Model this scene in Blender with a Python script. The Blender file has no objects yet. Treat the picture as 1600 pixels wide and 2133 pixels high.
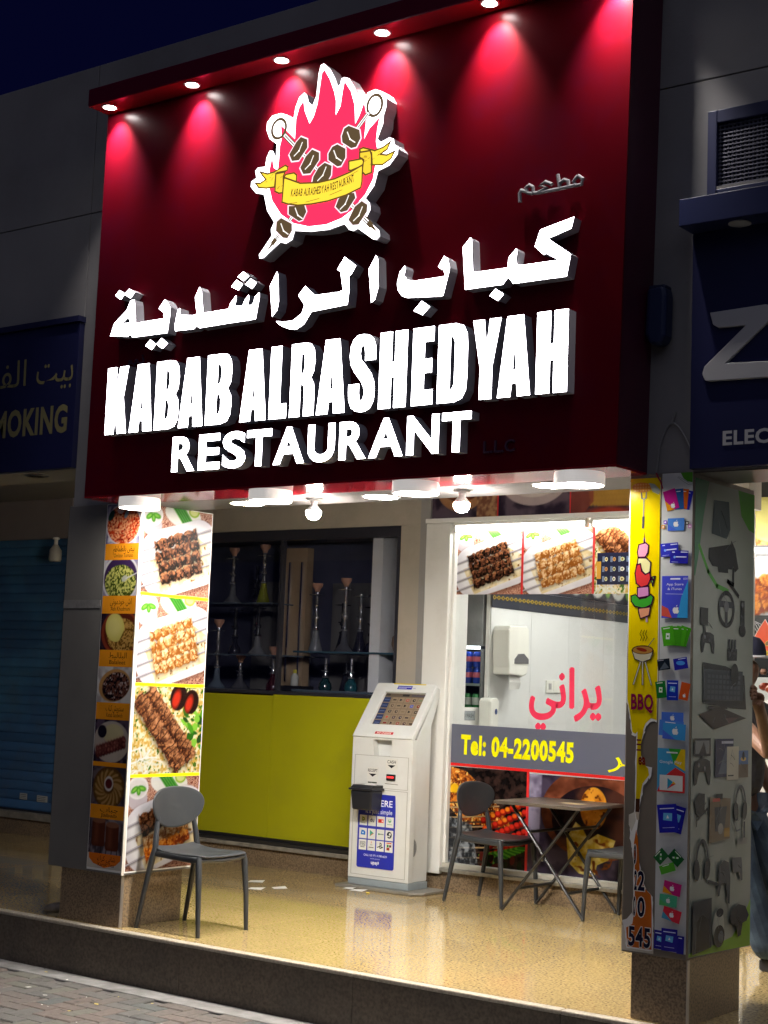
import bpy, math, random, unicodedata
import numpy as np
from mathutils import Vector, Matrix
from mathutils.geometry import tessellate_polygon

random.seed(7)
scene = bpy.context.scene
COL = scene.collection
R = math.radians

# ------------------------------------------------------------------ camera
cam_d = bpy.data.cameras.new('camera')
cam = bpy.data.objects.new('camera', cam_d)
COL.objects.link(cam)
_y, _p, _r = R(36.51), R(6.43), R(2.184)
_f = Vector((-math.sin(_y) * math.cos(_p), math.cos(_y) * math.cos(_p), math.sin(_p)))
_rt = Vector((math.cos(_y), math.sin(_y), 0))
_up = _rt.cross(_f)
_r2 = _rt * math.cos(_r) + _up * math.sin(_r)
_u2 = _up * math.cos(_r) - _rt * math.sin(_r)
cam.matrix_world = Matrix(((_r2.x, _u2.x, -_f.x, 5.0), (_r2.y, _u2.y, -_f.y, -6.4), (_r2.z, _u2.z, -_f.z, 1.45), (0, 0, 0, 1)))
cam_d.sensor_fit = 'HORIZONTAL'
cam_d.sensor_width = 36
cam_d.lens = 72.0
cam_d.clip_end = 500
scene.camera = cam

# ------------------------------------------------------------------ night sky, street glow, exposure
world = bpy.data.worlds.new('World')
scene.world = world
world.use_nodes = True
wn = world.node_tree.nodes
bg = wn['Background']
bg.inputs[0].default_value = (0.06, 0.08, 0.75, 1)
bg.inputs[1].default_value = 0.013
sun_d = bpy.data.lights.new('street_glow', 'SUN')
sun_d.energy = 0.20
sun_d.angle = R(70)
sun_d.color = (0.80, 0.82, 1.0)
sun = bpy.data.objects.new('street_glow', sun_d)
COL.objects.link(sun)
sun.rotation_euler = (R(34), R(20), 0)
sun.location = (0, -8, 12)
vs = scene.view_settings
vs.view_transform = 'Standard'
vs.look = 'None'
vs.exposure = 0.5
vs.gamma = 1.0
vs.use_curve_mapping = False
cy = scene.cycles
cy.max_bounces = 6
cy.diffuse_bounces = 2
cy.glossy_bounces = 3
cy.transmission_bounces = 4
cy.transparent_max_bounces = 8
cy.sample_clamp_indirect = 6.0
cy.caustics_reflective = False
cy.caustics_refractive = False
cy.use_denoising = True

# ------------------------------------------------------------------ helpers
def lin(c):
    if isinstance(c, str):
        c = tuple(int(c[i:i + 2], 16) / 255 for i in (0, 2, 4))
    return tuple(x / 12.92 if x <= 0.04045 else ((x + 0.055) / 1.055) ** 2.4 for x in c[:3])

MATS = {}
def mat(name, col, rough=0.6, metal=0.0, noise=None, bump=None, spec=0.5, coat=0.0, dirt=None, vary=0.0):
    """noise = (scale, second colour, detail, lo, hi); bump = (scale, strength); dirt = (scale, colour, amount)"""
    if name in MATS:
        return MATS[name]
    m = bpy.data.materials.new(name)
    m.use_nodes = True
    nt = m.node_tree
    n, l = nt.nodes, nt.links
    b = n['Principled BSDF']
    b.inputs['Roughness'].default_value = rough
    b.inputs['Metallic'].default_value = metal
    b.inputs['Specular IOR Level'].default_value = spec
    b.inputs['Coat Weight'].default_value = coat
    b.inputs['Base Color'].default_value = (*col, 1)
    geo = n.new('ShaderNodeNewGeometry')
    src = None
    if noise:
        t = n.new('ShaderNodeTexNoise')
        t.inputs['Scale'].default_value = noise[0]
        t.inputs['Detail'].default_value = noise[2] if len(noise) > 2 else 4
        l.new(geo.outputs['Position'], t.inputs['Vector'])
        r = n.new('ShaderNodeValToRGB')
        r.color_ramp.elements[0].position = noise[3] if len(noise) > 3 else 0.35
        r.color_ramp.elements[1].position = noise[4] if len(noise) > 4 else 0.65
        r.color_ramp.elements[0].color = (*col, 1)
        r.color_ramp.elements[1].color = (*noise[1], 1)
        l.new(t.outputs['Fac'], r.inputs['Fac'])
        src = r.outputs['Color']
    if vary:
        oi = n.new('ShaderNodeObjectInfo')
        hs = n.new('ShaderNodeHueSaturation')
        mr = n.new('ShaderNodeMapRange')
        mr.inputs['To Min'].default_value = 1 - vary
        mr.inputs['To Max'].default_value = 1 + vary
        l.new(oi.outputs['Random'], mr.inputs['Value'])
        l.new(mr.outputs['Result'], hs.inputs['Value'])
        if src:
            l.new(src, hs.inputs['Color'])
        else:
            hs.inputs['Color'].default_value = (*col, 1)
        src = hs.outputs['Color']
    if dirt:
        t = n.new('ShaderNodeTexNoise')
        t.inputs['Scale'].default_value = dirt[0]
        t.inputs['Detail'].default_value = 8
        t.inputs['Roughness'].default_value = 0.7
        l.new(geo.outputs['Position'], t.inputs['Vector'])
        mr = n.new('ShaderNodeMapRange')
        mr.inputs['From Min'].default_value = 0.48
        mr.inputs['From Max'].default_value = 0.75
        mr.inputs['To Max'].default_value = dirt[2]
        l.new(t.outputs['Fac'], mr.inputs['Value'])
        mx = n.new('ShaderNodeMix')
        mx.data_type = 'RGBA'
        l.new(mr.outputs['Result'], mx.inputs['Factor'])
        if src:
            l.new(src, mx.inputs['A'])
        else:
            mx.inputs['A'].default_value = (*col, 1)
        mx.inputs['B'].default_value = (*dirt[1], 1)
        src = mx.outputs['Result']
    if src:
        l.new(src, b.inputs['Base Color'])
    if bump:
        t = n.new('ShaderNodeTexNoise')
        t.inputs['Scale'].default_value = bump[0]
        t.inputs['Detail'].default_value = 6
        l.new(geo.outputs['Position'], t.inputs['Vector'])
        bp = n.new('ShaderNodeBump')
        bp.inputs['Strength'].default_value = bump[1]
        bp.inputs['Distance'].default_value = 0.004
        l.new(t.outputs['Fac'], bp.inputs['Height'])
        l.new(bp.outputs['Normal'], b.inputs['Normal'])
    MATS[name] = m
    return m

def emit(name, col, strength):
    if name in MATS:
        return MATS[name]
    m = bpy.data.materials.new(name)
    m.use_nodes = True
    b = m.node_tree.nodes['Principled BSDF']
    b.inputs['Base Color'].default_value = (*[min(1, c) * 0.8 for c in col], 1)
    b.inputs['Emission Color'].default_value = (*col, 1)
    b.inputs['Emission Strength'].default_value = strength
    b.inputs['Roughness'].default_value = 0.3
    MATS[name] = m
    return m

def print_mat(name, rough=0.35, emission=0.0, coat=0.0):
    """flat print: colour comes from the 'Col' attribute of the printed sheet, with a faint paper grain"""
    if name in MATS:
        return MATS[name]
    m = bpy.data.materials.new(name)
    m.use_nodes = True
    n, l = m.node_tree.nodes, m.node_tree.links
    b = n['Principled BSDF']
    a = n.new('ShaderNodeAttribute')
    a.attribute_name = 'Col'
    t = n.new('ShaderNodeTexNoise')
    t.inputs['Scale'].default_value = 9
    t.inputs['Detail'].default_value = 6
    g = n.new('ShaderNodeNewGeometry')
    l.new(g.outputs['Position'], t.inputs['Vector'])
    mr = n.new('ShaderNodeMapRange')
    mr.inputs['To Min'].default_value = 0.82
    mr.inputs['To Max'].default_value = 1.12
    l.new(t.outputs['Fac'], mr.inputs['Value'])
    h = n.new('ShaderNodeHueSaturation')
    l.new(a.outputs['Color'], h.inputs['Color'])
    l.new(mr.outputs['Result'], h.inputs['Value'])
    l.new(h.outputs['Color'], b.inputs['Base Color'])
    b.inputs['Roughness'].default_value = rough
    b.inputs['Specular IOR Level'].default_value = 0.22
    b.inputs['Coat Weight'].default_value = coat
    if emission:
        l.new(a.outputs['Color'], b.inputs['Emission Color'])
        b.inputs['Emission Strength'].default_value = emission
    MATS[name] = m
    return m

def glass(name, tint=(0.9, 0.95, 0.93), refl=0.9):
    if name in MATS:
        return MATS[name]
    m = bpy.data.materials.new(name)
    m.use_nodes = True
    n, l = m.node_tree.nodes, m.node_tree.links
    n.remove(n['Principled BSDF'])
    tr = n.new('ShaderNodeBsdfTransparent')
    tr.inputs[0].default_value = (*tint, 1)
    gl = n.new('ShaderNodeBsdfGlossy')
    gl.inputs['Roughness'].default_value = 0.02
    gl.inputs['Color'].default_value = (refl, refl, refl, 1)
    lw = n.new('ShaderNodeLayerWeight')
    lw.inputs['Blend'].default_value = 0.5
    pw = n.new('ShaderNodeMath'); pw.operation = 'POWER'; pw.inputs[1].default_value = 4.0
    l.new(lw.outputs['Facing'], pw.inputs[0])
    fr = n.new('ShaderNodeMapRange')
    fr.inputs['To Min'].default_value = 0.035
    fr.inputs['To Max'].default_value = 0.9
    l.new(pw.outputs[0], fr.inputs['Value'])
    mx = n.new('ShaderNodeMixShader')
    l.new(fr.outputs[0], mx.inputs[0])
    l.new(tr.outputs[0], mx.inputs[1])
    l.new(gl.outputs[0], mx.inputs[2])
    l.new(mx.outputs[0], n['Material Output'].inputs['Surface'])
    MATS[name] = m
    return m

def link(o, parent=None):
    COL.objects.link(o)
    if parent is not None:
        o.parent = parent
        if parent.type == 'EMPTY' and 'world' in parent:      # parts are given in world metres
            o.location = -Vector(parent.location)
    return o

def tag(o, label, cat, group=None):
    o['label'] = label
    o['category'] = cat
    if group:
        o['group'] = group
    return o

def thing(name, label, cat, loc=(0, 0, 0), group=None, world=True, rz=0):
    o = bpy.data.objects.new(name, None)
    o.location = loc
    o.rotation_euler = (0, 0, rz)
    o.empty_display_size = 0.1
    COL.objects.link(o)
    if world:
        o['world'] = 1
    return tag(o, label, cat, group)

def copy_tree(o, parent=None):
    c = o.copy()
    COL.objects.link(c)
    if parent is not None:
        c.parent = parent
    for ch in list(o.children):
        copy_tree(ch, c)
    return c

class Frame:
    def __init__(s, o, u, v, n):
        s.o, s.u, s.v, s.n = Vector(o), Vector(u), Vector(v), Vector(n)
    def p(s, a, b, c=0.0):
        return s.o + s.u * a + s.v * b + s.n * c
def FACE(y, x=0, z=0):
    return Frame((x, y, z), (1, 0, 0), (0, 0, 1), (0, -1, 0))
def SIDE(x, y=0, z=0):
    return Frame((x, y, z), (0, 1, 0), (0, 0, 1), (1, 0, 0))
def FLAT(z):
    return Frame((0, 0, z), (1, 0, 0), (0, 1, 0), (0, 0, 1))

def tess(loops):
    fl = [[Vector((a, b, 0)) for a, b in lp] for lp in loops]
    tris = tessellate_polygon(fl)
    pts = [p for lp in loops for p in lp]
    out = []
    for t in tris:
        (ax, ay), (bx, by), (cx, cy_) = (pts[i] for i in t)
        if (bx - ax) * (cy_ - ay) - (by - ay) * (cx - ax) < 0:
            t = (t[0], t[2], t[1])
        out.append(tuple(t))
    return pts, out

def area2(lp):
    return sum(lp[i][0] * lp[(i + 1) % len(lp)][1] - lp[(i + 1) % len(lp)][0] * lp[i][1] for i in range(len(lp)))

class MB:
    def __init__(s):
        s.v, s.f, s.m = [], [], []
    def box(s, x0, x1, y0, y1, z0, z1, m=0):
        b = len(s.v)
        s.v += [(x, y, z) for z in (z0, z1) for y in (y0, y1) for x in (x0, x1)]
        for q in ((0, 2, 3, 1), (4, 5, 7, 6), (0, 1, 5, 4), (2, 6, 7, 3), (0, 4, 6, 2), (1, 3, 7, 5)):
            s.f.append(tuple(b + i for i in q))
            s.m.append(m)
        return s
    def prism(s, loops, fr, d0, d1, mf=0, ms=0):
        """loops[0] outline, the others holes; back at height d0 over the frame, front at d1"""
        lp = [list(q) for q in loops]
        if area2(lp[0]) < 0:
            lp[0].reverse()
        for q in lp[1:]:
            if area2(q) > 0:
                q.reverse()
        pts, tris = tess(lp)
        b = len(s.v)
        k = len(pts)
        s.v += [tuple(fr.p(x, y, d0)) for x, y in pts] + [tuple(fr.p(x, y, d1)) for x, y in pts]
        for t in tris:
            s.f.append((b + t[0], b + t[2], b + t[1])); s.m.append(ms)
            s.f.append((b + k + t[0], b + k + t[1], b + k + t[2])); s.m.append(mf)
        o = 0
        for q in lp:
            for i in range(len(q)):
                j = (i + 1) % len(q)
                s.f.append((b + o + i, b + o + j, b + k + o + j, b + k + o + i)); s.m.append(ms)
            o += len(q)
        return s
    def tube(s, path, r, n=8, m=0, cap=True, flat=1.0):
        path = [Vector(p) for p in path]
        rs = r if isinstance(r, (list, tuple)) else [r] * len(path)
        b = len(s.v)
        up = Vector((0, 0, 1))
        d0 = (path[1] - path[0]).normalized()
        a = d0.cross(up)
        if a.length < 1e-3:
            a = Vector((1, 0, 0))
        a.normalize()
        for i, p in enumerate(path):
            d = (path[min(i + 1, len(path) - 1)] - path[max(i - 1, 0)]).normalized()
            a = (a - d * a.dot(d)).normalized()
            c = d.cross(a)
            for k in range(n):
                t = 2 * math.pi * k / n
                s.v.append(tuple(p + (a * math.cos(t) + c * math.sin(t) * flat) * rs[i]))
        for i in range(len(path) - 1):
            for k in range(n):
                k2 = (k + 1) % n
                s.f.append((b + i * n + k, b + i * n + k2, b + (i + 1) * n + k2, b + (i + 1) * n + k)); s.m.append(m)
        if cap:
            s.f.append(tuple(b + k for k in reversed(range(n)))); s.m.append(m)
            e = b + (len(path) - 1) * n
            s.f.append(tuple(e + k for k in range(n))); s.m.append(m)
        return s
    def lathe(s, prof, c=(0, 0, 0), n=16, m=0):
        b = len(s.v)
        for r, z in prof:
            for k in range(n):
                t = 2 * math.pi * k / n
                s.v.append((c[0] + r * math.cos(t), c[1] + r * math.sin(t), c[2] + z))
        for i in range(len(prof) - 1):
            for k in range(n):
                k2 = (k + 1) % n
                s.f.append((b + i * n + k, b + i * n + k2, b + (i + 1) * n + k2, b + (i + 1) * n + k)); s.m.append(m)
        s.f.append(tuple(b + k for k in reversed(range(n)))); s.m.append(m)
        e = b + (len(prof) - 1) * n
        s.f.append(tuple(e + k for k in range(n))); s.m.append(m)
        return s
    def mesh(s, name, mats, smooth=False):
        me = bpy.data.meshes.new(name)
        me.from_pydata(s.v, [], s.f)
        for m in (mats if isinstance(mats, (list, tuple)) else [mats]):
            me.materials.append(m)
        me.polygons.foreach_set('material_index', s.m)
        if smooth:
            me.polygons.foreach_set('use_smooth', [True] * len(s.f))
            try:
                me.set_sharp_from_angle(angle=R(40))
            except Exception:
                pass
        me.update()
        return me
    def build(s, name, mats, parent=None, smooth=False, bevel=0.0, seg=2):
        o = bpy.data.objects.new(name, s.mesh(name, mats, smooth))
        link(o, parent)
        if bevel:
            bv = o.modifiers.new('bevel', 'BEVEL')
            bv.width = bevel
            bv.segments = seg
            bv.limit_method = 'ANGLE'
            bv.angle_limit = R(40)
        return o

def box(name, x0, x1, y0, y1, z0, z1, m, parent=None, bevel=0.0):
    return MB().box(x0, x1, y0, y1, z0, z1).build(name, m, parent, bevel=bevel)
def structure(o):
    o['kind'] = 'structure'
    return o

# ---- lettering: glyph outlines of the built-in font
AF = {}
for _c in range(0xFE70, 0xFEFD):
    _d = unicodedata.decomposition(chr(_c)).split()
    if len(_d) == 2:
        AF[(chr(int(_d[1], 16)), _d[0][1:-1])] = chr(_c)
def arabic(s):
    out, stop = [], set('اأدذرزوة ى.')
    for i, ch in enumerate(s):
        pj = i > 0 and s[i - 1] not in stop and (s[i - 1], 'initial') in AF and (ch, 'final') in AF
        nj = i < len(s) - 1 and ch not in stop and (ch, 'initial') in AF and (s[i + 1], 'final') in AF
        k = ('final' if pj else 'isolated') if not nj else ('medial' if pj else 'initial')
        out.append(AF.get((ch, k), ch))
    return ''.join(reversed(out))
_tc = {}
def glyphs(s, bold=0.0, ext=0.0, res=3):
    key = (s, bold, ext)
    if key in _tc:
        return _tc[key]
    cu = bpy.data.curves.new('lettering', 'FONT')
    cu.body = s
    cu.offset = bold
    cu.extrude = ext
    cu.resolution_u = res
    cu.space_character = 1.0 + bold * 2.2
    o = bpy.data.objects.new('lettering', cu)
    COL.objects.link(o)
    me = o.evaluated_get(bpy.context.evaluated_depsgraph_get()).to_mesh()
    vs_ = [tuple(v.co) for v in me.vertices]
    fs = [(tuple(p.vertices), p.normal.z) for p in me.polygons]
    bpy.data.objects.remove(o)
    bpy.data.curves.remove(cu)
    xs = [v[0] for v in vs_]; ys = [v[1] for v in vs_]
    r = (vs_, fs, (min(xs), max(xs), min(ys), max(ys)))
    _tc[key] = r
    return r

class Print:
    """a printed sheet: flat coloured shapes a hair above one another on one plane"""
    def __init__(s, fr, base=0.001, step=0.00006):
        s.fr, s.h, s.step = fr, base, step
        s.v, s.f, s.c = [], [], []
    def poly(s, pts, col, holes=()):
        col = lin(col)
        p, t = tess([pts, *holes])
        b = len(s.v)
        s.v += [tuple(s.fr.p(x, y, s.h)) for x, y in p]
        for q in t:
            s.f.append(tuple(b + i for i in q)); s.c.append(col)
        s.h += s.step
        return s
    def rect(s, x0, y0, x1, y1, col, rot=0.0):
        cx, cy_ = (x0 + x1) / 2, (y0 + y1) / 2
        c, n = math.cos(rot), math.sin(rot)
        return s.poly([(cx + (x - cx) * c - (y - cy_) * n, cy_ + (x - cx) * n + (y - cy_) * c) for x, y in ((x0, y0), (x1, y0), (x1, y1), (x0, y1))], col)
    def ell(s, x, y, rx, ry, col, n=18, rot=0.0, a0=0.0, a1=2 * math.pi):
        pts = []
        k = n if a1 - a0 > 6.2 else n + 1
        for i in range(k):
            t = a0 + (a1 - a0) * i / n
            a, b = rx * math.cos(t), ry * math.sin(t)
            pts.append((x + a * math.cos(rot) - b * math.sin(rot), y + a * math.sin(rot) + b * math.cos(rot)))
        return s.poly(pts, col)
    def line(s, pts, w, col):
        col = lin(col)
        for (x0, y0), (x1, y1) in zip(pts[:-1], pts[1:]):
            d = math.hypot(x1 - x0, y1 - y0) or 1e-6
            ux, uy = (x1 - x0) / d * w / 2, (y1 - y0) / d * w / 2
            b = len(s.v)
            for q in ((x0 - ux + uy, y0 - uy - ux), (x1 + ux + uy, y1 + uy - ux), (x1 + ux - uy, y1 + uy + ux), (x0 - ux - uy, y0 - uy + ux)):
                s.v.append(tuple(s.fr.p(q[0], q[1], s.h)))
            s.f.append((b, b + 1, b + 2, b + 3)); s.c.append(col)
        s.h += s.step
        return s
    def outline(s, pts, col, edge, w):
        c = (sum(p[0] for p in pts) / len(pts), sum(p[1] for p in pts) / len(pts))
        s.poly(pts, col)
        s.line(list(pts) + [pts[0]], w, edge)
        return s
    def text(s, t, x, y, h, col, width=None, align='c', bold=0.0, rot=0.0):
        """cap height h; x,y = baseline point"""
        vs_, fs, (x0, x1, y0, y1) = glyphs(t, bold)
        k = h / 0.70
        kx = k if width is None else width / (x1 - x0)
        off = {'c': -(x0 + x1) / 2, 'l': -x0, 'r': -x1}[align]
        col = lin(col)
        b = len(s.v)
        c, n = math.cos(rot), math.sin(rot)
        for vx, vy, vz in vs_:
            a, d = (vx + off) * kx, vy * k
            s.v.append(tuple(s.fr.p(x + a * c - d * n, y + a * n + d * c, s.h)))
        for q, nz in fs:
            s.f.append(tuple(b + i for i in q)); s.c.append(col)
        s.h += s.step
        return s
    def build(s, name, m, parent=None):
        me = bpy.data.meshes.new(name)
        me.from_pydata(s.v, [], s.f)
        at = me.attributes.new('Col', 'FLOAT_COLOR', 'CORNER')
        buf = []
        for q, c in zip(s.f, s.c):
            buf += [c[0], c[1], c[2], 1.0] * len(q)
        at.data.foreach_set('color', buf)
        me.materials.append(m)
        o = bpy.data.objects.new(name, me)
        return link(o, parent)

# ---- photographic prints, painted as a fine grid of coloured points
class Cv:
    def __init__(s, w, h, col, seed=1):
        s.w, s.h = w, h
        s.a = np.empty((h, w, 3), np.float32)
        s.a[:] = s.c(col)
        s.Y, s.X = np.mgrid[0:h, 0:w].astype(np.float32)
        s.X = s.X / (w - 1)
        s.Y = s.Y / (w - 1)                     # same unit both ways: picture width = 1
        s.H = (h - 1) / (w - 1)
        s.rng = np.random.default_rng(seed)
        s.px = 1.0 / w
    @staticmethod
    def c(col):
        if isinstance(col, str):
            return np.array([int(col[i:i + 2], 16) / 255 for i in (0, 2, 4)], np.float32)
        return np.array(col, np.float32)
    def noise(s, scale, oct=3):
        out = np.zeros_like(s.X); amp, tot = 1.0, 0.0
        for o in range(oct):
            n = max(2, int(scale * 2 ** o)); nh = max(2, int(n * s.H) + 2)
            g = s.rng.random((nh + 2, n + 2)).astype(np.float32)
            fx, fy = s.X * n, s.Y * n
            ix, iy = np.minimum(fx.astype(int), n), np.minimum(fy.astype(int), nh)
            tx, ty = fx - ix, fy - iy
            tx, ty = tx * tx * (3 - 2 * tx), ty * ty * (3 - 2 * ty)
            v = (g[iy, ix] * (1 - tx) + g[iy, ix + 1] * tx) * (1 - ty) + (g[iy + 1, ix] * (1 - tx) + g[iy + 1, ix + 1] * tx) * ty
            out += v * amp; tot += amp; amp *= 0.55
        return out / tot
    def put(s, m, col):
        if not isinstance(col, np.ndarray):
            col = s.c(col)
        m = np.clip(m, 0, 1)[..., None]
        s.a = s.a * (1 - m) + col * m
    def ell(s, x, y, rx, ry, rot=0.0, soft=1.2):
        c, n = math.cos(rot), math.sin(rot)
        dx, dy = s.X - x, s.Y - y
        u, v = (dx * c + dy * n) / rx, (-dx * n + dy * c) / ry
        d = np.sqrt(u * u + v * v)
        return np.clip((1 - d) * min(rx, ry) / (s.px * soft) + 0.5, 0, 1)
    def rbox(s, x, y, rx, ry, rad, rot=0.0, soft=1.2):
        c, n = math.cos(rot), math.sin(rot)
        dx, dy = s.X - x, s.Y - y
        u, v = np.abs(dx * c + dy * n) - rx + rad, np.abs(-dx * n + dy * c) - ry + rad
        d = np.hypot(np.maximum(u, 0), np.maximum(v, 0)) + np.minimum(np.maximum(u, v), 0) - rad
        return np.clip(-d / (s.px * soft) + 0.5, 0, 1)
    def poly(s, pts, soft=1.2):
        d = np.full_like(s.X, 1e9); ins = np.zeros(s.X.shape, bool)
        k = len(pts)
        for i in range(k):
            x0, y0 = pts[i]; x1, y1 = pts[(i + 1) % k]
            ex, ey = x1 - x0, y1 - y0
            t = np.clip(((s.X - x0) * ex + (s.Y - y0) * ey) / (ex * ex + ey * ey + 1e-12), 0, 1)
            d = np.minimum(d, np.hypot(s.X - x0 - t * ex, s.Y - y0 - t * ey))
            if abs(ey) > 1e-9:
                c = (s.Y < max(y0, y1)) & (s.Y >= min(y0, y1)) & (s.X < x0 + (s.Y - y0) * ex / ey)
                ins ^= c
        return np.clip(np.where(ins, d, -d) / (s.px * soft) + 0.5, 0, 1)
    def seg(s, x0, y0, x1, y1, w, soft=1.2):
        ex, ey = x1 - x0, y1 - y0
        t = np.clip(((s.X - x0) * ex + (s.Y - y0) * ey) / (ex * ex + ey * ey + 1e-12), 0, 1)
        return np.clip((w / 2 - np.hypot(s.X - x0 - t * ex, s.Y - y0 - t * ey)) / (s.px * soft) + 0.5, 0, 1)
    def mixn(s, a, b, n, lo=0.35, hi=0.65):
        t = np.clip((n - lo) / (hi - lo), 0, 1)[..., None]
        return s.c(a) * (1 - t) + s.c(b) * t
    def band(s, x0, y0, x1, y1, r, pal, step=.09, rough=.35, seed_n=10):
        """grilled meat along a skewer: lumpy outline, dark gaps between pieces, light tops"""
        dark, mid, light = pal
        ex, ey = x1 - x0, y1 - y0
        L = math.hypot(ex, ey); ex, ey = ex / L, ey / L
        u = (s.X - x0) * ex + (s.Y - y0) * ey
        v = -(s.X - x0) * ey + (s.Y - y0) * ex
        n1, n2, n3 = s.noise(seed_n, 2), s.noise(24, 3), s.noise(55, 2)
        ph = s.rng.random() * 3
        gap = np.abs(np.sin(math.pi * (u / step + ph + (n1 - .5) * 1.1)))
        rr_ = r * (1 - rough * .5 + rough * gap ** .6 + (n2 - .5) * .7)
        d = np.maximum(np.abs(v) - rr_, np.maximum(-u, u - L) - r * (.2 + .5 * (n2 - .5)))
        m = np.clip(-d / (s.px * 1.6) + .5, 0, 1)
        sh = np.clip(.5 - v / (2.1 * r), 0, 1)                    # top of the piece is lighter
        t = np.clip(sh * .75 + (n2 - .5) * 1.5 + (n3 - .5) * .9 - (gap < .30) * .8, 0, 1)[..., None]
        col = np.where(t < .5, s.c(dark) * (1 - 2 * t) + s.c(mid) * 2 * t, s.c(mid) * (2 - 2 * t) + s.c(light) * (2 * t - 1))
        s.put(np.clip(-(np.maximum(np.abs(v - r * .35) - r * 1.1, np.maximum(-u, u - L) - r * .3)) / (s.px * 7) + .5, 0, 1) * .45, '20120c')
        s.put(m, col.astype(np.float32))
        s.put(m * np.clip((n3 - .70) * 10, 0, 1) * .8, light)
        s.put(m * np.clip((.30 - n3) * 10, 0, 1) * .7, dark)
    def chunk(s, x, y, rx, ry, rot, pal):
        """one browned lump: dark rim, body, light top"""
        r = s.rng
        dark, mid, light = pal
        s.put(s.ell(x, y + ry * 0.12, rx * 1.08, ry * 1.08, rot, 2), dark)
        s.put(s.ell(x, y, rx * 0.94, ry * 0.9, rot, 3) * 0.95, s.mixn(dark, mid, s.noise(26, 2), 0.25, 0.6))
        s.put(s.ell(x - rx * 0.15, y - ry * 0.25, rx * 0.6, ry * 0.45, rot, 6) * (0.5 + 0.4 * r.random()), light)
        for _ in range(2):
            s.put(s.ell(x + (r.random() - .5) * rx, y + (r.random() - .5) * ry, rx * .22, ry * .2, r.random() * 3, 3) * 0.7, light if r.random() > .5 else dark)

def picture(name, cv, fr, u0, v0, u1, v1, m, parent=None, lift=0.001, gain=0.86):
    """cv covers (u0,v0)-(u1,v1) of the frame, top row at v1"""
    h, w = cv.h, cv.w
    a = np.clip(cv.a, 0, 1)
    a = np.where(a <= 0.04045, a / 12.92, ((a + 0.055) / 1.055) ** 2.4) * gain
    uu = np.linspace(u0, u1, w); vv = np.linspace(v1, v0, h)
    U, V = np.meshgrid(uu, vv)
    P = (np.array(fr.o)[None, None] + U[..., None] * np.array(fr.u) + V[..., None] * np.array(fr.v) + np.array(fr.n) * lift).reshape(-1, 3)
    idx = np.arange(h * w).reshape(h, w)
    q = np.stack([idx[1:, :-1], idx[1:, 1:], idx[:-1, 1:], idx[:-1, :-1]], -1).reshape(-1, 4)
    me = bpy.data.meshes.new(name)
    me.vertices.add(h * w)
    me.vertices.foreach_set('co', P.astype(np.float32).ravel())
    me.loops.add(q.size)
    me.loops.foreach_set('vertex_index', q.astype(np.int32).ravel())
    me.polygons.add(len(q))
    me.polygons.foreach_set('loop_start', np.arange(0, q.size, 4, dtype=np.int32))
    me.update(calc_edges=True)
    at = me.attributes.new('Col', 'FLOAT_COLOR', 'POINT')
    at.data.foreach_set('color', np.concatenate([a.reshape(-1, 3), np.ones((h * w, 1))], 1).astype(np.float32).ravel())
    me.materials.append(m)
    o = bpy.data.objects.new(name, me)
    return link(o, parent)

# ------------------------------------------------------------------ materials
G = {}
G['wall'] = mat('grey_wall_paint', (0.30, 0.29, 0.285), 0.75, noise=(1.3, (0.24, 0.235, 0.235), 6, 0.3, 0.7), bump=(60, 0.15), dirt=(0.8, (0.16, 0.15, 0.14), 0.5))
G['beige'] = mat('beige_wall_paint', (0.46, 0.41, 0.34), 0.7, noise=(2, (0.40, 0.36, 0.30), 5), bump=(70, 0.12), dirt=(1.6, (0.25, 0.22, 0.18), 0.45))
G['soffit'] = mat('grey_soffit_paint', (0.24, 0.23, 0.22), 0.4, noise=(2, (0.2, 0.195, 0.19), 5), dirt=(1.5, (0.2, 0.18, 0.16), 0.5))
G['white'] = mat('white_paint', (0.80, 0.80, 0.77), 0.45, dirt=(3, (0.5, 0.47, 0.4), 0.28), bump=(40, 0.05))
G['redacp'] = mat('red_composite_panel', (0.17, 0.002, 0.008), 0.28, noise=(0.9, (0.13, 0.002, 0.009), 4), coat=0.0, spec=0.2, dirt=(2.5, (0.10, 0.006, 0.03), 0.5))
G['redgloss'] = mat('glossy_red_soffit', (0.30, 0.012, 0.02), 0.10, noise=(2, (0.25, 0.01, 0.02), 4), spec=0.2)
G['granite'] = mat('beige_granite', (0.30, 0.215, 0.13), 0.28, noise=(95, (0.115, 0.08, 0.05), 8, 0.42, 0.66), dirt=(2.2, (0.13, 0.10, 0.07), 0.5))
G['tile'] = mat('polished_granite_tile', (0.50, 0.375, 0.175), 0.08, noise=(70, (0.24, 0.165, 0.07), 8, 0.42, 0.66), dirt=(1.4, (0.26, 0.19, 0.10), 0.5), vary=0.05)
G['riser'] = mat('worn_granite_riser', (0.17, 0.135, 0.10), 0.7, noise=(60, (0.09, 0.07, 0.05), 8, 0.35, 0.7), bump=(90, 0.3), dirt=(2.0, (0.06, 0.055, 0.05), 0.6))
G['edge'] = mat('pale_granite_edge', (0.50, 0.45, 0.37), 0.4, noise=(80, (0.36, 0.31, 0.24), 6))
G['alu'] = mat('brushed_aluminium', (0.55, 0.54, 0.50), 0.38, 0.85, noise=(30, (0.42, 0.41, 0.38), 5), dirt=(5, (0.3, 0.28, 0.25), 0.5))
G['chrome'] = mat('chrome', (0.75, 0.75, 0.76), 0.15, 1.0)
G['black'] = mat('black_metal', (0.015, 0.015, 0.018), 0.4)
G['dark'] = mat('dark_plastic', (0.03, 0.032, 0.038), 0.45)
G['letter_side'] = mat('letter_return_grey', (0.66, 0.66, 0.70), 0.45)
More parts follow.
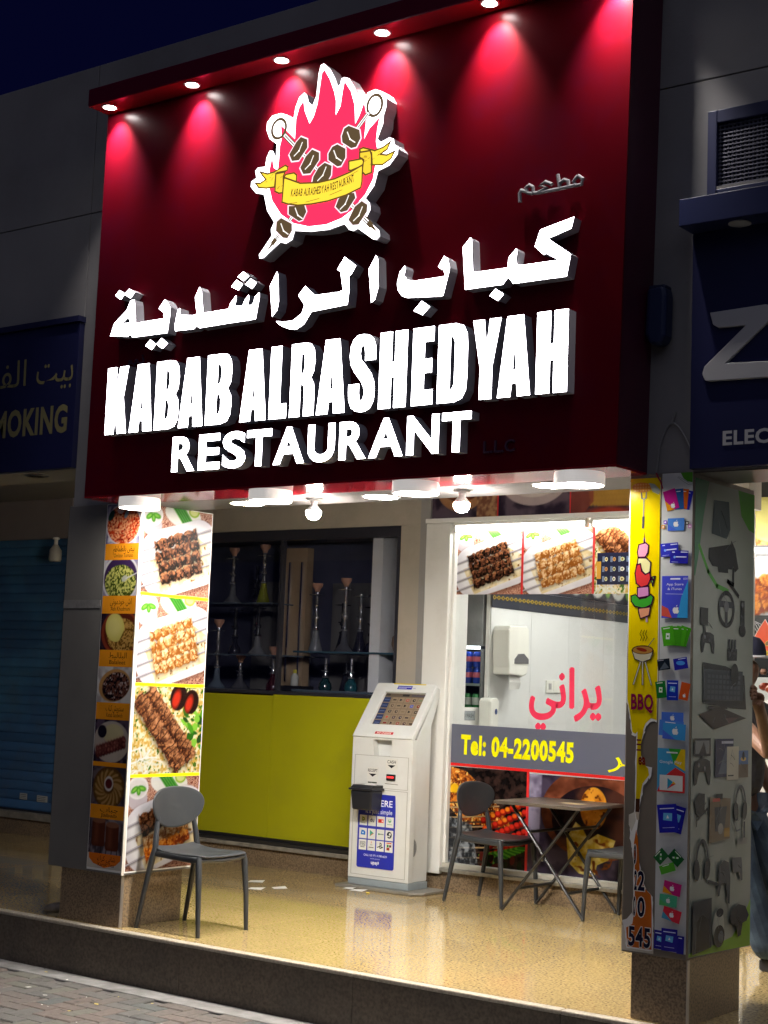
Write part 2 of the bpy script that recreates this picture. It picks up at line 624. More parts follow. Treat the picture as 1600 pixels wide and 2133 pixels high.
G['glass'] = glass('window_glass', (0.97, 0.98, 0.975))
G['sglass'] = glass('showcase_glass', (0.93, 0.94, 0.98), 0.9)
G['print'] = print_mat('printed_sheet', 0.30)
G['gprint'] = print_mat('glossy_printed_sheet', 0.2)
G['LED'] = emit('led_letter_face', (0.97, 0.94, 1.0), 14.0)
G['lamp'] = emit('led_lamp_face', (1.0, 0.94, 0.86), 52.0)
G['lamp2'] = emit('led_downlight_face', (1.0, 0.94, 0.85), 410.0)
G['lamp3'] = emit('dim_lamp_face', (1.0, 0.94, 0.86), 30.0)
G['bulb'] = emit('bulb_glass', (1.0, 0.93, 0.84), 930.0)
G['tube'] = emit('tube_light', (1.0, 0.97, 0.90), 34.0)
G['spotface'] = emit('spot_face', (1.0, 0.95, 0.92), 40.0)

# ------------------------------------------------------------------ ground, paving, platform
ZG = -0.285
g = MB(); g.box(-60, 60, -60, 40, ZG - 0.4, ZG - 0.03)
structure(g.build('ground', mat('road_ground', (0.10, 0.095, 0.09), 0.9, noise=(3, (0.06, 0.055, 0.05), 6))))
pav = structure(MB().box(-8.0, 6.0, -6.5, -0.20, ZG - 0.028, ZG - 0.012).build('pavement', mat('paving_sand_joint', (0.14, 0.13, 0.12), 0.95, noise=(40, (0.10, 0.095, 0.09), 5))))
structure(MB().box(-8.0, 6.0, -0.197, -0.034, ZG - 0.06, ZG + 0.002).build('kerb_strip', mat('cement_strip', (0.27, 0.265, 0.26), 0.85, noise=(12, (0.19, 0.185, 0.18), 8), bump=(60, 0.4), dirt=(4, (0.10, 0.09, 0.085), 0.6)), bevel=0.006))
def brick_mat():
    m = mat('clay_paver', (0.14, 0.126, 0.114), 0.8, noise=(35, (0.105, 0.094, 0.086), 7), bump=(110, 0.5), dirt=(3.5, (0.10, 0.09, 0.08), 0.65))
    n, l = m.node_tree.nodes, m.node_tree.links
    b = n['Principled BSDF']
    src = b.inputs['Base Color'].links[0].from_socket
    oi = n.new('ShaderNodeObjectInfo')
    r = n.new('ShaderNodeValToRGB')
    r.color_ramp.interpolation = 'CONSTANT'
    cols = [(0.0, (1.0, 0.96, 0.95)), (0.3, (0.92, 0.98, 1.0)), (0.5, (0.98, 1.06, 0.98)), (0.62, (1.06, 0.96, 0.93)), (0.8, (0.80, 0.86, 0.9)), (0.93, (0.75, 0.9, 0.95))]
    e = r.color_ramp.elements
    while len(e) < len(cols):
        e.new(0.5)
    for k, (p, c) in enumerate(cols):
        e[k].position = p
        e[k].color = (*c, 1)
    l.new(oi.outputs['Random'], r.inputs['Fac'])
    mx = n.new('ShaderNodeMix'); mx.data_type = 'RGBA'; mx.blend_type = 'MULTIPLY'
    mx.inputs['Factor'].default_value = 1.0
    l.new(src, mx.inputs['A']); l.new(r.outputs['Color'], mx.inputs['B'])
    l.new(mx.outputs['Result'], b.inputs['Base Color'])
    return m
BM = brick_mat()
def brick_mesh(a, b):
    m = MB()
    c, h = 0.006, 0.0
    vs_ = [(-a, -b, -.02), (a, -b, -.02), (a, b, -.02), (-a, b, -.02), (-a, -b, -c), (a, -b, -c), (a, b, -c), (-a, b, -c),
           (-a + c, -b + c, h), (a - c, -b + c, h), (a - c, b - c, h), (-a + c, b - c, h)]
    m.v = vs_
    for q in ((0, 1, 5, 4), (1, 2, 6, 5), (2, 3, 7, 6), (3, 0, 4, 7), (4, 5, 9, 8), (5, 6, 10, 9), (6, 7, 11, 10), (7, 4, 8, 11), (8, 9, 10, 11)):
        m.f.append(q); m.m.append(0)
    return m
hm = brick_mesh(0.0975, 0.0475).mesh('paver_across', BM)
vm = brick_mesh(0.0475, 0.0975).mesh('paver_along', BM)
cells = []
for i in range(-80, 60):
    for j in range(-64, 0):
        k = (i - j) % 4
        x, y = i * 0.1, -0.20 + j * 0.1
        if k == 0:
            cells.append((x + 0.1, y + 0.05, 0))
        elif k == 3 and j < -1:
            cells.append((x + 0.05, y + 0.1, 1))
cells = [c for c in cells if -8 < c[0] < 6]
cells.sort(key=lambda c: (abs(c[0] + 0.9) * 0.7) ** 2 + (c[1] + 0.35) ** 2)
rb = random.Random(3)
for x, y, k in cells[:300]:
    o = bpy.data.objects.new('brick', vm if k else hm)
    o.location = (x, y, ZG + rb.uniform(-0.003, 0.002))
    o.rotation_euler = (rb.uniform(-.012, .012), rb.uniform(-.012, .012), rb.uniform(-.012, .012))
    link(o, pav)
far = MB()
for x, y, k in cells[300:]:
    s = brick_mesh(0.0475, 0.0975) if k else brick_mesh(0.0975, 0.0475)
    b0 = len(far.v)
    dz = rb.uniform(-0.003, 0.002)
    far.v += [(vx + x, vy + y, vz + ZG + dz) for vx, vy, vz in s.v]
    far.f += [tuple(b0 + q for q in f) for f in s.f]
    far.m += s.m
o = far.build('far_bricks', BM, pav)
o['kind'] = 'stuff'

plat = structure(MB().box(-14, 9, 0.0, 9.0, -0.6, -0.012).build('platform', mat('mortar_bed', (0.12, 0.09, 0.06), 0.9)))
tm = MB().box(0.0015, 0.5985, 0.0015, 0.5985, -0.012, 0.0).mesh('tile', G['tile'])
for i in range(-16, 8):
    for j in range(5):
        o = bpy.data.objects.new('tile', tm)
        o.location = (i * 0.6 + 0.1, 0.028 + j * 0.6, 0)
        link(o, plat)
rx = -13.0
rr = random.Random(5)
while rx < 8:
    w = 1.2
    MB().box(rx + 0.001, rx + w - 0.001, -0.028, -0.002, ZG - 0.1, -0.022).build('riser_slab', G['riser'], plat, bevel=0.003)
    MB().box(rx + 0.001, rx + w - 0.001, -0.034, 0.026, -0.021, 0.0005).build('edge_strip', G['edge'], plat, bevel=0.006)
    rx += w

# ------------------------------------------------------------------ the building
bl = thing('arcade_building', 'grey rendered building with flat parapet above the shop fronts', 'building', (0, 0.25, 2.47))
px = [-12, -9.4, -6.8, -4.5, -2.163]
for a, b in zip(px[:-1], px[1:]):
    box('panel', a + 0.003, b - 0.003, 0.046, 0.45, 2.71, 4.336, G['wall'], bl, bevel=0.003)
    box('panel', a + 0.003, b - 0.003, 0.046, 0.45, 4.342, 5.315, G['wall'], bl, bevel=0.003)
px = [-2.163, 0.2, 3.4, 6.0, 9.0]
for a, b in zip(px[:-1], px[1:]):
    box('panel', a + 0.003, b - 0.003, 0.046, 0.44, 2.475, 4.336, G['wall'], bl, bevel=0.003)
    box('panel', a + 0.003, b - 0.003, 0.046, 0.44, 4.342, 5.315, G['wall'], bl, bevel=0.003)
box('soffit_darkening_sheet', -2.16, 8.99, 0.047, 0.439, 2.4702, 2.4747, mat('soffit_darkening_grey', (0.11, 0.10, 0.10), 0.35, noise=(3, (0.085, 0.08, 0.08), 5), dirt=(4, (0.05, 0.045, 0.045), 0.5)), bl)  # added dark sheet that tones down the overlit underside of the beam
box('wall_core', -12, 9, 0.06, 0.43, 2.74, 5.30, mat('wall_core', (0.08, 0.08, 0.08), 0.9), bl)
box('ceiling', -12, 9, 0.452, 9.0, 3.02, 3.2, G['soffit'], bl)
box('roof', -12, 9, 0.44, 9.0, 5.0, 5.15, G['wall'], bl)
# rear wall of the arcade (plane y = 3)
box('rear_wall', -12, -9.0, 3.0, 3.2, 0.14, 3.02, G['beige'], bl)
box('bulkhead', -9.0, -5.44, 2.99, 3.2, 2.66, 3.02, mat('mauve_wall_paint', (0.34, 0.29, 0.28), 0.7, noise=(2, (0.30, 0.26, 0.25), 5), dirt=(1.2, (0.2, 0.17, 0.16), 0.4)), bl)
box('rear_wall', -5.44, -4.2, 3.0, 3.2, 0.14, 3.02, G['beige'], bl)
box('lintel', -4.2, -1.60, 3.0, 3.2, 2.66, 3.02, G['beige'], bl)
box('pier', -1.79, -1.602, 3.002, 3.2, 0.14, 2.658, G['beige'], bl)
box('pier_strip', -1.60, -1.512, 2.985, 3.2, 0.14, 3.02, mat('grey_strip_paint', (0.33, 0.32, 0.31), 0.6, dirt=(3, (0.2, 0.19, 0.17), 0.4)), bl)
box('post', -1.508, -1.292, 2.93, 3.2, 0.12, 2.655, G['white'], bl, bevel=0.006)
MB().tube([(-1.53, 2.975, 2.66), (-1.53, 2.97, 1.9), (-1.52, 2.97, 1.2)], 0.006, 6).build('cable', mat('grey_cable', (0.3, 0.3, 0.3), 0.5), bl)
for a, b in ((-9.0, -6.6), (-6.6, -4.2), (-4.2, -2.6), (-2.6, -1.29), (-1.29, 0.1), (0.1, 1.5), (1.5, 3.0)):
    box('granite_skirting', a + 0.001, b - 0.001, 2.965, 3.2, -0.01, 0.138, G['granite'], bl, bevel=0.002)
box('sill', -9.0, -4.21, 2.94, 3.1, 0.14, 0.20, mat('cement_sill', (0.30, 0.27, 0.22), 0.8, noise=(15, (0.2, 0.18, 0.15), 6), dirt=(6, (0.12, 0.1, 0.08), 0.6)), bl, bevel=0.005)
box('sill', -4.20, -1.512, 2.94, 3.1, 0.14, 0.172, MATS['cement_sill'], bl, bevel=0.005)
# two columns
def column(nm, label, bx, cx, by, cyy, zc, cm):
    c = thing(nm, label, 'column', ((bx[0] + bx[1]) / 2, (by[0] + by[1]) / 2, 0))
    box('base', bx[0], bx[1] - 0.022, by[0] + 0.021, by[1], 0.0, zc, mat('column_core', (0.2, 0.17, 0.12), 0.8), c)
    box('front_slab', bx[0], bx[1] - 0.004, by[0], by[0] + 0.02, 0.001, zc - 0.001, G['granite'], c, bevel=0.002)
    box('side_slab', bx[1] - 0.021, bx[1], by[0] + 0.022, by[1], 0.001, zc - 0.001, G['granite'], c, bevel=0.002)
    box('corner_trim', bx[1] - 0.003, bx[1] + 0.002, by[0] - 0.002, by[0] + 0.021, 0.001, zc - 0.002, mat('steel_trim', (0.5, 0.47, 0.45), 0.3, 0.8), c)
    box('cladding', cx[0], cx[1], cyy[0], cyy[1], zc, 2.474, cm, c, bevel=0.003)
    return c
lc = column('column', 'grey clad column on granite base with dish pictures pasted on it', (-2.075, -1.565), (-2.175, -1.543), (0.05, 0.555), (0.028, 0.64), 0.30, mat('grey_cladding', (0.155, 0.15, 0.14), 0.55, noise=(1.5, (0.13, 0.125, 0.118), 5), dirt=(1.8, (0.10, 0.095, 0.09), 0.5)))
rc = column('column', 'narrow column on granite base covered with gift card and gaming posters', (1.715, 1.990), (1.672, 1.992), (0.05, 0.62), (0.03, 0.728), 0.292, mat('brown_cladding', (0.20, 0.165, 0.13), 0.6, noise=(2, (0.16, 0.135, 0.105), 5), dirt=(2.5, (0.12, 0.10, 0.08), 0.4)))
lc['world'] = 1
box('tape_strip', -2.172, -1.85, 0.024, 0.0275, 1.845, 1.895, mat('silver_tape', (0.34, 0.33, 0.32), 0.35, 0.4, noise=(25, (0.24, 0.235, 0.23), 4)), lc)
for kx, kz in ((-2.09, 0.75), (-2.06, 0.87), (-2.13, 0.62)):
    MB().lathe([(0.006, 0), (0.004, 0.004)], (0, 0, 0), 8)
# ------------------------------------------------------------------ blue roller shutter of the closed shop
sh = thing('roller_shutter', 'closed blue roller shutter on the far left', 'shutter', (-7.2, 3.0, 0.2))
SM = mat('blue_shutter_paint', (0.06, 0.16, 0.34), 0.5, 0.0, noise=(1.1, (0.09, 0.28, 0.52), 5, 0.42, 0.6), dirt=(1.7, (0.10, 0.10, 0.095), 0.55), bump=(20, 0.06), vary=0.15)
prof = [(0.0, 0.0), (0.008, 0.004), (0.014, 0.022), (0.014, 0.06), (0.008, 0.080), (0.0, 0.085)]
m = MB()
for x in (-9.0, -5.47):
    m.v += [(x, -a, z) for a, z in prof]
k = len(prof)
for i in range(k - 1):
    m.f.append((i, k + i, k + i + 1, i + 1)); m.m.append(0)
sm = m.mesh('slat', SM, True)
for i in range(29):
    o = bpy.data.objects.new('slat', sm)
    link(o, sh)
    o.location = Vector((0, 3.05, 0.215 + i * 0.085)) - Vector(sh.location)
box('bottom_bar', -9.0, -5.47, 3.02, 3.06, 0.201, 0.214, G['dark'], sh)
box('guide_rail', -5.469, -5.44, 3.0, 3.08, 0.2, 2.66, mat('navy_rail', (0.02, 0.035, 0.07), 0.5), sh)
for x, z, w in ((-5.72, 0.30, 0.14), (-5.95, 0.305, 0.10)):
    p = Print(FACE(3.03))
    p.rect(x, z, x + w, z + 0.055, 'b9bcb8')
    for q in range(3):
        p.line([(x + .01, z + .012 + q * .015), (x + w * .8, z + .012 + q * .015)], 0.005, '5a5d60')
    tag(p.build('sticker', G['print']), 'wide torn white sticker low on the blue roller shutter' if w > .12 else 'narrow white sticker low on the blue roller shutter', 'sticker')
b = thing('bulb_lamp', 'unlit white bulb lamp hanging above the blue shutter', 'lamp', (-5.53, 2.9, 2.44))
MB().lathe([(0.03, .215), (0.032, .2), (0.018, .195), (0.018, .15)], (-5.53, 2.9, 2.44), 14).build('lamp_holder', G['white'], b, True)
MB().lathe([(0.022, .15), (0.036, .125), (0.055, .10), (0.058, .02), (0.05, 0.0), (0.01, -.004)], (-5.53, 2.9, 2.44), 18).build('bulb', mat('frosted_bulb', (0.55, 0.54, 0.5), 0.35), b, True)
# ------------------------------------------------------------------ neighbour's blue sign
ns = thing('shop_sign', 'dark blue shop sign of the smoking supplies shop', 'sign', (-5, 0.02, 2.71))
BL = mat('navy_sign_panel', (0.016, 0.019, 0.08), 0.4, noise=(1.5, (0.013, 0.015, 0.062), 4))
box('board', -9.0, -2.152, 0.0, 0.044, 2.712, 3.63, BL, ns, bevel=0.003)
box('top_trim', -9.0, -2.145, -0.02, 0.044, 3.632, 3.668, mat('navy_trim', (0.012, 0.014, 0.06), 0.5), ns)
p = Print(FACE(0.0))
p.text('SMOKING', -2.215, 2.945, 0.165, '8f875c', width=0.78, align='r', bold=0.035)
p.build('lettering', G['print'], ns)
p = Print(FACE(0.0))
p.text(arabic('بيت'), -2.185, 3.265, 0.17, '8f875c', align='r', width=.34)
p.build('arabic_word', G['print'], ns)
p = Print(FACE(0.0))
p.text(arabic('الفخامة'), -2.625, 3.265, 0.17, '8f875c', align='r', width=.78)
p.build('arabic_word', G['print'], ns)
b = thing('soffit_light', 'unlit round downlight under the soffit left of the grey pilaster', 'lamp', (-2.663, 0.113, 2.705))
MB().lathe([(0.075, 0.004), (0.078, 0.0), (0.06, -0.003)], (-2.663, 0.17, 2.705), 24).build('ring', G['alu'], b, True)
MB().lathe([(0.058, 0.003), (0.058, -0.002)], (-2.663, 0.17, 2.704), 20).build('lens', mat('dull_lens', (0.2, 0.19, 0.18), 0.3), b)
# ------------------------------------------------------------------ electronics shop: sign, canopy, grille
es = thing('shop_sign', 'navy sign of the electronics shop with big white letter Z', 'sign', (4, 0.02, 2.482))
box('board', 1.985, 6.0, 0.0, 0.044, 2.482, 3.585, BL, es, bevel=0.003)
box('canopy_bar', 1.975, 6.0, -0.13, 0.044, 3.588, 3.715, mat('navy_canopy', (0.02, 0.028, 0.10), 0.4), es, bevel=0.003)
LW = mat('unlit_white_letter', (0.55, 0.55, 0.55), 0.5)
zf = FACE(0.0)
MB().prism([[(2.082, 3.197), (2.098, 3.140), (2.125, 3.122), (2.255, 3.118), (2.06, 2.95), (2.048, 2.915), (2.062, 2.885), (2.085, 2.878), (2.42, 2.87), (2.415, 2.925), (2.385, 2.945), (2.165, 2.955), (2.37, 3.13), (2.385, 3.165), (2.375, 3.195), (2.35, 3.205)]], zf, 0, 0.018, 0, 0).build('letter', LW, es, bevel=0.004)
v, f, bb = glyphs('ELECTRONICS', 0.03, 0.0)
kx = 0.062 / 0.7
m = MB(); m.v = [tuple(zf.p(2.148 + (a - bb[0]) * kx * 1.12, 2.583 + c * kx, 0.004)) for a, c, d in v]; m.f = [q for q, nz in f]; m.m = [0] * len(m.f)
m.build('lettering', LW, es)
b = thing('soffit_light', 'unlit recessed downlight under the navy canopy bar', 'lamp', (2.23, -0.05, 3.58))
MB().lathe([(0.05, 0.006), (0.052, 0.0), (0.036, -0.004)], (2.235, -0.045, 3.583), 24).build('ring', mat('white_ring', (0.6, 0.6, 0.58), 0.4), b, True)
MB().lathe([(0.035, 0.003), (0.033, -0.002), (0.008, 0.002)], (2.235, -0.045, 3.5815), 20).build('lens', MATS['dull_lens'], b, True)
gr = thing('vent_grille', 'framed square mesh vent grille high above the navy canopy', 'grille', (2.6, 0.04, 3.75))
NF = mat('navy_frame', (0.03, 0.036, 0.09), 0.4)
for a in ((2.062, 2.108, 3.75, 4.15), (3.0, 3.05, 3.75, 4.15), (2.109, 2.999, 4.088, 4.15), (2.109, 2.999, 3.75, 3.772)):
    box('frame', a[0], a[1], -0.025, 0.044, a[2], a[3], NF, gr, bevel=0.003)
box('lower_lip', 2.109, 2.999, -0.022, 0.02, 3.773, 3.785, G['alu'], gr)
mm = MB()
for i in range(45):
    x = 2.112 + i * 0.02
    mm.box(x, x + 0.006, 0.0, 0.012, 3.786, 4.087)
for j in range(16):
    z = 3.79 + j * 0.019
    mm.box(2.109, 2.999, -0.004, 0.011, z, z + 0.006)
mm.build('mesh_screen', mat('grille_steel', (0.22, 0.22, 0.26), 0.45, 0.5), gr)
box('back_plate', 2.109, 2.999, 0.03, 0.043, 3.774, 4.087, G['black'], gr)
ws = thing('wall_siren', 'dark blue rounded siren box on the wall beside the red sign', 'alarm', (1.83, 0.0, 3.06))
m = MB()
m.prism([[(1.772, 3.34), (1.765, 3.12), (1.79, 3.075), (1.85, 3.07), (1.872, 3.11), (1.876, 3.3), (1.868, 3.345)]], FACE(0.044), 0, 0.09, 0, 0)
m.build('housing', mat('navy_plastic', (0.018, 0.03, 0.09), 0.4), ws, bevel=0.02, seg=3)
MB().prism([[(1.775, 3.335), (1.775, 3.36), (1.862, 3.358), (1.862, 3.335)]], FACE(0.044), 0, 0.07).build('cap', mat('navy_plastic_cap', (0.014, 0.022, 0.07), 0.5), ws, bevel=0.008)
cbl = thing('cable_loop', 'grey cable looping down the wall between the two signs', 'cable', (1.87, 0.03, 2.48))
cp = []
for i in range(13):
    t = i / 12
    cp.append((1.802 + 0.175 * t, 0.036, 2.478 + 0.232 * (math.sin(math.pi * min(1, t * 1.12)) ** 0.55 if t < 0.893 else 0) if t < 0.45 else 2.478 + 0.232 * (1 - ((t - .45) / .55) ** 1.6 * .6)))
MB().tube(cp, 0.004, 6).build('loop', mat('grey_cable', (0.3, 0.3, 0.3), 0.5), cbl)
MB().tube([(1.875, 0.036, 2.70), (1.893, 0.034, 2.76)], [0.003, 0.007], 6).build('clip', mat('grey_cable', (0.3, 0.3, 0.3), 0.5), cbl)
MB().tube([(1.802, 0.036, 2.478), (1.82, 0.02, 2.455), (1.838, 0.015, 2.43), (1.846, 0.015, 2.40)], 0.004, 6).build('red_lead', mat('red_wire', (0.3, 0.01, 0.03), 0.4), cbl)

# ------------------------------------------------------------------ the red restaurant sign
ARABIC=[[(1.363,3.609),(1.543,3.644),(1.529,3.591),(1.405,3.56),(1.53,3.468),(1.511,3.365),(1.222,3.367),(1.203,3.391),(1.191,3.401),(1.163,3.37),(0.948,3.372),(0.927,3.585),(0.969,3.629),(0.977,3.618),(0.99,3.453),(1.006,3.451),(1.186,3.449),(1.193,3.499),(1.234,3.537),(1.239,3.525),(1.232,3.478),(1.24,3.455),(1.26,3.451),(1.467,3.449),(1.396,3.491),(1.387,3.484),(1.335,3.531)],
[(1.123,3.354),(1.17,3.322),(1.139,3.294),(1.09,3.324)],
[(0.818,3.557),(0.84,3.54),(0.853,3.497),(0.852,3.481),(0.82,3.359),(0.809,3.356),(0.603,3.373),(0.568,3.388),(0.543,3.422),(0.538,3.456),(0.552,3.512),(0.581,3.54),(0.587,3.524),(0.578,3.492),(0.599,3.465),(0.63,3.454),(0.829,3.454),(0.818,3.486),(0.784,3.506)],
[(0.693,3.346),(0.743,3.311),(0.701,3.274),(0.646,3.302)],
[(0.398,3.619),(0.41,3.599),(0.421,3.454),(0.401,3.389),(0.379,3.375),(0.355,3.551)],
[(0.195,3.638),(0.271,3.582),(0.242,3.539),(0.227,3.532),(0.233,3.455),(0.226,3.383),(-0.011,3.373),(-0.057,3.313),(-0.105,3.29),(-0.155,3.296),(-0.218,3.322),(-0.251,3.349),(-0.196,3.34),(-0.135,3.339),(-0.076,3.371),(-0.06,3.415),(-0.104,3.472),(-0.06,3.517),(-0.04,3.497),(0.006,3.459),(0.167,3.456),(0.193,3.464),(0.172,3.565),(0.15,3.578)],
[(-0.26,3.62),(-0.251,3.594),(-0.239,3.452),(-0.248,3.409),(-0.28,3.377),(-0.305,3.548)],
[(-0.38,3.522),(-0.376,3.495),(-0.397,3.377),(-0.486,3.376),(-0.59,3.376),(-0.805,3.373),(-0.828,3.386),(-0.854,3.372),(-0.991,3.376),(-0.999,3.403),(-0.981,3.494),(-0.965,3.503),(-0.957,3.463),(-0.86,3.45),(-0.833,3.454),(-0.852,3.553),(-0.822,3.607),(-0.806,3.584),(-0.785,3.457),(-0.763,3.455),(-0.595,3.456),(-0.587,3.484),(-0.546,3.526),(-0.542,3.515),(-0.551,3.469),(-0.495,3.463),(-0.488,3.482),(-0.456,3.518),(-0.451,3.504),(-0.457,3.46),(-0.429,3.457),(-0.415,3.473),(-0.411,3.499)],
[(-1.087,3.569),(-1.067,3.551),(-1.041,3.515),(-1.041,3.464),(-1.053,3.372),(-1.33,3.375),(-1.349,3.394),(-1.37,3.384),(-1.514,3.402),(-1.484,3.475),(-1.389,3.541),(-1.361,3.595),(-1.334,3.597),(-1.326,3.572),(-1.31,3.456),(-1.085,3.459),(-1.09,3.493),(-1.13,3.519)],
[(-1.49,3.64),(-1.458,3.667),(-1.413,3.638),(-1.445,3.61)],
[(-1.38,3.666),(-1.331,3.639),(-1.364,3.609),(-1.413,3.636)],
[(-1.221,3.315),(-1.185,3.346),(-1.138,3.316),(-1.168,3.286)],
[(-1.096,3.346),(-1.046,3.311),(-1.085,3.284),(-1.133,3.315)],
[(-0.502,3.652),(-0.459,3.622),(-0.496,3.599),(-0.541,3.628)],
[(-0.585,3.579),(-0.548,3.612),(-0.503,3.582),(-0.53,3.552)],
[(-0.446,3.606),(-0.402,3.578),(-0.431,3.548),(-0.485,3.58)]]
HOLE=[(-1.373,3.499),(-1.42,3.467),(-1.35,3.461)]
KAB=[('K',-1.513,-1.341,2.821),('A',-1.316,-1.137,2.822),('B',-1.118,-0.935,2.823),('A',-0.931,-0.749,2.824),('B',-0.729,-0.544,2.822),('A',-0.478,-0.293,2.821),('L',-0.273,-0.154,2.823),('R',-0.131,0.031,2.823),('A',0.049,0.235,2.824),('S',0.255,0.422,2.825),('H',0.448,0.616,2.82),('E',0.65,0.776,2.821),('D',0.803,0.975,2.819),('Y',1.003,1.161,2.817),('A',1.15,1.33,2.82),('H',1.36,1.526,2.817)]
REST=[('R',-0.964,-0.793,2.577),('E',-0.764,-0.609,2.575),('S',-0.588,-0.424,2.579),('T',-0.416,-0.244,2.577),('A',-0.228,-0.019,2.575),('U',0.004,0.18,2.58),('R',0.21,0.38,2.574),('A',0.399,0.609,2.574),('N',0.632,0.822,2.573),('T',0.84,1.008,2.573)]
LOGO={'OUT':[(0.014,4.711),(0.059,4.671),(0.096,4.611),(0.115,4.566),(0.13,4.57),(0.138,4.602),(0.159,4.605),(0.189,4.592),(0.229,4.536),(0.253,4.469),(0.263,4.42),(0.284,4.47),(0.302,4.47),(0.317,4.49),(0.366,4.497),(0.415,4.473),(0.441,4.431),(0.439,4.385),(0.425,4.347),(0.423,4.301),(0.391,4.227),(0.412,4.206),(0.467,4.221),(0.495,4.208),(0.5,4.18),(0.525,4.149),(0.523,4.123),(0.474,4.073),(0.403,4.055),(0.382,3.982),(0.329,3.924),(0.358,3.893),(0.364,3.859),(0.338,3.817),(0.426,3.738),(0.431,3.71),(0.412,3.694),(0.388,3.7),(0.288,3.771),(0.26,3.762),(0.231,3.773),(0.2,3.808),(0.097,3.793),(-0.021,3.8),(-0.134,3.821),(-0.149,3.775),(-0.191,3.76),(-0.231,3.773),(-0.346,3.703),(-0.373,3.703),(-0.379,3.724),(-0.295,3.817),(-0.302,3.852),(-0.282,3.891),(-0.335,3.962),(-0.364,4.057),(-0.423,4.074),(-0.462,4.116),(-0.459,4.144),(-0.424,4.159),(-0.435,4.2),(-0.418,4.215),(-0.364,4.212),(-0.358,4.26),(-0.338,4.296),(-0.315,4.291),(-0.29,4.248),(-0.291,4.326),(-0.342,4.363),(-0.368,4.418),(-0.366,4.46),(-0.332,4.492),(-0.27,4.494),(-0.224,4.475),(-0.2,4.442),(-0.179,4.445),(-0.169,4.506),(-0.146,4.557),(-0.112,4.577),(-0.094,4.561),(-0.078,4.516),(-0.051,4.493),(-0.028,4.54),(-0.018,4.663),(-0.007,4.706)],'RED':[(0.02,4.677),(0.062,4.612),(0.095,4.536),(0.109,4.485),(0.111,4.409),(0.139,4.451),(0.15,4.531),(0.16,4.583),(0.205,4.52),(0.234,4.439),(0.243,4.336),(0.266,4.372),(0.295,4.441),(0.31,4.39),(0.313,4.322),(0.305,4.243),(0.335,4.291),(0.401,4.342),(0.388,4.281),(0.383,4.215),(0.393,4.173),(0.388,4.107),(0.373,4.017),(0.328,3.945),(0.242,3.872),(0.178,3.841),(0.079,3.823),(-0.04,3.83),(-0.145,3.863),(-0.236,3.926),(-0.303,4.013),(-0.33,4.094),(-0.332,4.192),(-0.318,4.26),(-0.301,4.194),(-0.273,4.175),(-0.268,4.237),(-0.267,4.307),(-0.256,4.347),(-0.266,4.426),(-0.237,4.4),(-0.2,4.365),(-0.163,4.33),(-0.162,4.386),(-0.161,4.441),(-0.142,4.501),(-0.114,4.53),(-0.102,4.472),(-0.065,4.396),(-0.039,4.431),(-0.017,4.496),(-0.005,4.591),(0.004,4.659)],'M':[[(-0.12,4.332),(-0.075,4.31),(-0.071,4.265),(-0.126,4.205),(-0.174,4.209),(-0.195,4.249),(-0.149,4.31)],[(-0.038,4.248),(0.011,4.222),(0.013,4.181),(-0.043,4.118),(-0.091,4.123),(-0.114,4.162),(-0.079,4.218)],[(0.052,4.16),(0.1,4.135),(0.098,4.084),(0.071,4.048),(-0.027,4.064),(-0.021,4.097),(0.011,4.14)],[(0.174,4.322),(0.202,4.332),(0.274,4.296),(0.284,4.25),(0.258,4.208),(0.225,4.207),(0.165,4.249),(0.159,4.284)],[(0.099,4.237),(0.132,4.245),(0.188,4.211),(0.19,4.163),(0.163,4.124),(0.138,4.124),(0.077,4.169),(0.075,4.204)],[(-0.181,3.962),(-0.072,3.948),(-0.057,3.912),(-0.081,3.871),(-0.106,3.868),(-0.179,3.917)],[(-0.26,3.888),(-0.23,3.904),(-0.154,3.861),(-0.151,3.823),(-0.18,3.786),(-0.211,3.794),(-0.262,3.839)],[(0.258,3.963),(0.267,3.934),(0.217,3.875),(0.176,3.872),(0.139,3.908),(0.156,3.946),(0.188,3.967)],[(0.309,3.911),(0.347,3.885),(0.345,3.849),(0.295,3.79),(0.258,3.792),(0.228,3.824),(0.266,3.888)]],'BAN':[(-0.221,4.125),(-0.105,4.074),(0.016,4.057),(0.125,4.059),(0.231,4.078),(0.308,4.102),(0.308,4.015),(0.302,3.982),(0.205,3.958),(0.089,3.946),(-0.021,3.947),(-0.116,3.955),(-0.186,3.973),(-0.227,3.99)],'F1':[(-0.221,4.125),(-0.209,4.14),(-0.152,4.139),(-0.132,4.123),(-0.133,4.083),(-0.212,4.109)],'F2':[(-0.28,4.156),(-0.214,4.155),(-0.226,4.132),(-0.221,4.041),(-0.252,4.043),(-0.281,4.058)],'F3':[(-0.394,4.186),(-0.339,4.166),(-0.295,4.168),(-0.216,4.192),(-0.196,4.179),(-0.201,4.159),(-0.272,4.161),(-0.28,4.148),(-0.285,4.083),(-0.343,4.086),(-0.398,4.098),(-0.425,4.129),(-0.39,4.121),(-0.35,4.136),(-0.374,4.161)],'F4':[(0.216,4.138),(0.302,4.136),(0.313,4.121),(0.308,4.098),(0.231,4.085),(0.218,4.09)],'F5':[(0.284,4.173),(0.353,4.17),(0.362,4.145),(0.367,4.051),(0.327,4.045),(0.306,4.065),(0.312,4.128),(0.285,4.146)],'F6':[(0.283,4.19),(0.307,4.194),(0.382,4.165),(0.433,4.173),(0.48,4.194),(0.462,4.157),(0.419,4.139),(0.459,4.128),(0.51,4.139),(0.488,4.103),(0.434,4.08),(0.369,4.091),(0.362,4.155),(0.292,4.166)]}
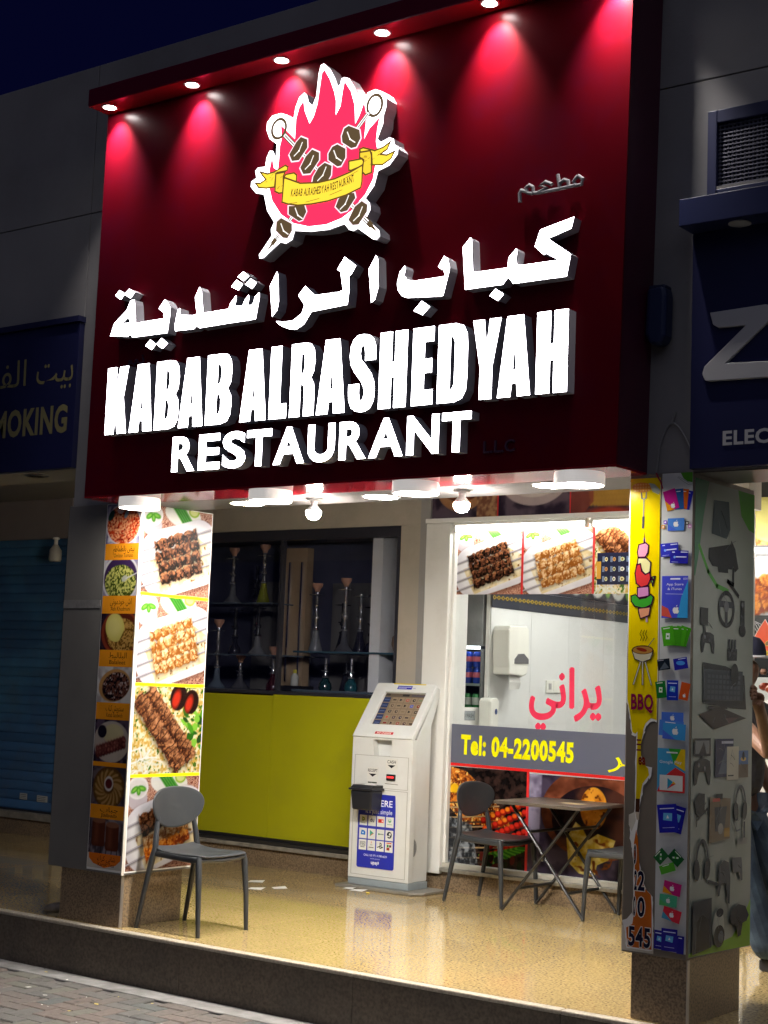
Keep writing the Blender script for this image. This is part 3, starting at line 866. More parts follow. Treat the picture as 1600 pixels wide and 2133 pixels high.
LP={'ring1':(-0.278,4.408),'ring1r':(-0.22,4.397),'ring1t':(-0.281,4.465),'ring2':(0.366,4.41),'ring2r':(0.42,4.399),'ring2t':(0.367,4.47),'s1a':(-0.231,4.36),'s1b':(0.423,3.725),'s2a':(0.323,4.371),'s2b':(-0.334,3.725),'txt0':(-0.175,4.011),'txt1':(0.262,4.036),'txth':(-0.177,4.048)}
MATAM=[[(1.53,3.858),(1.556,3.838),(1.55,3.813),(1.522,3.812),(1.506,3.834),(1.53,3.858)],[(1.518,3.815),(1.453,3.812),(1.311,3.81),(1.289,3.815)],[(1.421,3.882),(1.433,3.815)],[(1.433,3.839),(1.456,3.851),(1.478,3.841),(1.481,3.815)],[(1.39,3.839),(1.354,3.858),(1.324,3.843),(1.364,3.83),(1.311,3.81)],[(1.289,3.815),(1.285,3.844),(1.265,3.857),(1.246,3.846),(1.257,3.819),(1.285,3.812)],[(1.253,3.825),(1.22,3.838),(1.212,3.824),(1.215,3.781)]]
#LLC [(1.028, 2.561), (1.191, 2.561), (1.03, 2.613)] [(-1.464, 3.24), (-1.325, 3.245)]
sg = thing('restaurant_sign', 'large dark red restaurant sign with lit white letters and flame logo', 'sign', (0.02, -0.1, 2.47))
outl = [(-1.728, 2.482), (1.750, 2.482), (1.789, 4.795), (-1.719, 4.795)]
MB().prism([outl], FACE(0.044), 0.0, 0.296).build('box_body', mat('maroon_side_panel', (0.10, 0.008, 0.035), 0.4, noise=(1.5, (0.08, 0.007, 0.03), 4)), sg)
MB().prism([outl], FACE(0.044), 0.2965, 0.308).build('face_panel', G['redacp'], sg)
MB().box(-1.728, 1.75, -0.264, 0.044, 2.470, 2.4815).build('soffit_panel', G['redgloss'], sg)
# light bar along the top
MB().box(-1.722, 1.80, -0.425, 0.044, 4.797, 4.90).build('light_bar', mat('dark_red_bar', (0.13, 0.004, 0.02), 0.3), sg, bevel=0.002)
MB().box(-1.718, 1.796, -0.422, -0.266, 4.7935, 4.7965).build('bar_underside', G['redgloss'], sg)
for x in (-1.61, -0.942, -0.28, 0.398, 1.053, 1.71):
    sp = MB().lathe([(0.046, 0.004), (0.048, -0.003), (0.040, -0.006), (0.036, -0.002)], (x, -0.356, 4.7935), 20).build('spotlight', mat('white_ring', (0.6, 0.6, 0.58), 0.4), sg, True)
    MB().lathe([(0.034, 0.003), (0.034, -0.004)], (x, -0.356, 4.7935), 16).build('lens', G['spotface'], sp)
    ld = bpy.data.lights.new('spot_lamp', 'SPOT')
    ld.energy = 62.0
    ld.color = (1.0, 0.93, 0.9)
    ld.spot_size = R(80)
    ld.spot_blend = 1.0
    ld.shadow_soft_size = 0.025
    lo = bpy.data.objects.new('spot_lamp', ld)
    lo.location = (x, -0.356, 4.783)
    lo.rotation_euler = (R(24), 0, 0)
    COL.objects.link(lo)
# arabic letters
SF = FACE(-0.264)
for i, lp in enumerate(ARABIC):
    lps = [lp]
    if i == 8:
        lps = [lp, HOLE]
    MB().prism(lps, SF, 0.0, 0.070, 0, 1).build('letter', [G['LED'], G['letter_side']], sg)
TPL = {
 'K': [[(0, 0), (.42, 0), (.44, .37), (.58, 0), (1, 0), (.80, .54), (.98, 1), (.58, 1), (.43, .66), (.42, 1), (0, 1)]],
 'A': [[(0, 0), (.40, 0), (.43, .16), (.58, .16), (.61, 0), (1, 0), (.75, 1), (.25, 1)], [(.455, .33), (.555, .33), (.505, .76)]],
 'B': [[(0, 0), (.60, 0), (.85, .03), (.97, .12), (1, .25), (.97, .40), (.84, .50), (.95, .58), (.98, .75), (.93, .90), (.80, .98), (.58, 1), (0, 1)], [(.42, .14), (.52, .15), (.58, .22), (.58, .35), (.52, .42), (.42, .43)], [(.42, .57), (.52, .58), (.57, .65), (.57, .78), (.52, .85), (.42, .86)]],
 'L': [[(0, 0), (1, 0), (1, .2), (.62, .2), (.62, 1), (0, 1)]],
 'R': [[(0, 0), (.42, 0), (.42, .44), (.54, .42), (.58, .36), (.58, 0), (1, 0), (1, .34), (.96, .44), (.84, .52), (.95, .60), (.99, .75), (.94, .90), (.80, .98), (.58, 1), (0, 1)], [(.42, .58), (.52, .59), (.57, .66), (.57, .78), (.52, .85), (.42, .86)]],
 'S': [[(1, .66), (.60, .66), (.60, .76), (.56, .85), (.50, .87), (.43, .84), (.41, .76), (.45, .68), (.62, .60), (.85, .48), (.97, .36), (1, .24), (.97, .12), (.85, .03), (.68, -.01), (.50, -.015), (.30, 0), (.12, .05), (.02, .15), (0, .26), (0, .36), (.40, .36), (.40, .24), (.43, .15), (.50, .13), (.57, .16), (.60, .23), (.57, .31), (.45, .40), (.20, .52), (.06, .62), (.01, .74), (.04, .87), (.14, .96), (.32, 1.01), (.5, 1.015), (.72, 1.0), (.90, .94), (.98, .85), (1, .75)]],
 'H': [[(0, 0), (.44, 0), (.44, .40), (.56, .40), (.56, 0), (1, 0), (1, 1), (.56, 1), (.56, .60), (.44, .60), (.44, 1), (0, 1)]],
 'E': [[(0, 0), (1, 0), (1, .19), (.57, .19), (.57, .41), (.93, .41), (.93, .59), (.57, .59), (.57, .81), (1, .81), (1, 1), (0, 1)]],
 'D': [[(0, 0), (.58, 0), (.85, .04), (.97, .14), (1, .3), (1, .7), (.97, .86), (.85, .96), (.58, 1), (0, 1)], [(.42, .16), (.50, .17), (.57, .24), (.57, .76), (.5, .83), (.42, .84)]],
 'Y': [[(.28, 0), (.72, 0), (.72, .40), (1, 1), (.60, 1), (.50, .64), (.40, 1), (0, 1), (.28, .40)]],
}
for ch, x0, x1, z in KAB:
    lps = [[(x0 + a * (x1 - x0), 2.821 + b * 0.389) for a, b in lp] for lp in TPL[ch]]
    MB().prism(lps, SF, 0.0, 0.070, 0, 1).build('letter', [G['LED'], G['letter_side']], sg)
for ch, x0, x1, z in REST:
    v, f, bb = glyphs(ch, 0.030 if ch != 'S' else 0.030, 0.5, 5)
    m = MB()
    ky = 0.195 / (0.682 + 0.06)
    zo = 2.576 + 0.03 * ky
    m.v = [tuple(SF.p(x0 + (a - bb[0]) / (bb[1] - bb[0]) * (x1 - x0), zo + b * ky, (c + 0.5) * 0.070)) for a, b, c in v]
    m.f = [q for q, nz in f]
    m.m = [0 if nz > 0.9 else 1 for q, nz in f]
    m.build('letter', [G['LED'], G['letter_side']], sg)
GL = mat('unlit_grey_letter', (0.42, 0.41, 0.42), 0.5)
m = MB()
for st in MATAM:
    m.tube([tuple(FACE(-0.264).p(a, b, 0.02)) for a, b in st], 0.0095, 8)
m.build('small_word', GL, sg)
def flat_word(t, x0, x1, z, h, m_, name='small_word', lift=0.012, bold=0.01):
    v, f, bb = glyphs(t, bold, 0.5)
    k = h / 0.7
    q = MB()
    q.v = [tuple(SF.p(x0 + (a - bb[0]) / (bb[1] - bb[0]) * (x1 - x0), z + b * k, (c + .5) * lift)) for a, b, c in v]
    q.f = [a for a, nz in f]; q.m = [0] * len(q.f)
    return q.build(name, m_, sg)
DG = mat('unlit_dim_letter', (0.10, 0.045, 0.08), 0.5)
flat_word('L.L.C', 1.042, 1.215, 2.572, 0.058, DG)
flat_word(arabic('ذ.م.م'), -1.42, -1.29, 3.235, 0.05, DG)
# flame logo
LF = FACE(-0.264)
lb = MB().prism([LOGO['OUT']], LF, 0.0, 0.088, 0, 1).build('flame_logo', [emit('logo_white', (1.0, 0.95, 0.98), 3.2), G['letter_side']], sg)
LPM = print_mat('lit_print', 0.35, 0.95)
LGF = FACE(-0.352)
def lprint(base):
    return Print(LGF, base)
p = lprint(0.0008); p.poly(LOGO['RED'], 'fb2f58'); p.build('flame', LPM, lb)
BR, BRD, WH, YE, YD = '54442f', '4d4238', 'ffffff', 'f0d03c', '5a4420'
def skewer(r0, rr_, a, b, base):
    p = lprint(base)
    ux, uy = b[0] - a[0], b[1] - a[1]
    d = math.hypot(ux, uy); ux, uy = ux / d, uy / d
    pts = [(r0[0] + rr_[0] * math.cos(t * .2618), r0[1] + rr_[1] * math.sin(t * .2618)) for t in range(24)]
    inn = [(r0[0] + (rr_[0] - .017) * math.cos(t * .2618), r0[1] + (rr_[1] - .017) * math.sin(t * .2618)) for t in range(24)]
    p.poly(pts, BR, [inn[::-1]])
    p.line([a, (b[0] - ux * .08, b[1] - uy * .08)], 0.030, BR)
    p.line([a, (b[0] - ux * .08, b[1] - uy * .08)], 0.018, WH)
    p.line([a, (b[0] - ux * .08, b[1] - uy * .08)], 0.006, BR)
    q = (b[0] - ux * .10, b[1] - uy * .10)
    p.poly([(q[0] - uy * .014, q[1] + ux * .014), (b[0], b[1]), (q[0] + uy * .014, q[1] - ux * .014)], BR)
    return p.build('skewer', LPM, lb)
skewer(LP['ring1'], (0.058, 0.062), LP['s1a'], LP['s1b'], 0.0012)
skewer(LP['ring2'], (0.056, 0.064), LP['s2a'], LP['s2b'], 0.0020)
for i, q in enumerate(LOGO['M']):
    p = lprint(0.0030 + i * 0.0003)
    c = (sum(a for a, b in q) / len(q), sum(b for a, b in q) / len(q))
    p.poly([(c[0] + (a - c[0]) * 1.12, c[1] + (b - c[1]) * 1.12) for a, b in q], 'ffe6ee')
    p.poly(q, BR)
    s_ = 1 if i in (0, 1, 2, 7, 8) else -1
    p.line([(c[0] - .030 * s_, c[1] - .034), (c[0] + .002 * s_, c[1] - .012), (c[0] + .022 * s_, c[1] + .030)], 0.006, 'f4efe8')
    p.build('meat_chunk', LPM, lb)
p = lprint(0.0070)
for k in ('F3', 'F6', 'F2', 'F5', 'F1', 'F4', 'BAN'):
    p.outline(LOGO[k], YE if k not in ('F2', 'F5') else 'e3c136', YD, 0.009)
rp = random.Random(2)
for k in ('F3', 'F6', 'F2', 'F5'):
    q = LOGO[k]; cx = sum(a for a, b in q) / len(q); cz = sum(b for a, b in q) / len(q)
    for t in range(7):
        x, z = cx + rp.uniform(-.035, .035), cz + rp.uniform(-.03, .03)
        p.line([(x, z), (x + .01, z + .004)], 0.0025, YD)
for a, b in (((-.2, 3.975), (-.12, 3.97)), ((-.06, 3.963), (.03, 3.968)), ((.1, 3.975), (.18, 3.99)), ((.2, 4.05), (.28, 4.075)), ((-.14, 4.085), (-.06, 4.088))):
    p.line([a, b], 0.003, YD)
p.build('ribbon', LPM, lb)
p = lprint(0.0095)
txt = 'KABAB ALRASHEDYAH RESTAURANT'
x = -0.168
ws_ = []
for ch in txt:
    ws_.append(0.35 if ch == ' ' else (glyphs(ch, .02)[2][1] - glyphs(ch, .02)[2][0]) + 0.10)
kx = 0.43 / sum(ws_)
for ch, w in zip(txt, ws_):
    t = (x + 0.168) / 0.43
    zz = 4.011 + 0.012 * t - 0.022 * math.sin(math.pi * t)
    sl = math.atan((0.012 - 0.022 * math.pi * math.cos(math.pi * t)) / 0.43)
    if ch != ' ':
        p.text(ch, x + w * kx / 2, zz, 0.040, '43331c', width=(w - 0.10) * kx, bold=.02, rot=sl)
    x += w * kx
p.build('ribbon_text', LPM, lb)

# ------------------------------------------------------------------ lamps under the sign
def lamp_label(i, n):
    return ['leftmost', 'second', 'third', 'rightmost'][i]
wb = mat('lamp_body_white', (0.8, 0.8, 0.8), 0.35)
DL = ['round surface lamp under the sign beside the grey clad column', 'round surface lamp under the sign above the first two hookah shelves', 'round surface lamp under the sign above the pay kiosk', 'round surface lamp under the sign nearest the narrow right column']
for i, (x, y) in enumerate(((-1.385, -0.150), (-0.392, -0.150), (0.566, -0.150), (1.501, -0.150))):
    t = thing('ceiling_lamp', DL[i], 'lamp', (x, y, 2.41), 'round lamps under the sign')
    MB().lathe([(0.118, 0.0595), (0.120, 0.04), (0.120, 0.0), (0.1125, 0.0), (0.1125, 0.04)], (x, y, 2.41), 32).build('housing', emit('lamp_side_glow', (1, .95, .9), 0.3), t, True)
    MB().lathe([(0.112, 0.008), (0.112, 0.003), (0.06, 0.0), (0.01, -0.001)], (x, y, 2.41), 32).build('diffuser', G['lamp'], t)
DL = ['flush round downlight in the beam behind the second surface lamp', 'flush round downlight in the beam between the two bare bulbs', 'flush round downlight in the beam behind the rightmost surface lamp']
for i, (x, y) in enumerate(((-0.915, 0.255), (0.041, 0.265), (1.166, 0.18))):
    t = thing('downlight', DL[i], 'lamp', (x, y, 2.47), 'flush downlights in the beam')
    MB().lathe([(0.105, 0.004), (0.108, -0.004), (0.097, -0.007), (0.094, -0.003)], (x, y, 2.472), 32).build('ring', wb, t, True)
    MB().lathe([(0.092, 0.002), (0.092, -0.005)], (x, y, 2.472), 28).build('diffuser', G['lamp2'], t)
for i, (x, y) in enumerate(((-0.385, 0.215), (0.630, 0.175))):
    t = thing('bulb_lamp', ['lit bare bulb hanging under the sign left of the kiosk', 'lit bare bulb hanging under the sign beside the restaurant window'][i], 'lamp', (x, y, 2.36), 'bare bulbs under the sign')
    MB().lathe([(0.04, 0.114), (0.042, 0.10), (0.02, 0.095), (0.02, 0.075)], (x, y, 2.36), 18).build('lamp_holder', wb, t, True)
    MB().lathe([(0.014, 0.078), (0.022, 0.07), (0.036, 0.052), (0.0415, 0.0405), (0.03, 0.0402)], (x, y, 2.36), 20).build('bulb_neck', wb, t, True)
    MB().lathe([(0.0415, 0.040), (0.042, 0.033), (0.040, 0.016), (0.028, -0.002), (0.01, -0.009)], (x, y, 2.36), 20).build('bulb', G['bulb'], t, True)

for i, (x, y) in enumerate(((2.9, 0.15), (3.4, 1.6))):
    t = thing('ceiling_lamp', ['lit round lamp under the beam of the electronics shop', 'lit round lamp on the arcade ceiling before the electronics shop'][i], 'lamp', (x, y, 2.41))
    z = 2.415 if i == 0 else 2.96
    MB().lathe([(0.118, 0.0595), (0.120, 0.04), (0.120, 0.0), (0.1125, 0.0), (0.1125, 0.04)], (x, y, z), 24).build('housing', MATS['lamp_side_glow'], t, True)
    MB().lathe([(0.112, 0.008), (0.112, 0.003), (0.06, 0.0), (0.01, -0.001)], (x, y, z), 24).build('diffuser', G['lamp3'], t)

# ------------------------------------------------------------------ food photographs (printed)
def bowl_mint(c, x, y, r):
    c.put(c.ell(x, y + r * .75, r * .95, r * .75), 'cfc4cc')
    c.put(c.ell(x, y, r, r * .78), 'f6f2f2')
    c.put(c.ell(x, y, r * .86, r * .62, 0, 3), 'e3dede')
    for a, l in ((2.6, .55), (0.2, .6), (1.4, .4)):
        c.put(c.ell(x + math.cos(a) * r * .38, y + math.sin(a) * r * .25, r * l * .7, r * .2, a), '4f9a2a')
        c.put(c.ell(x + math.cos(a) * r * .38, y + math.sin(a) * r * .22, r * l * .4, r * .09, a), '86c94c')
def table_cloth(c):
    n = np.abs(np.sin(c.noise(9, 2) * 40 + c.noise(22, 2) * 12))
    c.put(np.ones_like(c.X), c.mixn('7c3a2c', 'd9a890', n, 0.15, 0.85))
def greens_plate(c, x, y):
    c.put(c.ell(x, y, .27, .13, .1), 'f0eee8')
    for i in range(9):
        o = i * .02
        c.put(c.seg(x - .18 + o, y - .10, x + .02 + o, y + .10, .022), '2f7a2a' if i % 2 else '58a63c')
    c.put(c.ell(x + .16, y - .05, .08, .06), '9fc23a'); c.put(c.ell(x + .16, y - .05, .06, .042), 'dfe690')
PAL_DARK = ('1e120d', '5c3524', 'a9714c')
PAL_CHICK = ('9a5a20', 'dca468', 'f6dcb2')
PAL_KOFTA = ('43200f', '87502e', 'c98a5c')
PAL_ORANGE = ('8e3000', 'e07818', 'ffb050')
def pic_skewers(w, h, pals, seed):
    c = Cv(w, h, '8a4a38', seed)
    H = c.H
    table_cloth(c)
    bowl_mint(c, .12, .10 * H / .9, .145)
    greens_plate(c, .56, .06)
    c.put(c.rbox(.55, H * .60, .62, .36, .30, -.28, 6) * .35, '3a1c14')
    c.put(c.rbox(.55, H * .57, .60, .345, .30, -.28), 'e9e6ee')
    c.put(c.rbox(.55, H * .57, .52, .275, .24, -.28, 8), 'f7f6fa')
    c.put(c.poly([(.10, H * .62), (.80, H * .30), (1.02, H * .42), (1.02, H * .72), (.28, H * 1.0)]), c.mixn('e8d3a2', 'f6ecd0', c.noise(12, 3)))
    n = c.noise(22, 3)
    c.put(c.poly([(.10, H * .62), (.80, H * .30), (1.02, H * .42), (1.02, H * .72), (.28, H * 1.0)]) * np.clip((n - .66) * 8, 0, 1), '8a5a2a')
    a = -.30
    dx, dy = math.cos(a), math.sin(a)
    for k in range(4):
        cx, cy_ = .47 + k * .035, H * (.37 + .125 * k)
        c.put(c.seg(cx - dx * .62, cy_ - dy * .62 + .012, cx + dx * .62, cy_ + dy * .62 + .012, .02, 3) * .5, '4a4038')
        c.put(c.seg(cx - dx * .62, cy_ - dy * .62, cx + dx * .62, cy_ + dy * .62, .020), '8d8792')
        c.put(c.seg(cx - dx * .62, cy_ - dy * .62 - .004, cx + dx * .62, cy_ + dy * .62 - .004, .006), 'e6e2ea')
        pal = pals[k % len(pals)]
        L = .30 + .02 * c.rng.random()
        c.band(cx - dx * L, cy_ - dy * L, cx + dx * L, cy_ + dy * L, .050 if len(pals) < 2 else .056, pal, .105 + .03 * c.rng.random(), .55, 9)
    return c
def pic_kofta(w, h, seed, long=True):
    c = Cv(w, h, 'efdca0', seed)
    H = c.H
    n = c.noise(34, 2)
    c.put(np.ones_like(c.X), c.mixn('d9b04e', 'fbf3cf', n, .3, .62))
    g_ = c.noise(30, 2)
    c.put(np.clip((g_ - .66) * 12, 0, 1), '4f7a24')
    r = c.rng
    for i in range(26):
        x, y = .72 + r.random() * .28, H * (.26 + r.random() * .5)
        c.put(c.ell(x, y, .02 + .05 * r.random(), .014 + .03 * r.random(), r.random() * 3), ['2c6a14', '4f9c22', '8bd040', '1d4a12'][int(r.random() * 4)])
    for x, y, q in ((.63, H * .12, .12), (.82, H * .17, .11)):
        c.put(c.ell(x, y, q, q * 1.15, .4), '2a0e08'); c.put(c.ell(x - .03, y + .02, q * .45, q * .8, .4, 4), 'c8301a')
    for i in range(26):
        x, y = r.random() * .32, H * (.70 + r.random() * .28)
        a = r.random() * 3
        c.put(c.seg(x, y, x + .14 * math.cos(a), y + .10 * math.sin(a), .016), ['ffffff', 'e8ecd8', 'f4f4ea'][i % 3])
    for (x0, y0, x1, y1) in ((.20, H * .06, .86, H * .82), (.06, H * .14, .70, H * .93)):
        c.band(x0, y0, x1, y1, .088, PAL_KOFTA, .075, .16, 7)
        c.put(c.seg(x0 + .04, y0 - .01, x1 + .03, y1 - .03, .03, 12) * .25, 'e8b890')
    return c
def pic_dish(w, h, kind, seed):
    c = Cv(w, h, 'b9b0b4', seed)
    H = c.H
    y = H * .52
    r = c.rng
    def fill(m, a, b, sc, lo=.35, hi=.6):
        c.put(m, c.mixn(a, b, c.noise(sc, 2), lo, hi))
    if kind == 0:
        fill(np.ones_like(c.X), '6f6a88', 'd8d4e4', 7)
        c.put(c.ell(.5, y, .52, .44), 'ded8de'); m = c.ell(.5, y, .48, .41)
        fill(m, 'c23a18', 'f2a878', 30); c.put(m * np.clip((c.noise(26, 2) - .62) * 9, 0, 1), '7c1a0c')
        c.put(c.ell(.4, H * .16, .1, .07), 'e6e0dc'); c.put(c.ell(.58, H * .25, .05, .11, .5), '7fa2b8'); c.put(c.ell(.13, H * .28, .07, .13, .6), '24443c')
    elif kind == 1:
        fill(np.ones_like(c.X), '8d86a0', 'c9c4d2', 6)
        c.put(c.ell(.5, y, .54, .50), 'd8d4d8'); c.put(c.ell(.5, y, .49, .45), '3c2850')
        fill(c.ell(.5, y + .08, .46, .36), '3c4a14', 'c9c86c', 30); c.put(c.ell(.62, y, .09, .06, -.4), 'b9bcae'); c.put(c.seg(.66, y, 1.0, y - .12, .025), 'cfcfd6')
    elif kind == 2:
        fill(np.ones_like(c.X), '201426', '3a2a30', 5)
        c.put(c.ell(.58, y, .56, .48), '8a3a26'); c.put(c.ell(.60, y, .49, .42), '5a2416')
        fill(c.ell(.64, y + .06, .44, .35), '6a4818', 'c79a50', 34); m = c.ell(.42, y - .1, .27, .30, -.5); c.put(m, 'd9cc6a'); c.put(m * c.poly([(.9, 0), (1, H), (.45, H)]), '6a4818')
        c.put(c.ell(.40, y - .12, .2, .22, -.5, 8) * .6, 'ece294')
    elif kind == 3:
        fill(np.ones_like(c.X), 'a8a2a2', 'd6d2d0', 6)
        c.put(c.ell(.5, y, .46, .33, -.2), 'b98a54'); fill(c.ell(.54, y + .02, .40, .29, -.2), '1c1014', '6a4034', 26); c.put(c.ell(.54, y, .38, .27, -.2) * np.clip((c.noise(22, 2) - .64) * 8, 0, 1), 'b8a4a0')
    elif kind == 4:
        fill(np.ones_like(c.X), '2a2230', '57485a', 6)
        c.put(c.ell(.5, y, .52, .42), 'b8aca0'); c.put(c.ell(.55, y - .16, .3, .2), 'c9bd92'); c.put(c.ell(.22, y - .2, .13, .13), '1e1a2a')
        for k in range(2):
            for i in range(10):
                t = i / 9
                c.chunk(.12 + .74 * t, y + .16 + .10 * k - .22 * t, .07, .055, 1.1, ('2c0f10', '6c3030', 'a86858'))
    elif kind == 5:
        fill(np.ones_like(c.X), '3c3440', '6a5c60', 6)
        c.put(c.ell(.5, y + .02, .46, .42), '5e4020')
        for i in range(30):
            a = i / 30 * 6.283
            c.put(c.ell(.5 + .27 * math.cos(a), y + .03 + .24 * math.sin(a), .15, .055, a + .5), 'b28a52' if i % 2 else '7c5826')
        c.put(c.ell(.5, y - .06, .13, .15), 'd8cfc6'); c.put(c.ell(.5, y - .06, .10, .10), '5a1f22')
    else:
        fill(np.ones_like(c.X), '4a4048', '8d8288', 6)
        for i in range(7):
            c.put(c.seg(.1 + .15 * i, H * .5, .04 + .16 * i, H, .02), '2c2428')
        for x, yy in ((.28, .42), (.68, .52)):
            c.put(c.rbox(x, H * yy, .19, .26, .06), '5a2c1c'); c.put(c.ell(x, H * yy - .25, .19, .06), '8a5a44'); c.put(c.rbox(x - .06, H * yy, .06, .2, .04, 0, 6) * .5, '8d5038')
    return c

kp = thing('kebab_poster', 'tall poster of four kebab photos on the right side of grey column', 'poster', (-1.54, 0.34, 0.31))
FS = SIDE(-1.543)
box('backing', -1.5425, -1.5405, 0.040, 0.642, 0.312, 2.473, G['white'], kp)
FS = SIDE(-1.5405)
for z0, z1, kind, sd in ((1.945, 2.470, 0, 11), (1.411, 1.926, 1, 12), (0.876, 1.392, 2, 13), (0.320, 0.858, 3, 14)):
    w, h = 116, int(116 * (z1 - z0) / 0.588)
    c = [lambda: pic_skewers(w, h, [PAL_DARK], sd), lambda: pic_skewers(w, h, [PAL_CHICK], sd), lambda: pic_kofta(w, h, sd), lambda: pic_skewers(w, h, [PAL_KOFTA, PAL_DARK, PAL_CHICK, PAL_ORANGE], sd)][kind]()
    picture('panel', c, FS, 0.048, z0, 0.636, z1, G['gprint'], kp, gain=0.43)
for z in (1.927, 1.393, 0.859):
    box('yellow_strip', -1.5402, -1.5385, 0.048, 0.636, z, z + 0.017, mat('yellow_print', lin('ffee00'), 0.35), kp)
mp = thing('menu_poster', 'narrow dish menu strip with orange captions on the grey column front', 'poster', (-1.69, 0.02, 0.31))
FM = FACE(0.0275)
MX0, MX1 = -1.832, -1.546
MB().prism([[(MX0 - .004, .312), (MX1 + .003, .312), (MX1 + .003, 2.472), (MX0 - .004, 2.472)]], FM, 0, 0.0015).build('backing', G['white'], mp)
pcs = [(2.232, 2.47), (1.919, 2.133), (1.597, 1.813), (1.287, 1.498), (0.939, 1.187), (0.691, 0.913), (0.41, 0.61)]
caps = [(2.133, 2.232), (1.813, 1.919), (1.498, 1.597), (1.187, 1.287), (0.913, 0.939), (0.61, 0.691), (0.325, 0.41)]
words = [('بيض بالطماطم', 'Omlate Tomato'), ('اش خودموني', 'Ash Khudmuni'), ('البلاليط', 'Balaleet'), ('سندويش كباب', 'Kabab Sandwich'), None, ('جباب', 'Jabab'), ('شابي كرك', 'Karak Tea')]
for i, (z0, z1) in enumerate(pcs):
    w = 64
    picture('dish_picture', pic_dish(w, int(w * (z1 - z0) / (MX1 - MX0)), i, 30 + i), FM, MX0, z0, MX1, z1, G['gprint'], mp, 0.0025, 0.75)
for i, (z0, z1) in enumerate(caps):
    p = Print(FM, 0.0027)
    if i < 6:
        p.rect(MX0, z0, MX1, z1, 'd98a1c')
    else:
        p.rect(MX0, z0, MX1, z1, 'b9b4aa')
        p.poly([(MX0 + .01, z1), (MX0 + .012, z1 - .03), (MX0 + .05, z0 + .025), (-1.69, z0 + .004), (MX1 - .05, z0 + .025), (MX1 - .012, z1 - .03), (MX1 - .01, z1)], 'd06a18')
    if words[i]:
        a, e = words[i]
        h = z1 - z0
        xs = 0.18 if i < 2 else 0.15
        p.text(arabic(a), -1.675, z0 + h * .52, h * .34, '1c120c', width=xs)
        p.text(e, -1.675, z0 + h * .16, h * .24, '2c1c10', width=xs * .9)
    p.build('caption', G['gprint'], mp)
box('corner_trim', -1.5455, -1.5375, 0.0205, 0.0395, 0.30, 2.473, mat('cream_trim', (0.62, 0.58, 0.52), 0.4), mp)

# ------------------------------------------------------------------ posters on the narrow right column
FR = FACE(0.030)
tb = thing('barbecue_poster', 'torn yellow BBQ poster with cartoon skewer and grill', 'poster', (1.75, 0.03, 0.31))
p = Print(FR, 0.001)
p.poly([(1.674, .30), (1.834, .30), (1.834, .395), (1.674, .41)], 'd0c9b8')
p.build('white_paper', G['print'], tb)
p = Print(FR, 0.002)
top = [(1.676, 2.455), (1.829, 2.455), (1.831, 1.339), (1.803, 1.347), (1.775, 1.322), (1.762, 1.287), (1.744, 1.293), (1.725, 1.272), (1.709, 1.280), (1.701, 1.33), (1.688, 1.40), (1.680, 1.43)]
low = [(1.735, 1.30), (1.766, 1.29), (1.753, 1.22), (1.757, 1.15), (1.792, 1.12), (1.798, 1.09), (1.766, 1.05), (1.754, .98), (1.752, .9), (1.748, .80), (1.753, .74), (1.760, .66), (1.785, .585), (1.818, .558), (1.823, .50), (1.826, .318), (1.705, .318), (1.695, .40), (1.728, .42), (1.738, .5), (1.734, .7), (1.724, .76), (1.712, .82), (1.712, .87), (1.732, .91), (1.734, 1.05)]
def ragged(q, amp, n=4):
    out_ = []
    for i in range(len(q)):
        (x0, y0), (x1, y1) = q[i], q[(i + 1) % len(q)]
        k = max(1, min(n, int(math.hypot(x1 - x0, y1 - y0) / .012)))
        for t in range(k):
            out_.append((x0 + (x1 - x0) * t / k + rt.uniform(-amp, amp), y0 + (y1 - y0) * t / k + rt.uniform(-amp, amp)))
    return out_
rt = random.Random(4)
def grow(q, d):
    c0 = sum(a for a, b in q) / len(q)
    return [(a + (d if a > c0 else -d), b - d) for a, b in q]
rt = random.Random(4)
p.poly(ragged([(a, b - .010) for a, b in grow(top, .002)], .0035, 5), 'f4f2ee')
p.poly(ragged(grow(low, .0065), .0030, 5), 'f4f2ee')
p.poly([(1.775, 1.13), (1.812, 1.125), (1.808, 1.085), (1.80, 1.07), (1.79, 1.09)], 'f2f0f0')
p.poly([(1.70, .905), (1.73, .92), (1.735, .88), (1.715, .83), (1.70, .86)], 'd8d2c4')
p.poly([(1.676, .43), (1.70, .44), (1.725, .47), (1.728, .42), (1.69, .385)], 'ebe8e4')
p.poly(top, 'f0d400')
zs = [q for q in low if q[1] > .93]
p.poly([(1.735, 1.30), (1.766, 1.29), (1.753, 1.22), (1.757, 1.15), (1.792, 1.12), (1.798, 1.09), (1.766, 1.05), (1.754, .98), (1.733, .98), (1.734, 1.05)], 'e3c60a')
p.poly([(1.733, .98), (1.754, .98), (1.752, .92), (1.732, .92)], '4a2c20')
p.poly([(1.732, .92), (1.752, .92), (1.752, .885), (1.74, .885)], 'c9b9a4')
p.poly([(1.748, .80), (1.753, .74), (1.760, .66), (1.785, .585), (1.818, .558), (1.823, .50), (1.826, .318), (1.705, .318), (1.697, .40), (1.728, .42), (1.738, .5), (1.734, .7), (1.728, .78), (1.738, .84)], 'cc6a22')
OUTL = '3a1230'
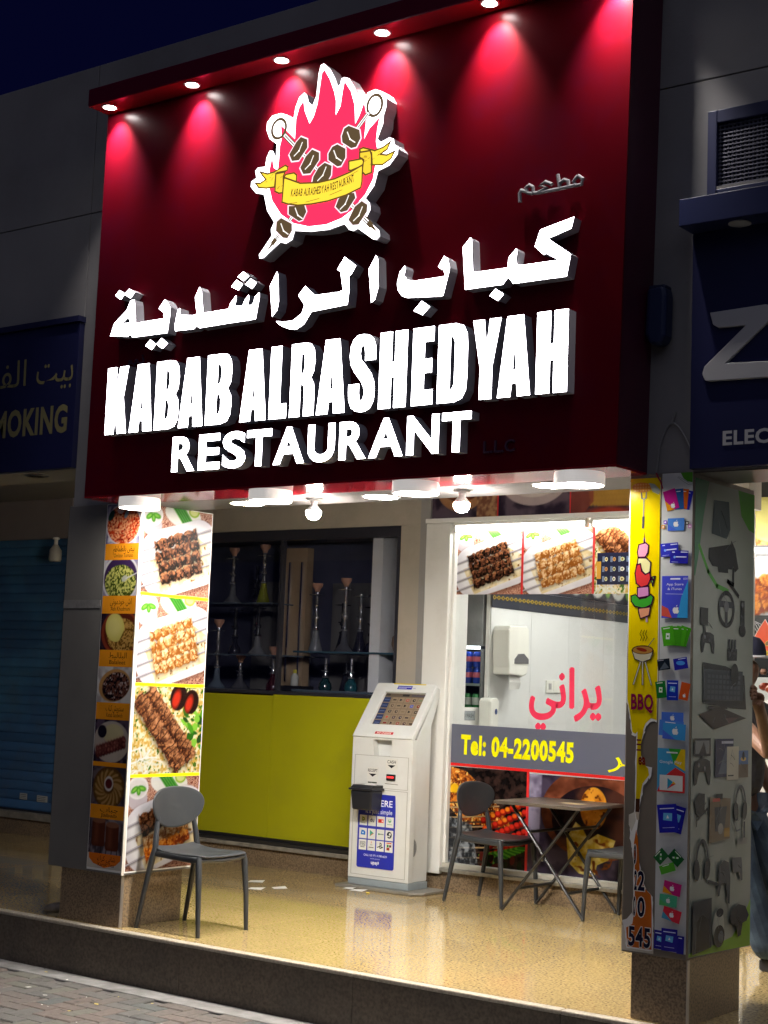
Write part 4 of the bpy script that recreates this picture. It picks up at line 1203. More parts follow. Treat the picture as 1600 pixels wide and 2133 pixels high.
# corn
p.ell(1.735, 2.412, .052, .024, 'ea9a3c', rot=-.05)
for i in range(6):
    for j in range(3):
        p.ell(1.700 + i * .014, 2.398 + j * .014, .005, .0045, 'f6c06a', 8)
p.poly([(1.77, 2.432), (1.80, 2.425), (1.829, 2.395), (1.822, 2.375), (1.79, 2.39)], 'b8c2b0')
p.line([(1.733, 2.388), (1.735, 2.362), (1.747, 2.356), (1.757, 2.362), (1.758, 2.388)], .005, '8c8690')
p.line([(1.746, 2.356), (1.745, 2.27)], .005, '8c8690')
p.line([(1.745, 2.27), (1.744, 2.225)], .011, '4c4a50')
# skewer
def cart(pts, col):
    p.outline(pts, col, OUTL, .0062)
p.line([(1.752, 2.17), (1.772, 1.79)], .010, 'd8b0c8')
p.poly([(1.748, 2.15), (1.752, 2.205), (1.757, 2.15)], OUTL)
cart([(1.725, 2.145), (1.76, 2.152), (1.775, 2.14), (1.772, 2.105), (1.758, 2.085), (1.722, 2.085), (1.718, 2.11)], 'ee9ab4')
cart([(1.722, 2.082), (1.765, 2.082), (1.788, 2.06), (1.785, 2.02), (1.768, 2.0), (1.745, 2.02), (1.735, 2.045), (1.718, 2.05)], 'e8e2a4')
cart([(1.716, 2.05), (1.735, 2.055), (1.742, 2.02), (1.76, 2.005), (1.785, 2.015), (1.788, 1.985), (1.775, 1.955), (1.74, 1.945), (1.715, 1.965), (1.708, 2.01)], 'd83a3c')
cart([(1.788, 1.992), (1.812, 1.995), (1.806, 1.98)], '6ab43c'); cart([(1.788, 1.985), (1.805, 1.975), (1.80, 1.952)], '6ab43c')
cart([(1.722, 1.945), (1.78, 1.95), (1.782, 1.905), (1.722, 1.895)], 'd48ac0')
cart([(1.69, 1.905), (1.712, 1.912), (1.735, 1.892), (1.765, 1.897), (1.792, 1.912), (1.805, 1.90), (1.795, 1.865), (1.755, 1.848), (1.71, 1.858), (1.692, 1.88)], '3fa832')
cart([(1.728, 1.848), (1.79, 1.855), (1.785, 1.815), (1.74, 1.800), (1.732, 1.825)], 'e8a07a')
# grill
for x in (1.742, 1.757, 1.77):
    p.line([(x, 1.70), (x + .006, 1.715), (x - .002, 1.73), (x + .005, 1.748)], .003, '33200c')
p.line([(1.775, 1.665), (1.812, 1.71)], .004, '6a6a5c')
p.poly([(1.700 + .11 * .5 * (1 - math.cos(t)) , 1.655 - .055 * math.sin(t)) for t in [i * math.pi / 10 for i in range(11)]], 'c9c3a8')
p.ell(1.755, 1.657, .055, .021, '5c3a1c'); p.ell(1.755, 1.656, .05, .017, 'b0803c'); p.ell(1.75, 1.658, .028, .008, '8a2c1c', rot=-.2)
p.line([(1.70, 1.655), (1.715, 1.615), (1.755, 1.60), (1.795, 1.615), (1.81, 1.655)], .004, '2c2020')
for a, b in (((1.745, 1.60), (1.712, 1.50)), ((1.756, 1.60), (1.758, 1.50)), ((1.77, 1.60), (1.802, 1.50))):
    p.line([a, b], .009, '2c2020'); p.line([a, b], .005, 'd8d2b4')
p.text('BBQ', 1.757, 1.385, .068, '8a1446', width=.112, bold=.035)
p.text('ea', 1.762, 1.135, .05, '7a2414', width=.036, bold=.03)
for z in (1.245, 1.225, 1.20):
    p.line([(1.737, z), (1.753, z)], .007, '7a1c30')
for t, x, z, w in (('0', 1.736, .69, .012), ('2', 1.742, .575, .014), ('2', 1.770, .575, .034), ('0', 1.738, .46, .012), ('0', 1.772, .46, .036)):
    p.text(t, x, z, .082, 'ece4d8', width=w + .008, bold=.06); p.text(t, x, z, .082, '141432', width=w, bold=.03)
p.text('545', 1.766, .327, .082, 'ece4d8', width=.118, bold=.06); p.text('545', 1.766, .327, .082, '141432', width=.110, bold=.03)
p.build('printed_sheet', G['gprint'], tb)
gp = thing('gift_card_poster', 'white poster strip of colourful gift cards on the narrow column', 'poster', (1.915, 0.03, 0.33))
MB().prism([[(1.838, .325), (1.9905, .318), (1.9905, 2.472), (1.838, 2.472)]], FR, 0, 0.002).build('white_sheet', mat('white_poster_paper', (0.60, 0.62, 0.62), 0.35, dirt=(4, (0.4, 0.4, 0.38), 0.3)), gp)
p = Print(FR, 0.0025)
p.poly([(1.93, 2.472), (1.99, 2.472), (1.99, 2.425), (1.965, 2.43), (1.945, 2.445)], '4f8f2c')
p.line([(1.915, 2.452), (1.945, 2.43), (1.97, 2.415), (1.99, 2.413)], .002, '8d9294'); p.line([(1.92, 2.455), (1.95, 2.437), (1.975, 2.422), (1.99, 2.42)], .002, '8d9294')
p.build('green_corner', G['print'], gp)
def apple(p, x, z, r, col='f4f4f4'):
    p.poly([(x + r * a, z + r * b) for a, b in ((0, .62), (.35, .75), (.75, .62), (.62, .2), (.72, -.1), (.92, -.3), (.7, -.8), (.4, -1.0), (0, -.9), (-.4, -1.0), (-.75, -.7), (-.95, -.1), (-.85, .45), (-.45, .75))], col)
    p.poly([(x + r * a, z + r * b) for a, b in ((.02, .85), (.1, 1.15), (.42, 1.4), (.36, 1.05))], col)
def card(pts_or, draw, rot=0.0, name='gift_card'):
    x, z, w, h, col = pts_or
    p = Print(FR, card.h); card.h += 0.0006
    c, s = math.cos(rot), math.sin(rot)
    def T(a, b):
        return (x + a * w / 2 * c - b * h / 2 * s, z + a * w / 2 * s + b * h / 2 * c)
    p.poly([T(-1, -1), T(1, -1), T(1, 1), T(-1, 1)], col)
    draw(p, T)
    return p.build(name, G['gprint'], gp)
card.h = 0.003
def d_apple(col2=None, k=.018, at=(0, 0)):
    def f(p, T):
        if col2:
            p.poly([T(-1, -1), T(.2, -1), T(-1, .1)], col2)
        apple(p, *T(*at), k)
    return f
def d_ps(p, T):
    p.line([T(-.75, .7), T(-.55, .7)], .004, 'dfe6ff'); p.line([T(.2, .75), T(.85, .75)], .005, 'cdd4f4')
    p.ell(*T(-.5, -.05), .006, .006, '7fb2ff', 10); p.line([T(-.3, 0), T(.75, .02)], .005, 'e4e9ff'); p.line([T(-.8, -.8), T(-.1, -.8)], .002, 'b8c0f0')
def d_none(p, T):
    p.line([T(-.5, .75), T(.3, .75)], .003, 'ffffff')
card((1.965, 2.345, .042, .088, '2a2aa8'), d_none, -.22); card((1.948, 2.35, .042, .092, 'd8641e'), d_none, -.10); card((1.925, 2.35, .045, .095, '2a5a9c'), d_none, .05)
card((1.885, 2.348, .062, .095, 'c0208c'), d_apple('e89a1c', .012, (.1, -.6)), .26)
card((1.912, 2.233, .082, .058, '4f8ae0'), d_apple('4d6fe0', .014, (0, .1)))
for x, z, col in ((1.858, 2.245, '8f6ae0'), (1.848, 2.224, 'e8a040'), (1.968, 2.238, '101014'), (1.982, 2.222, 'd48ad0')):
    card((x, z, .017, .017, col), lambda p, T: p.ell(*T(0, 0), .0045, .0045, 'f4f4f4', 8), 0, 'app_icon')
card((1.883, 2.117, .088, .062, '3438c0'), d_ps, .06); card((1.932, 2.083, .09, .060, '2c2aa8'), d_ps, -.05)
def d_big(p, T):
    p.poly([T(.2, -1), T(1, -1), T(1, .8), T(.5, 0)], '3a9ee0'); p.poly([T(-1, -.9), T(-.2, -1), T(-.5, -.55), T(-1, -.4)], 'd8584a')
    p.text('App Store', *T(0, .55), .011, 'f4f6ff', width=.085); p.text('& iTunes', *T(-.02, .33), .011, 'f4f6ff', width=.07)
    p.text('$50', *T(.8, .82), .009, 'e0e6ff', width=.022); p.line([T(-.3, .86), T(.35, .86)], .007, 'e8ecff')
    p.line([T(-.7, .15), T(.6, .13)], .002, 'c8d0ff'); apple(p, *T(.1, -.62), .017)
card((1.914, 1.90, .130, .192, '4a52d8'), d_big)
def d_xb(p, T):
    p.rect(*(T(-.45, -.3)), *(T(.35, .25)), 'e8f4e4'); p.ell(*T(-.05, -.02), .005, .005, '3fae2c', 8); p.line([T(-.6, .8), T(.4, .8)], .004, 'e4f4dc')
for k, (x, r_) in enumerate(((1.962, -.30), (1.946, -.17), (1.925, -.03), (1.885, .16))):
    card((x, 1.722, .058 if k == 3 else .05, .088, '4fae24' if k % 2 else '46a020'), d_xb if k == 3 else d_none, r_)
card((1.866, 1.592, .062, .05, '1c2430'), lambda p, T: (p.poly([T(-.8, -.9), T(.2, .4), T(.8, -.7)], '5a6470'), p.line([T(-.9, .8), T(0, .8)], .003, 'aaaabb')), .14)
card((1.95, 1.598, .068, .052, '2c2ca8'), lambda p, T: (p.ell(*T(0, .1), .022, .010, '4f9cf0'), p.line([T(-.2, .8), T(.8, .8)], .003, 'e4e9ff')), .18)
card((1.855, 1.478, .05, .076, '1f7a34'), d_xb, .14); card((1.972, 1.474, .045, .078, 'd85a24'), d_apple(None, .008, (.1, -.5)), -.18)
def d_psb(p, T):
    p.poly([T(-.5, -.1), T(.4, -.2), T(.5, .35), T(-.4, .4)], '6ab6e8'); p.poly([T(-.15, 0), T(.15, 0), T(0, .25)], 'f4f8ff'); p.line([T(-.7, .7), T(.7, .7)], .004, 'dfe6ff'); p.line([T(-.6, -.65), T(.6, -.65)], .002, 'c0c8ff')
card((1.913, 1.477, .056, .09, '2038b8'), d_psb)
card((1.915, 1.342, .108, .072, '4f7ae0'), d_apple('5a58d8', .012, (0, .3))); card((1.91, 1.305, .12, .07, '4f88e4'), d_none, -.06); card((1.925, 1.292, .112, .072, '44a0e4'), d_apple('5070e0', .016, (.1, .05)), -.05)
def d_gp(p, T):
    p.poly([T(-1, -1), T(-1, 1), T(-.2, 1), T(.2, .1), T(-.6, -.4)], '4aa6d8'); p.poly([T(-.2, 1), T(.7, 1), T(.2, .3)], '3fae3c'); p.poly([T(.7, 1), T(1, 1), T(1, 0), T(.2, .3)], 'e8c422')
    p.poly([T(-1, -1), T(1, -1), T(1, -.1), T(.3, .15), T(-.6, -.35)], 'd83a3c'); p.rect(*T(-.82, -.92), *T(.84, -.22), 'f0eee8')
    p.text('Google Play', *T(-.05, .32), .013, 'f4f8ff', width=.108)
    p.poly([T(-.25, -.85), T(-.25, -.35), T(.35, -.6)], '34a4c8'); p.poly([T(-.25, -.85), T(.05, -.6), T(.35, -.6)], 'e0483c'); p.poly([T(.05, -.6), T(.2, -.48), T(.35, -.6)], 'f0c02c'); p.line([T(-.3, .82), T(.4, .82)], .007, 'eef6ee')
card((1.914, 1.118, .136, .195, '4aa6d8'), d_gp)
card((1.945, .905, .07, .12, '24249c'), d_psb, -.20); card((1.902, .905, .095, .125, '2a2cb0'), d_psb, .12)
card((1.872, .735, .062, .048, '2a6a38'), d_xb, .82); card((1.945, .735, .066, .05, '1f6030'), d_xb, -.72); card((1.905, .685, .075, .038, '58ae34'), d_none, .35)
card((1.93, .60, .085, .055, 'c8247c'), d_apple('e89a1c', .012), -.16); card((1.912, .545, .085, .05, '4fb48a'), d_apple('5ab86a', .011), -.05); card((1.93, .485, .088, .055, 'd83044'), d_apple('4a9cc0', .012), -.22)
card((1.872, .37, .05, .082, '24208c'), d_psb, -.03); card((1.975, .36, .035, .078, '24208c'), d_none, -.03); card((1.922, .375, .078, .098, '2a2494'), d_psb)
# gaming gear poster on the side
gg = thing('gaming_poster', 'wide gaming gear poster on the street-side flank of the narrow column', 'poster', (1.993, 0.38, 0.3))
FG = SIDE(1.992)
MB().prism([[(0.05, .300), (.728, .280), (.728, 2.45), (.05, 2.45)]], FG, 0, 0.002).build('white_sheet', mat('grey_poster_paper', (0.30, 0.33, 0.305), 0.12, noise=(2, (0.25, 0.29, 0.255), 4), dirt=(3, (0.28, 0.28, 0.25), 0.3)), gg)
p = Print(FG, 0.0025)
p.poly([(.05, .303), (.728, .283), (.728, .50), (.64, .42), (.52, .345), (.36, .33), (.05, .318)], '86b83c')
p.build('green_foot', G['gprint'], gg); p = Print(FG, 0.0025)
p.poly([(.53, 2.45), (.728, 2.45), (.728, 2.26), (.66, 2.27), (.57, 2.33)], '4f8f34')
p.build('green_corner', G['gprint'], gg); p = Print(FG, 0.0025)
p.poly([(.05, 2.45), (.20, 2.45), (.14, 2.28), (.10, 2.12), (.06, 2.0), (.05, 2.0)], '56886a')
p.line([(.10, 2.14), (.20, 2.03), (.30, 1.97), (.42, 1.955)], .022, '5aa64c')
p.build('green_wave', G['gprint'], gg)
DK, MD, LT = '22262e', '3c4048', '6a6e74'
def gear(name, fn):
    p = Print(FG, gear.h); gear.h += 0.0004
    fn(p)
    us = [v[1] for v in p.v]; zs_ = [v[2] for v in p.v]
    u0, u1, z0, z1 = min(us), max(us), min(zs_), max(zs_)
    for k in range(4):                              # product-photo highlights and dark seams
        u, z = u0 + (u1 - u0) * rg_.uniform(.28, .72), z0 + (z1 - z0) * rg_.uniform(.35, .8)
        a, l_ = rg_.uniform(0, 3), rg_.uniform(.1, .22) * min(u1 - u0, z1 - z0)
        p.line([(u - l_ * math.cos(a), z - l_ * math.sin(a)), (u, z + l_ * .15), (u + l_ * math.cos(a), z + l_ * math.sin(a))], rg_.uniform(.0015, .003), rg_.choice(['5f656c', '16181e', '22262c', '767c82']))
    return p.build(name, G['gprint'], gg)
rg_ = random.Random(21)
gear.h = 0.004
def g_chair(p):
    p.poly([(.25, 2.37), (.42, 2.38), (.44, 2.25), (.40, 2.20), (.23, 2.21)], '3c4a50'); p.poly([(.20, 2.14), (.45, 2.18), (.50, 2.10), (.46, 2.06), (.24, 2.06), (.20, 2.09)], DK)
    p.poly([(.45, 2.20), (.50, 2.16), (.54, 2.07), (.50, 2.05), (.46, 2.10)], DK); p.line([(.48, 2.06), (.48, 1.99), (.42, 2.00), (.54, 1.94)], .02, DK); p.poly([(.30, 2.06), (.42, 2.06), (.42, 2.04), (.31, 2.035)], DK)
gear('racing_seat', g_chair)
def g_wheel(p):
    o = [(.405 + .095 * math.cos(t), 1.868 + .088 * math.sin(t)) for t in [i * math.pi / 14 for i in range(28)]]
    n = [(.405 + .072 * math.cos(t), 1.868 + .066 * math.sin(t)) for t in [i * math.pi / 14 for i in range(28)]]
    p.poly(o, DK, [n[::-1]]); p.line([(.335, 1.89), (.475, 1.89)], .03, MD); p.line([(.405, 1.88), (.405, 1.805)], .03, MD); p.ell(.405, 1.88, .028, .026, LT)
gear('steering_wheel', g_wheel)
gear('gear_shifter', lambda p: (p.poly([(.57, 1.92), (.615, 1.92), (.62, 1.78), (.57, 1.78)], DK), p.ell(.592, 1.90, .014, .012, LT), p.ell(.592, 1.775, .04, .03, DK)))
def pad(x, z, s, col=DK):
    def f(p):
        p.poly([(x - s, z + s * .45), (x - s * .4, z + s * .6), (x + s * .4, z + s * .6), (x + s, z + s * .45), (x + s * 1.15, z - s * .2), (x + s * 1.05, z - s * .9), (x + s * .75, z - s * .8), (x + s * .45, z - s * .15), (x - s * .45, z - s * .15), (x - s * .75, z - s * .8), (x - s * 1.05, z - s * .9), (x - s * 1.15, z - s * .2)], col)
        p.ell(x - s * .5, z + s * .25, s * .15, s * .14, LT, 10); p.ell(x + s * .3, z + s * .05, s * .14, s * .13, LT, 10)
    return f
gear('game_controller', lambda p: (p.rect(.115, 1.78, .20, 1.86, DK), p.line([(.16, 1.78), (.17, 1.74)], .02, DK), pad(.20, 1.71, .065)(p)))
gear('pedal_set', lambda p: (p.poly([(.42, 1.68), (.53, 1.685), (.53, 1.63), (.42, 1.625)], DK), [p.line([(x, 1.68), (x, 1.72)], .018, MD) for x in (.44, .475, .51)]))
def g_key(p):
    p.poly([(.15, 1.61), (.40, 1.60), (.62, 1.56), (.645, 1.40), (.45, 1.405), (.155, 1.425)], '20242e'); p.rect(.16, 1.44, .60, 1.58, '2c3440')
    for j in range(5):
        for i in range(9):
            p.rect(.20 + i * .042, 1.445 + j * .024, .23 + i * .042, 1.461 + j * .024, '444a56')
    p.ell(.50, 1.56, .045, .055, '20242c'); p.rect(.20, 1.40, .42, 1.412, '2c2c34')
gear('keyboard', g_key)
gear('mouse_mat', lambda p: (p.poly([(.11, 1.372), (.33, 1.41), (.645, 1.358), (.28, 1.305)], '2a2228'), p.poly([(.40, 1.36), (.56, 1.362), (.45, 1.335)], '4a2c30')))
gear('game_controller', lambda p: (p.rect(.065, 1.185, .245, 1.265, DK), p.rect(.08, 1.195, .23, 1.255, '7a7e80'), p.poly([(.12, 1.195), (.17, 1.25), (.20, 1.195)], '2c2c34'), p.line([(.155, 1.185), (.155, 1.16)], .025, DK), pad(.158, 1.125, .08)(p)))
gear('boxed_game', lambda p: (p.rect(.295, 1.085, .50, 1.262, '22264c'), p.poly([(.33, 1.10), (.42, 1.23), (.47, 1.10)], '5a6478'), p.line([(.37, 1.245), (.49, 1.245)], .012, 'b8bcd0')))
gear('boxed_game', lambda p: (p.rect(.425, 1.07, .56, 1.225, 'c4c0ae'), p.line([(.44, 1.09), (.50, 1.09)], .006, '4a4a48')))
gear('boxed_game', lambda p: (p.rect(.56, 1.078, .672, 1.205, '5a74a4'), p.rect(.56, 1.078, .672, 1.14, '6a5a4c'), p.ell(.615, 1.165, .03, .01, 'd8b868'), p.ell(.615, 1.18, .014, .02, '2c2c34')))
gear('carry_pouch', lambda p: (p.poly([(.075, .985), (.12, 1.02), (.185, 1.015), (.185, .935), (.15, .915), (.10, .925)], DK), p.line([(.15, .92), (.105, .90), (.10, .875)], .01, DK), p.line([(.16, .925), (.21, .945), (.22, .925)], .012, DK)))
gear('boxed_controller', lambda p: (p.poly([(.24, .998), (.47, .985), (.465, .80), (.235, .79)], '7a6a54'), p.rect(.31, .985, .38, 1.01, DK), p.rect(.27, .975, .35, .99, 'b8483c'), p.poly([(.29, .95), (.43, .95), (.40, .84), (.30, .84)], '4a4a4c'), p.ell(.36, .85, .03, .025, 'a8a49c'), p.rect(.40, .81, .46, .85, 'b8924c')))
def g_head(x, z, s):
    def f(p):
        o = [(x + s * .62 * math.cos(t), z + s * math.sin(t)) for t in [i * math.pi / 12 for i in range(13)]]
        n = [(x + s * .48 * math.cos(t), z + s * .84 * math.sin(t)) for t in [i * math.pi / 12 for i in range(12, -1, -1)]]
        p.poly(o + n, MD); p.ell(x - s * .48, z - s * .18, s * .26, s * .42, DK, rot=.15); p.ell(x + s * .48, z - s * .18, s * .26, s * .42, DK, rot=-.15)
    return f
gear('headset', lambda p: (g_head(.585, .94, .105)(p), p.line([(.63, .86), (.63, .80)], .02, MD), p.rect(.55, .765, .665, .795, '8a8c8a'), p.line([(.50, .88), (.54, .83), (.58, .835)], .008, LT)))
gear('headset', lambda p: (g_head(.165, .70, .115)(p), p.line([(.235, .62), (.34, .60)], .014, DK)))
gear('game_controller', lambda p: p.poly([(.345, .68), (.40, .705), (.46, .69), (.475, .62), (.47, .50), (.45, .505), (.425, .60), (.375, .60), (.355, .545), (.335, .545)], MD))
gear('game_controller', lambda p: p.poly([(.49, .71), (.60, .705), (.61, .66), (.615, .60), (.595, .595), (.57, .64), (.51, .635), (.50, .66)], '5c6066'))
gear('console_box', lambda p: (p.poly([(.07, .54), (.27, .545), (.275, .325), (.07, .312)], '3c4048'), p.poly([(.11, .318), (.11, .45), (.17, .48), (.24, .45), (.25, .325)], '20242c')))
gear('headset', lambda p: (p.ell(.345, .41, .065, .075, 'b4bab4'), p.ell(.355, .365, .06, .05, '20242c'), p.ell(.375, .36, .03, .028, '5a6470'), p.ell(.36, .47, .04, .02, MD)))
gear('controller_stand', lambda p: p.poly([(.47, .44), (.50, .475), (.57, .49), (.65, .475), (.69, .43), (.665, .405), (.62, .40), (.60, .345), (.565, .34), (.545, .395), (.49, .405)], MD))

# ------------------------------------------------------------------ hookah showcase (left shop front)
sc = thing('display_case', 'dark glazed hookah display case above yellow-green panels', 'showcase', (-3.0, 3.0, 0.17))
GP = mat('yellow_green_panel', (0.46, 0.46, 0.010), 0.24, noise=(1.2, (0.42, 0.41, 0.010), 4), dirt=(3, (0.34, 0.32, 0.03), 0.3))
box('panel', -4.20, -2.9735, 2.985, 3.01, 0.226, 1.335, GP, sc, bevel=0.002)
box('panel', -2.9705, -1.515, 2.985, 3.01, 0.226, 1.345, GP, sc, bevel=0.002)
box('track', -4.20, -1.515, 2.95, 3.03, 0.173, 0.200, mat('dark_track', (0.05, 0.048, 0.045), 0.4, 0.4), sc, bevel=0.003)
box('track', -4.20, -1.515, 2.965, 3.03, 0.201, 0.225, G['black'], sc, bevel=0.003)
FRM = mat('dark_showcase_frame', (0.045, 0.045, 0.06), 0.35, 0.3)
box('top_frame', -4.20, -1.792, 3.0, 3.06, 2.575, 2.657, FRM, sc)
box('side_frame', -1.820, -1.792, 3.0, 3.06, 1.347, 2.574, FRM, sc)
box('bottom_frame', -4.20, -1.821, 3.0, 3.06, 1.347, 1.372, FRM, sc)
box('mullion', -2.975, -2.945, 3.0, 3.04, 1.373, 2.574, FRM, sc)
box('pane', -4.19, -2.976, 3.018, 3.024, 1.374, 2.573, G['sglass'], sc)
box('pane', -2.944, -1.822, 3.026, 3.032, 1.374, 2.573, G['sglass'], sc)
NV = mat('navy_interior', (0.10, 0.105, 0.16), 0.6, noise=(3, (0.075, 0.078, 0.12), 4))
box('back_wall', -4.8, -1.80, 4.0, 4.05, 1.30, 3.0, NV, sc)
box('back_panel', -4.05, -3.42, 3.93, 3.99, 1.37, 2.32, mat('pale_door_panel', (0.20, 0.19, 0.18), 0.5, noise=(4, (0.16, 0.155, 0.15), 4)), sc)
box('back_panel', -3.16, -2.66, 3.93, 3.99, 1.37, 2.30, MATS['pale_door_panel'], sc)
for x in (-3.84, -3.63, -2.98, -2.80):
    box('panel_groove', x, x + 0.012, 3.925, 3.929, 1.40, 2.30, mat('groove_grey', (0.2, 0.19, 0.18), 0.6), sc)
box('floor_board', -4.8, -1.80, 3.07, 3.99, 1.31, 1.372, NV, sc)
box('ceiling_board', -4.8, -1.80, 3.21, 3.99, 2.66, 2.70, NV, sc)
box('end_wall', -1.80, -1.79, 3.06, 4.0, 1.372, 2.66, NV, sc)
box('end_wall', -4.8, -4.75, 3.21, 4.0, 1.372, 2.66, NV, sc)
WD = mat('light_wood', (0.42, 0.30, 0.18), 0.5, noise=(6, (0.36, 0.25, 0.15), 6), bump=(30, 0.1))
box('wood_pillar', -3.30, -3.07, 3.46, 3.54, 1.373, 2.56, WD, sc)
for x in (-3.25, -3.12):
    u = MB().box(x, x + 0.016, 3.44, 3.457, 1.45, 2.44).build('slotted_upright', G['chrome'], sc)
    mm = MB()
    for k in range(48):
        z = 1.46 + k * 0.02
        mm.box(x + 0.005, x + 0.011, 3.4388, 3.4398, z, z + 0.011)
    o = mm.build('slots', G['black'], u); o['kind'] = 'stuff'
SG = mat('smoked_shelf_glass', (0.10, 0.13, 0.16), 0.1)
box('shelf', -4.6, -3.20, 3.18, 3.60, 2.078, 2.088, SG, sc)
box('shelf', -4.6, -2.95, 3.18, 3.60, 1.650, 1.660, SG, sc)
box('shelf', -2.95, -1.83, 3.18, 3.60, 1.685, 1.700, mat('teal_shelf', (0.05, 0.10, 0.13), 0.2), sc)
box('lower_shelf', -2.95, -1.9, 3.18, 3.60, 1.374, 1.392, SG, sc)
CLAY = mat('clay_bowl', (0.55, 0.29, 0.19), 0.7, noise=(20, (0.48, 0.25, 0.16), 4))
STM = {'chrome': mat('hookah_chrome', (0.62, 0.62, 0.64), 0.18, 0.9), 'black': mat('hookah_black', (0.03, 0.03, 0.035), 0.25, 0.3)}
def basec(n, c, r=0.08):
    return mat(n, tuple(q * .6 for q in c), r, spec=1.0)
HK = [
 (-3.785, 2.088, 2.56, 'chrome', basec('clear_base', (0.30, 0.31, 0.33)), 1, 'wide', 'clear glass hookah on the upper shelf next to the column'),
 (-3.44, 2.088, 2.58, 'chrome', basec('lime_base', (0.42, 0.44, 0.03)), 1, 'cone', 'hookah with a lime yellow glass base on the upper shelf'),
 (-3.92, 1.372, 1.95, 'chrome', basec('pale_blue_base', (0.22, 0.28, 0.36)), 1, 'wide', 'hookah with pale blue stem at the left end of the case floor'),
 (-3.655, 1.372, 1.66, 'chrome', basec('smoke_base', (0.14, 0.14, 0.16)), 1, 'wide', 'short chrome hookah on the case floor under the left shelf'),
 (-3.295, 1.372, 1.73, 'chrome', basec('wine_base', (0.12, 0.018, 0.03)), 1, 'vase', 'hookah with dark wine red vase base beside the wood pillar'),
 (-3.48, 1.66, 2.07, 'black', basec('clear_base', (0.30, 0.31, 0.33)), 0, 'wide', 'black stemmed hookah without bowl under the lime one'),
 (-3.735, 1.66, 2.05, 'black', basec('dark_base', (0.03, 0.03, 0.05)), 0, 'vase', 'small dark hookah on the left middle shelf'),
 (-2.86, 1.70, 2.25, 'chrome', basec('clear_base', (0.30, 0.31, 0.33)), 1, 'cone', 'chrome hookah just right of the wood pillar'),
 (-2.68, 1.70, 2.10, 'black', basec('dark_base', (0.03, 0.03, 0.05)), 0, 'cone', 'dark hookah behind, second from the wood pillar'),
 (-2.565, 1.70, 2.29, 'chrome', basec('smoke_base', (0.14, 0.14, 0.16)), 1, 'wide', 'tallest chrome hookah in the middle of the right section'),
 (-2.50, 1.70, 2.17, 'chrome', basec('dark_base', (0.03, 0.03, 0.05)), 0, 'cone', 'slim chrome hookah close behind the tallest one'),
 (-2.255, 1.70, 2.24, 'black', basec('white_base', (0.50, 0.52, 0.55)), 1, 'knob', 'hookah with a white bulging base near the right end'),
 (-2.48, 1.392, 1.65, 'chrome', basec('teal_base', (0.03, 0.14, 0.17)), 0, 'vase', 'teal glass hookah on the lower right shelf'),
 (-2.74, 1.392, 1.65, 'chrome', basec('dark_teal_base', (0.02, 0.07, 0.08)), 0, 'vase', 'dark teal glass hookah on the lower right shelf by the bottle'),
]
HK += [
 (-3.62, 2.088, 2.42, 'black', basec('dark_base', (0.03, 0.03, 0.05)), 0, 'vase', 'dark hookah half hidden between the two upper shelf hookahs'),
 (-3.60, 1.66, 2.0, 'chrome', basec('smoke_base', (0.14, 0.14, 0.16)), 0, 'cone', 'slim chrome hookah at the back of the left middle shelf'),
 (-2.38, 1.70, 2.08, 'black', basec('dark_base', (0.03, 0.03, 0.05)), 0, 'vase', 'dark hookah left of the white based one'),
 (-2.62, 1.392, 1.62, 'black', basec('dark_base', (0.03, 0.03, 0.05)), 0, 'cone', 'small black hookah between the two teal ones'),
 (-2.22, 1.392, 1.60, 'chrome', basec('wine_base', (0.12, 0.018, 0.03)), 0, 'vase', 'wine red hookah at the right end of the lower shelf'),
]
for i, (x, z0, z1, st, bm_, bowl, kind, lab) in enumerate(HK):
    y = 3.35 + (0.12 if i in (8, 10) or i > 13 else 0.0)
    h = z1 - z0
    t = thing('hookah', lab, 'hookah', (x, y, z0), 'hookahs in the display case')
    bh = min(0.17, h * 0.38)
    pr = {'wide': [(.075, 0), (.08, .012), (.06, .035), (.03, .07), (.02, bh)], 'cone': [(.055, 0), (.058, .01), (.045, .06), (.03, .12), (.024, bh)],
          'vase': [(.05, 0), (.056, .02), (.05, .055), (.025, .09), (.022, bh * .9), (.034, bh)], 'knob': [(.042, 0), (.045, .01), (.026, .04), (.04, .07), (.042, .085), (.026, .11), (.034, .13), (.024, bh)]}[kind]
    MB().lathe(pr, (x, y, z0), 18).build('glass_base', bm_, t, True)
    sb = z0 + bh
    se = z1 - (0.065 if bowl else 0.0)
    q = se - sb
    MB().lathe([(.028, 0), (.030, .012), (.016, .02), (.014, q * .25), (.026, q * .30), (.026, q * .36), (.014, q * .42), (.014, q * .62), (.020, q * .66), (.014, q * .70), (.014, q)], (x, y, sb), 12).build('stem', STM[st], t, True)
    MB().tube([(x, y, sb + q * .33), (x - .035, y - .01, sb + q * .38)], .006, 6).build('hose_port', STM[st], t)
    if h > 0.35:
        MB().lathe([(.062, 0), (.066, .006), (.012, .010)], (x, y, se - 0.03 if bowl else se - .02), 18).build('ash_tray', STM[st], t, True)
    if bowl:
        MB().lathe([(.018, 0), (.024, .02), (.042, .045), (.044, .068), (.034, .069), (.02, .05)], (x, y, se), 16).build('bowl', CLAY, t, True)
t = thing('sauce_bottle', 'small clear squeeze bottle with yellow cap beside the wood pillar', 'bottle', (-3.02, 3.3, 1.42))
box('riser_block', -3.14, -2.90, 3.22, 3.40, 1.373, 1.418, G['black'], t)
MB().lathe([(.03, 0), (.032, .005), (.032, .075), (.015, .10)], (-3.02, 3.3, 1.419), 16).build('bottle_body', mat('clear_plastic', (0.5, 0.5, 0.45), 0.2), t, True)
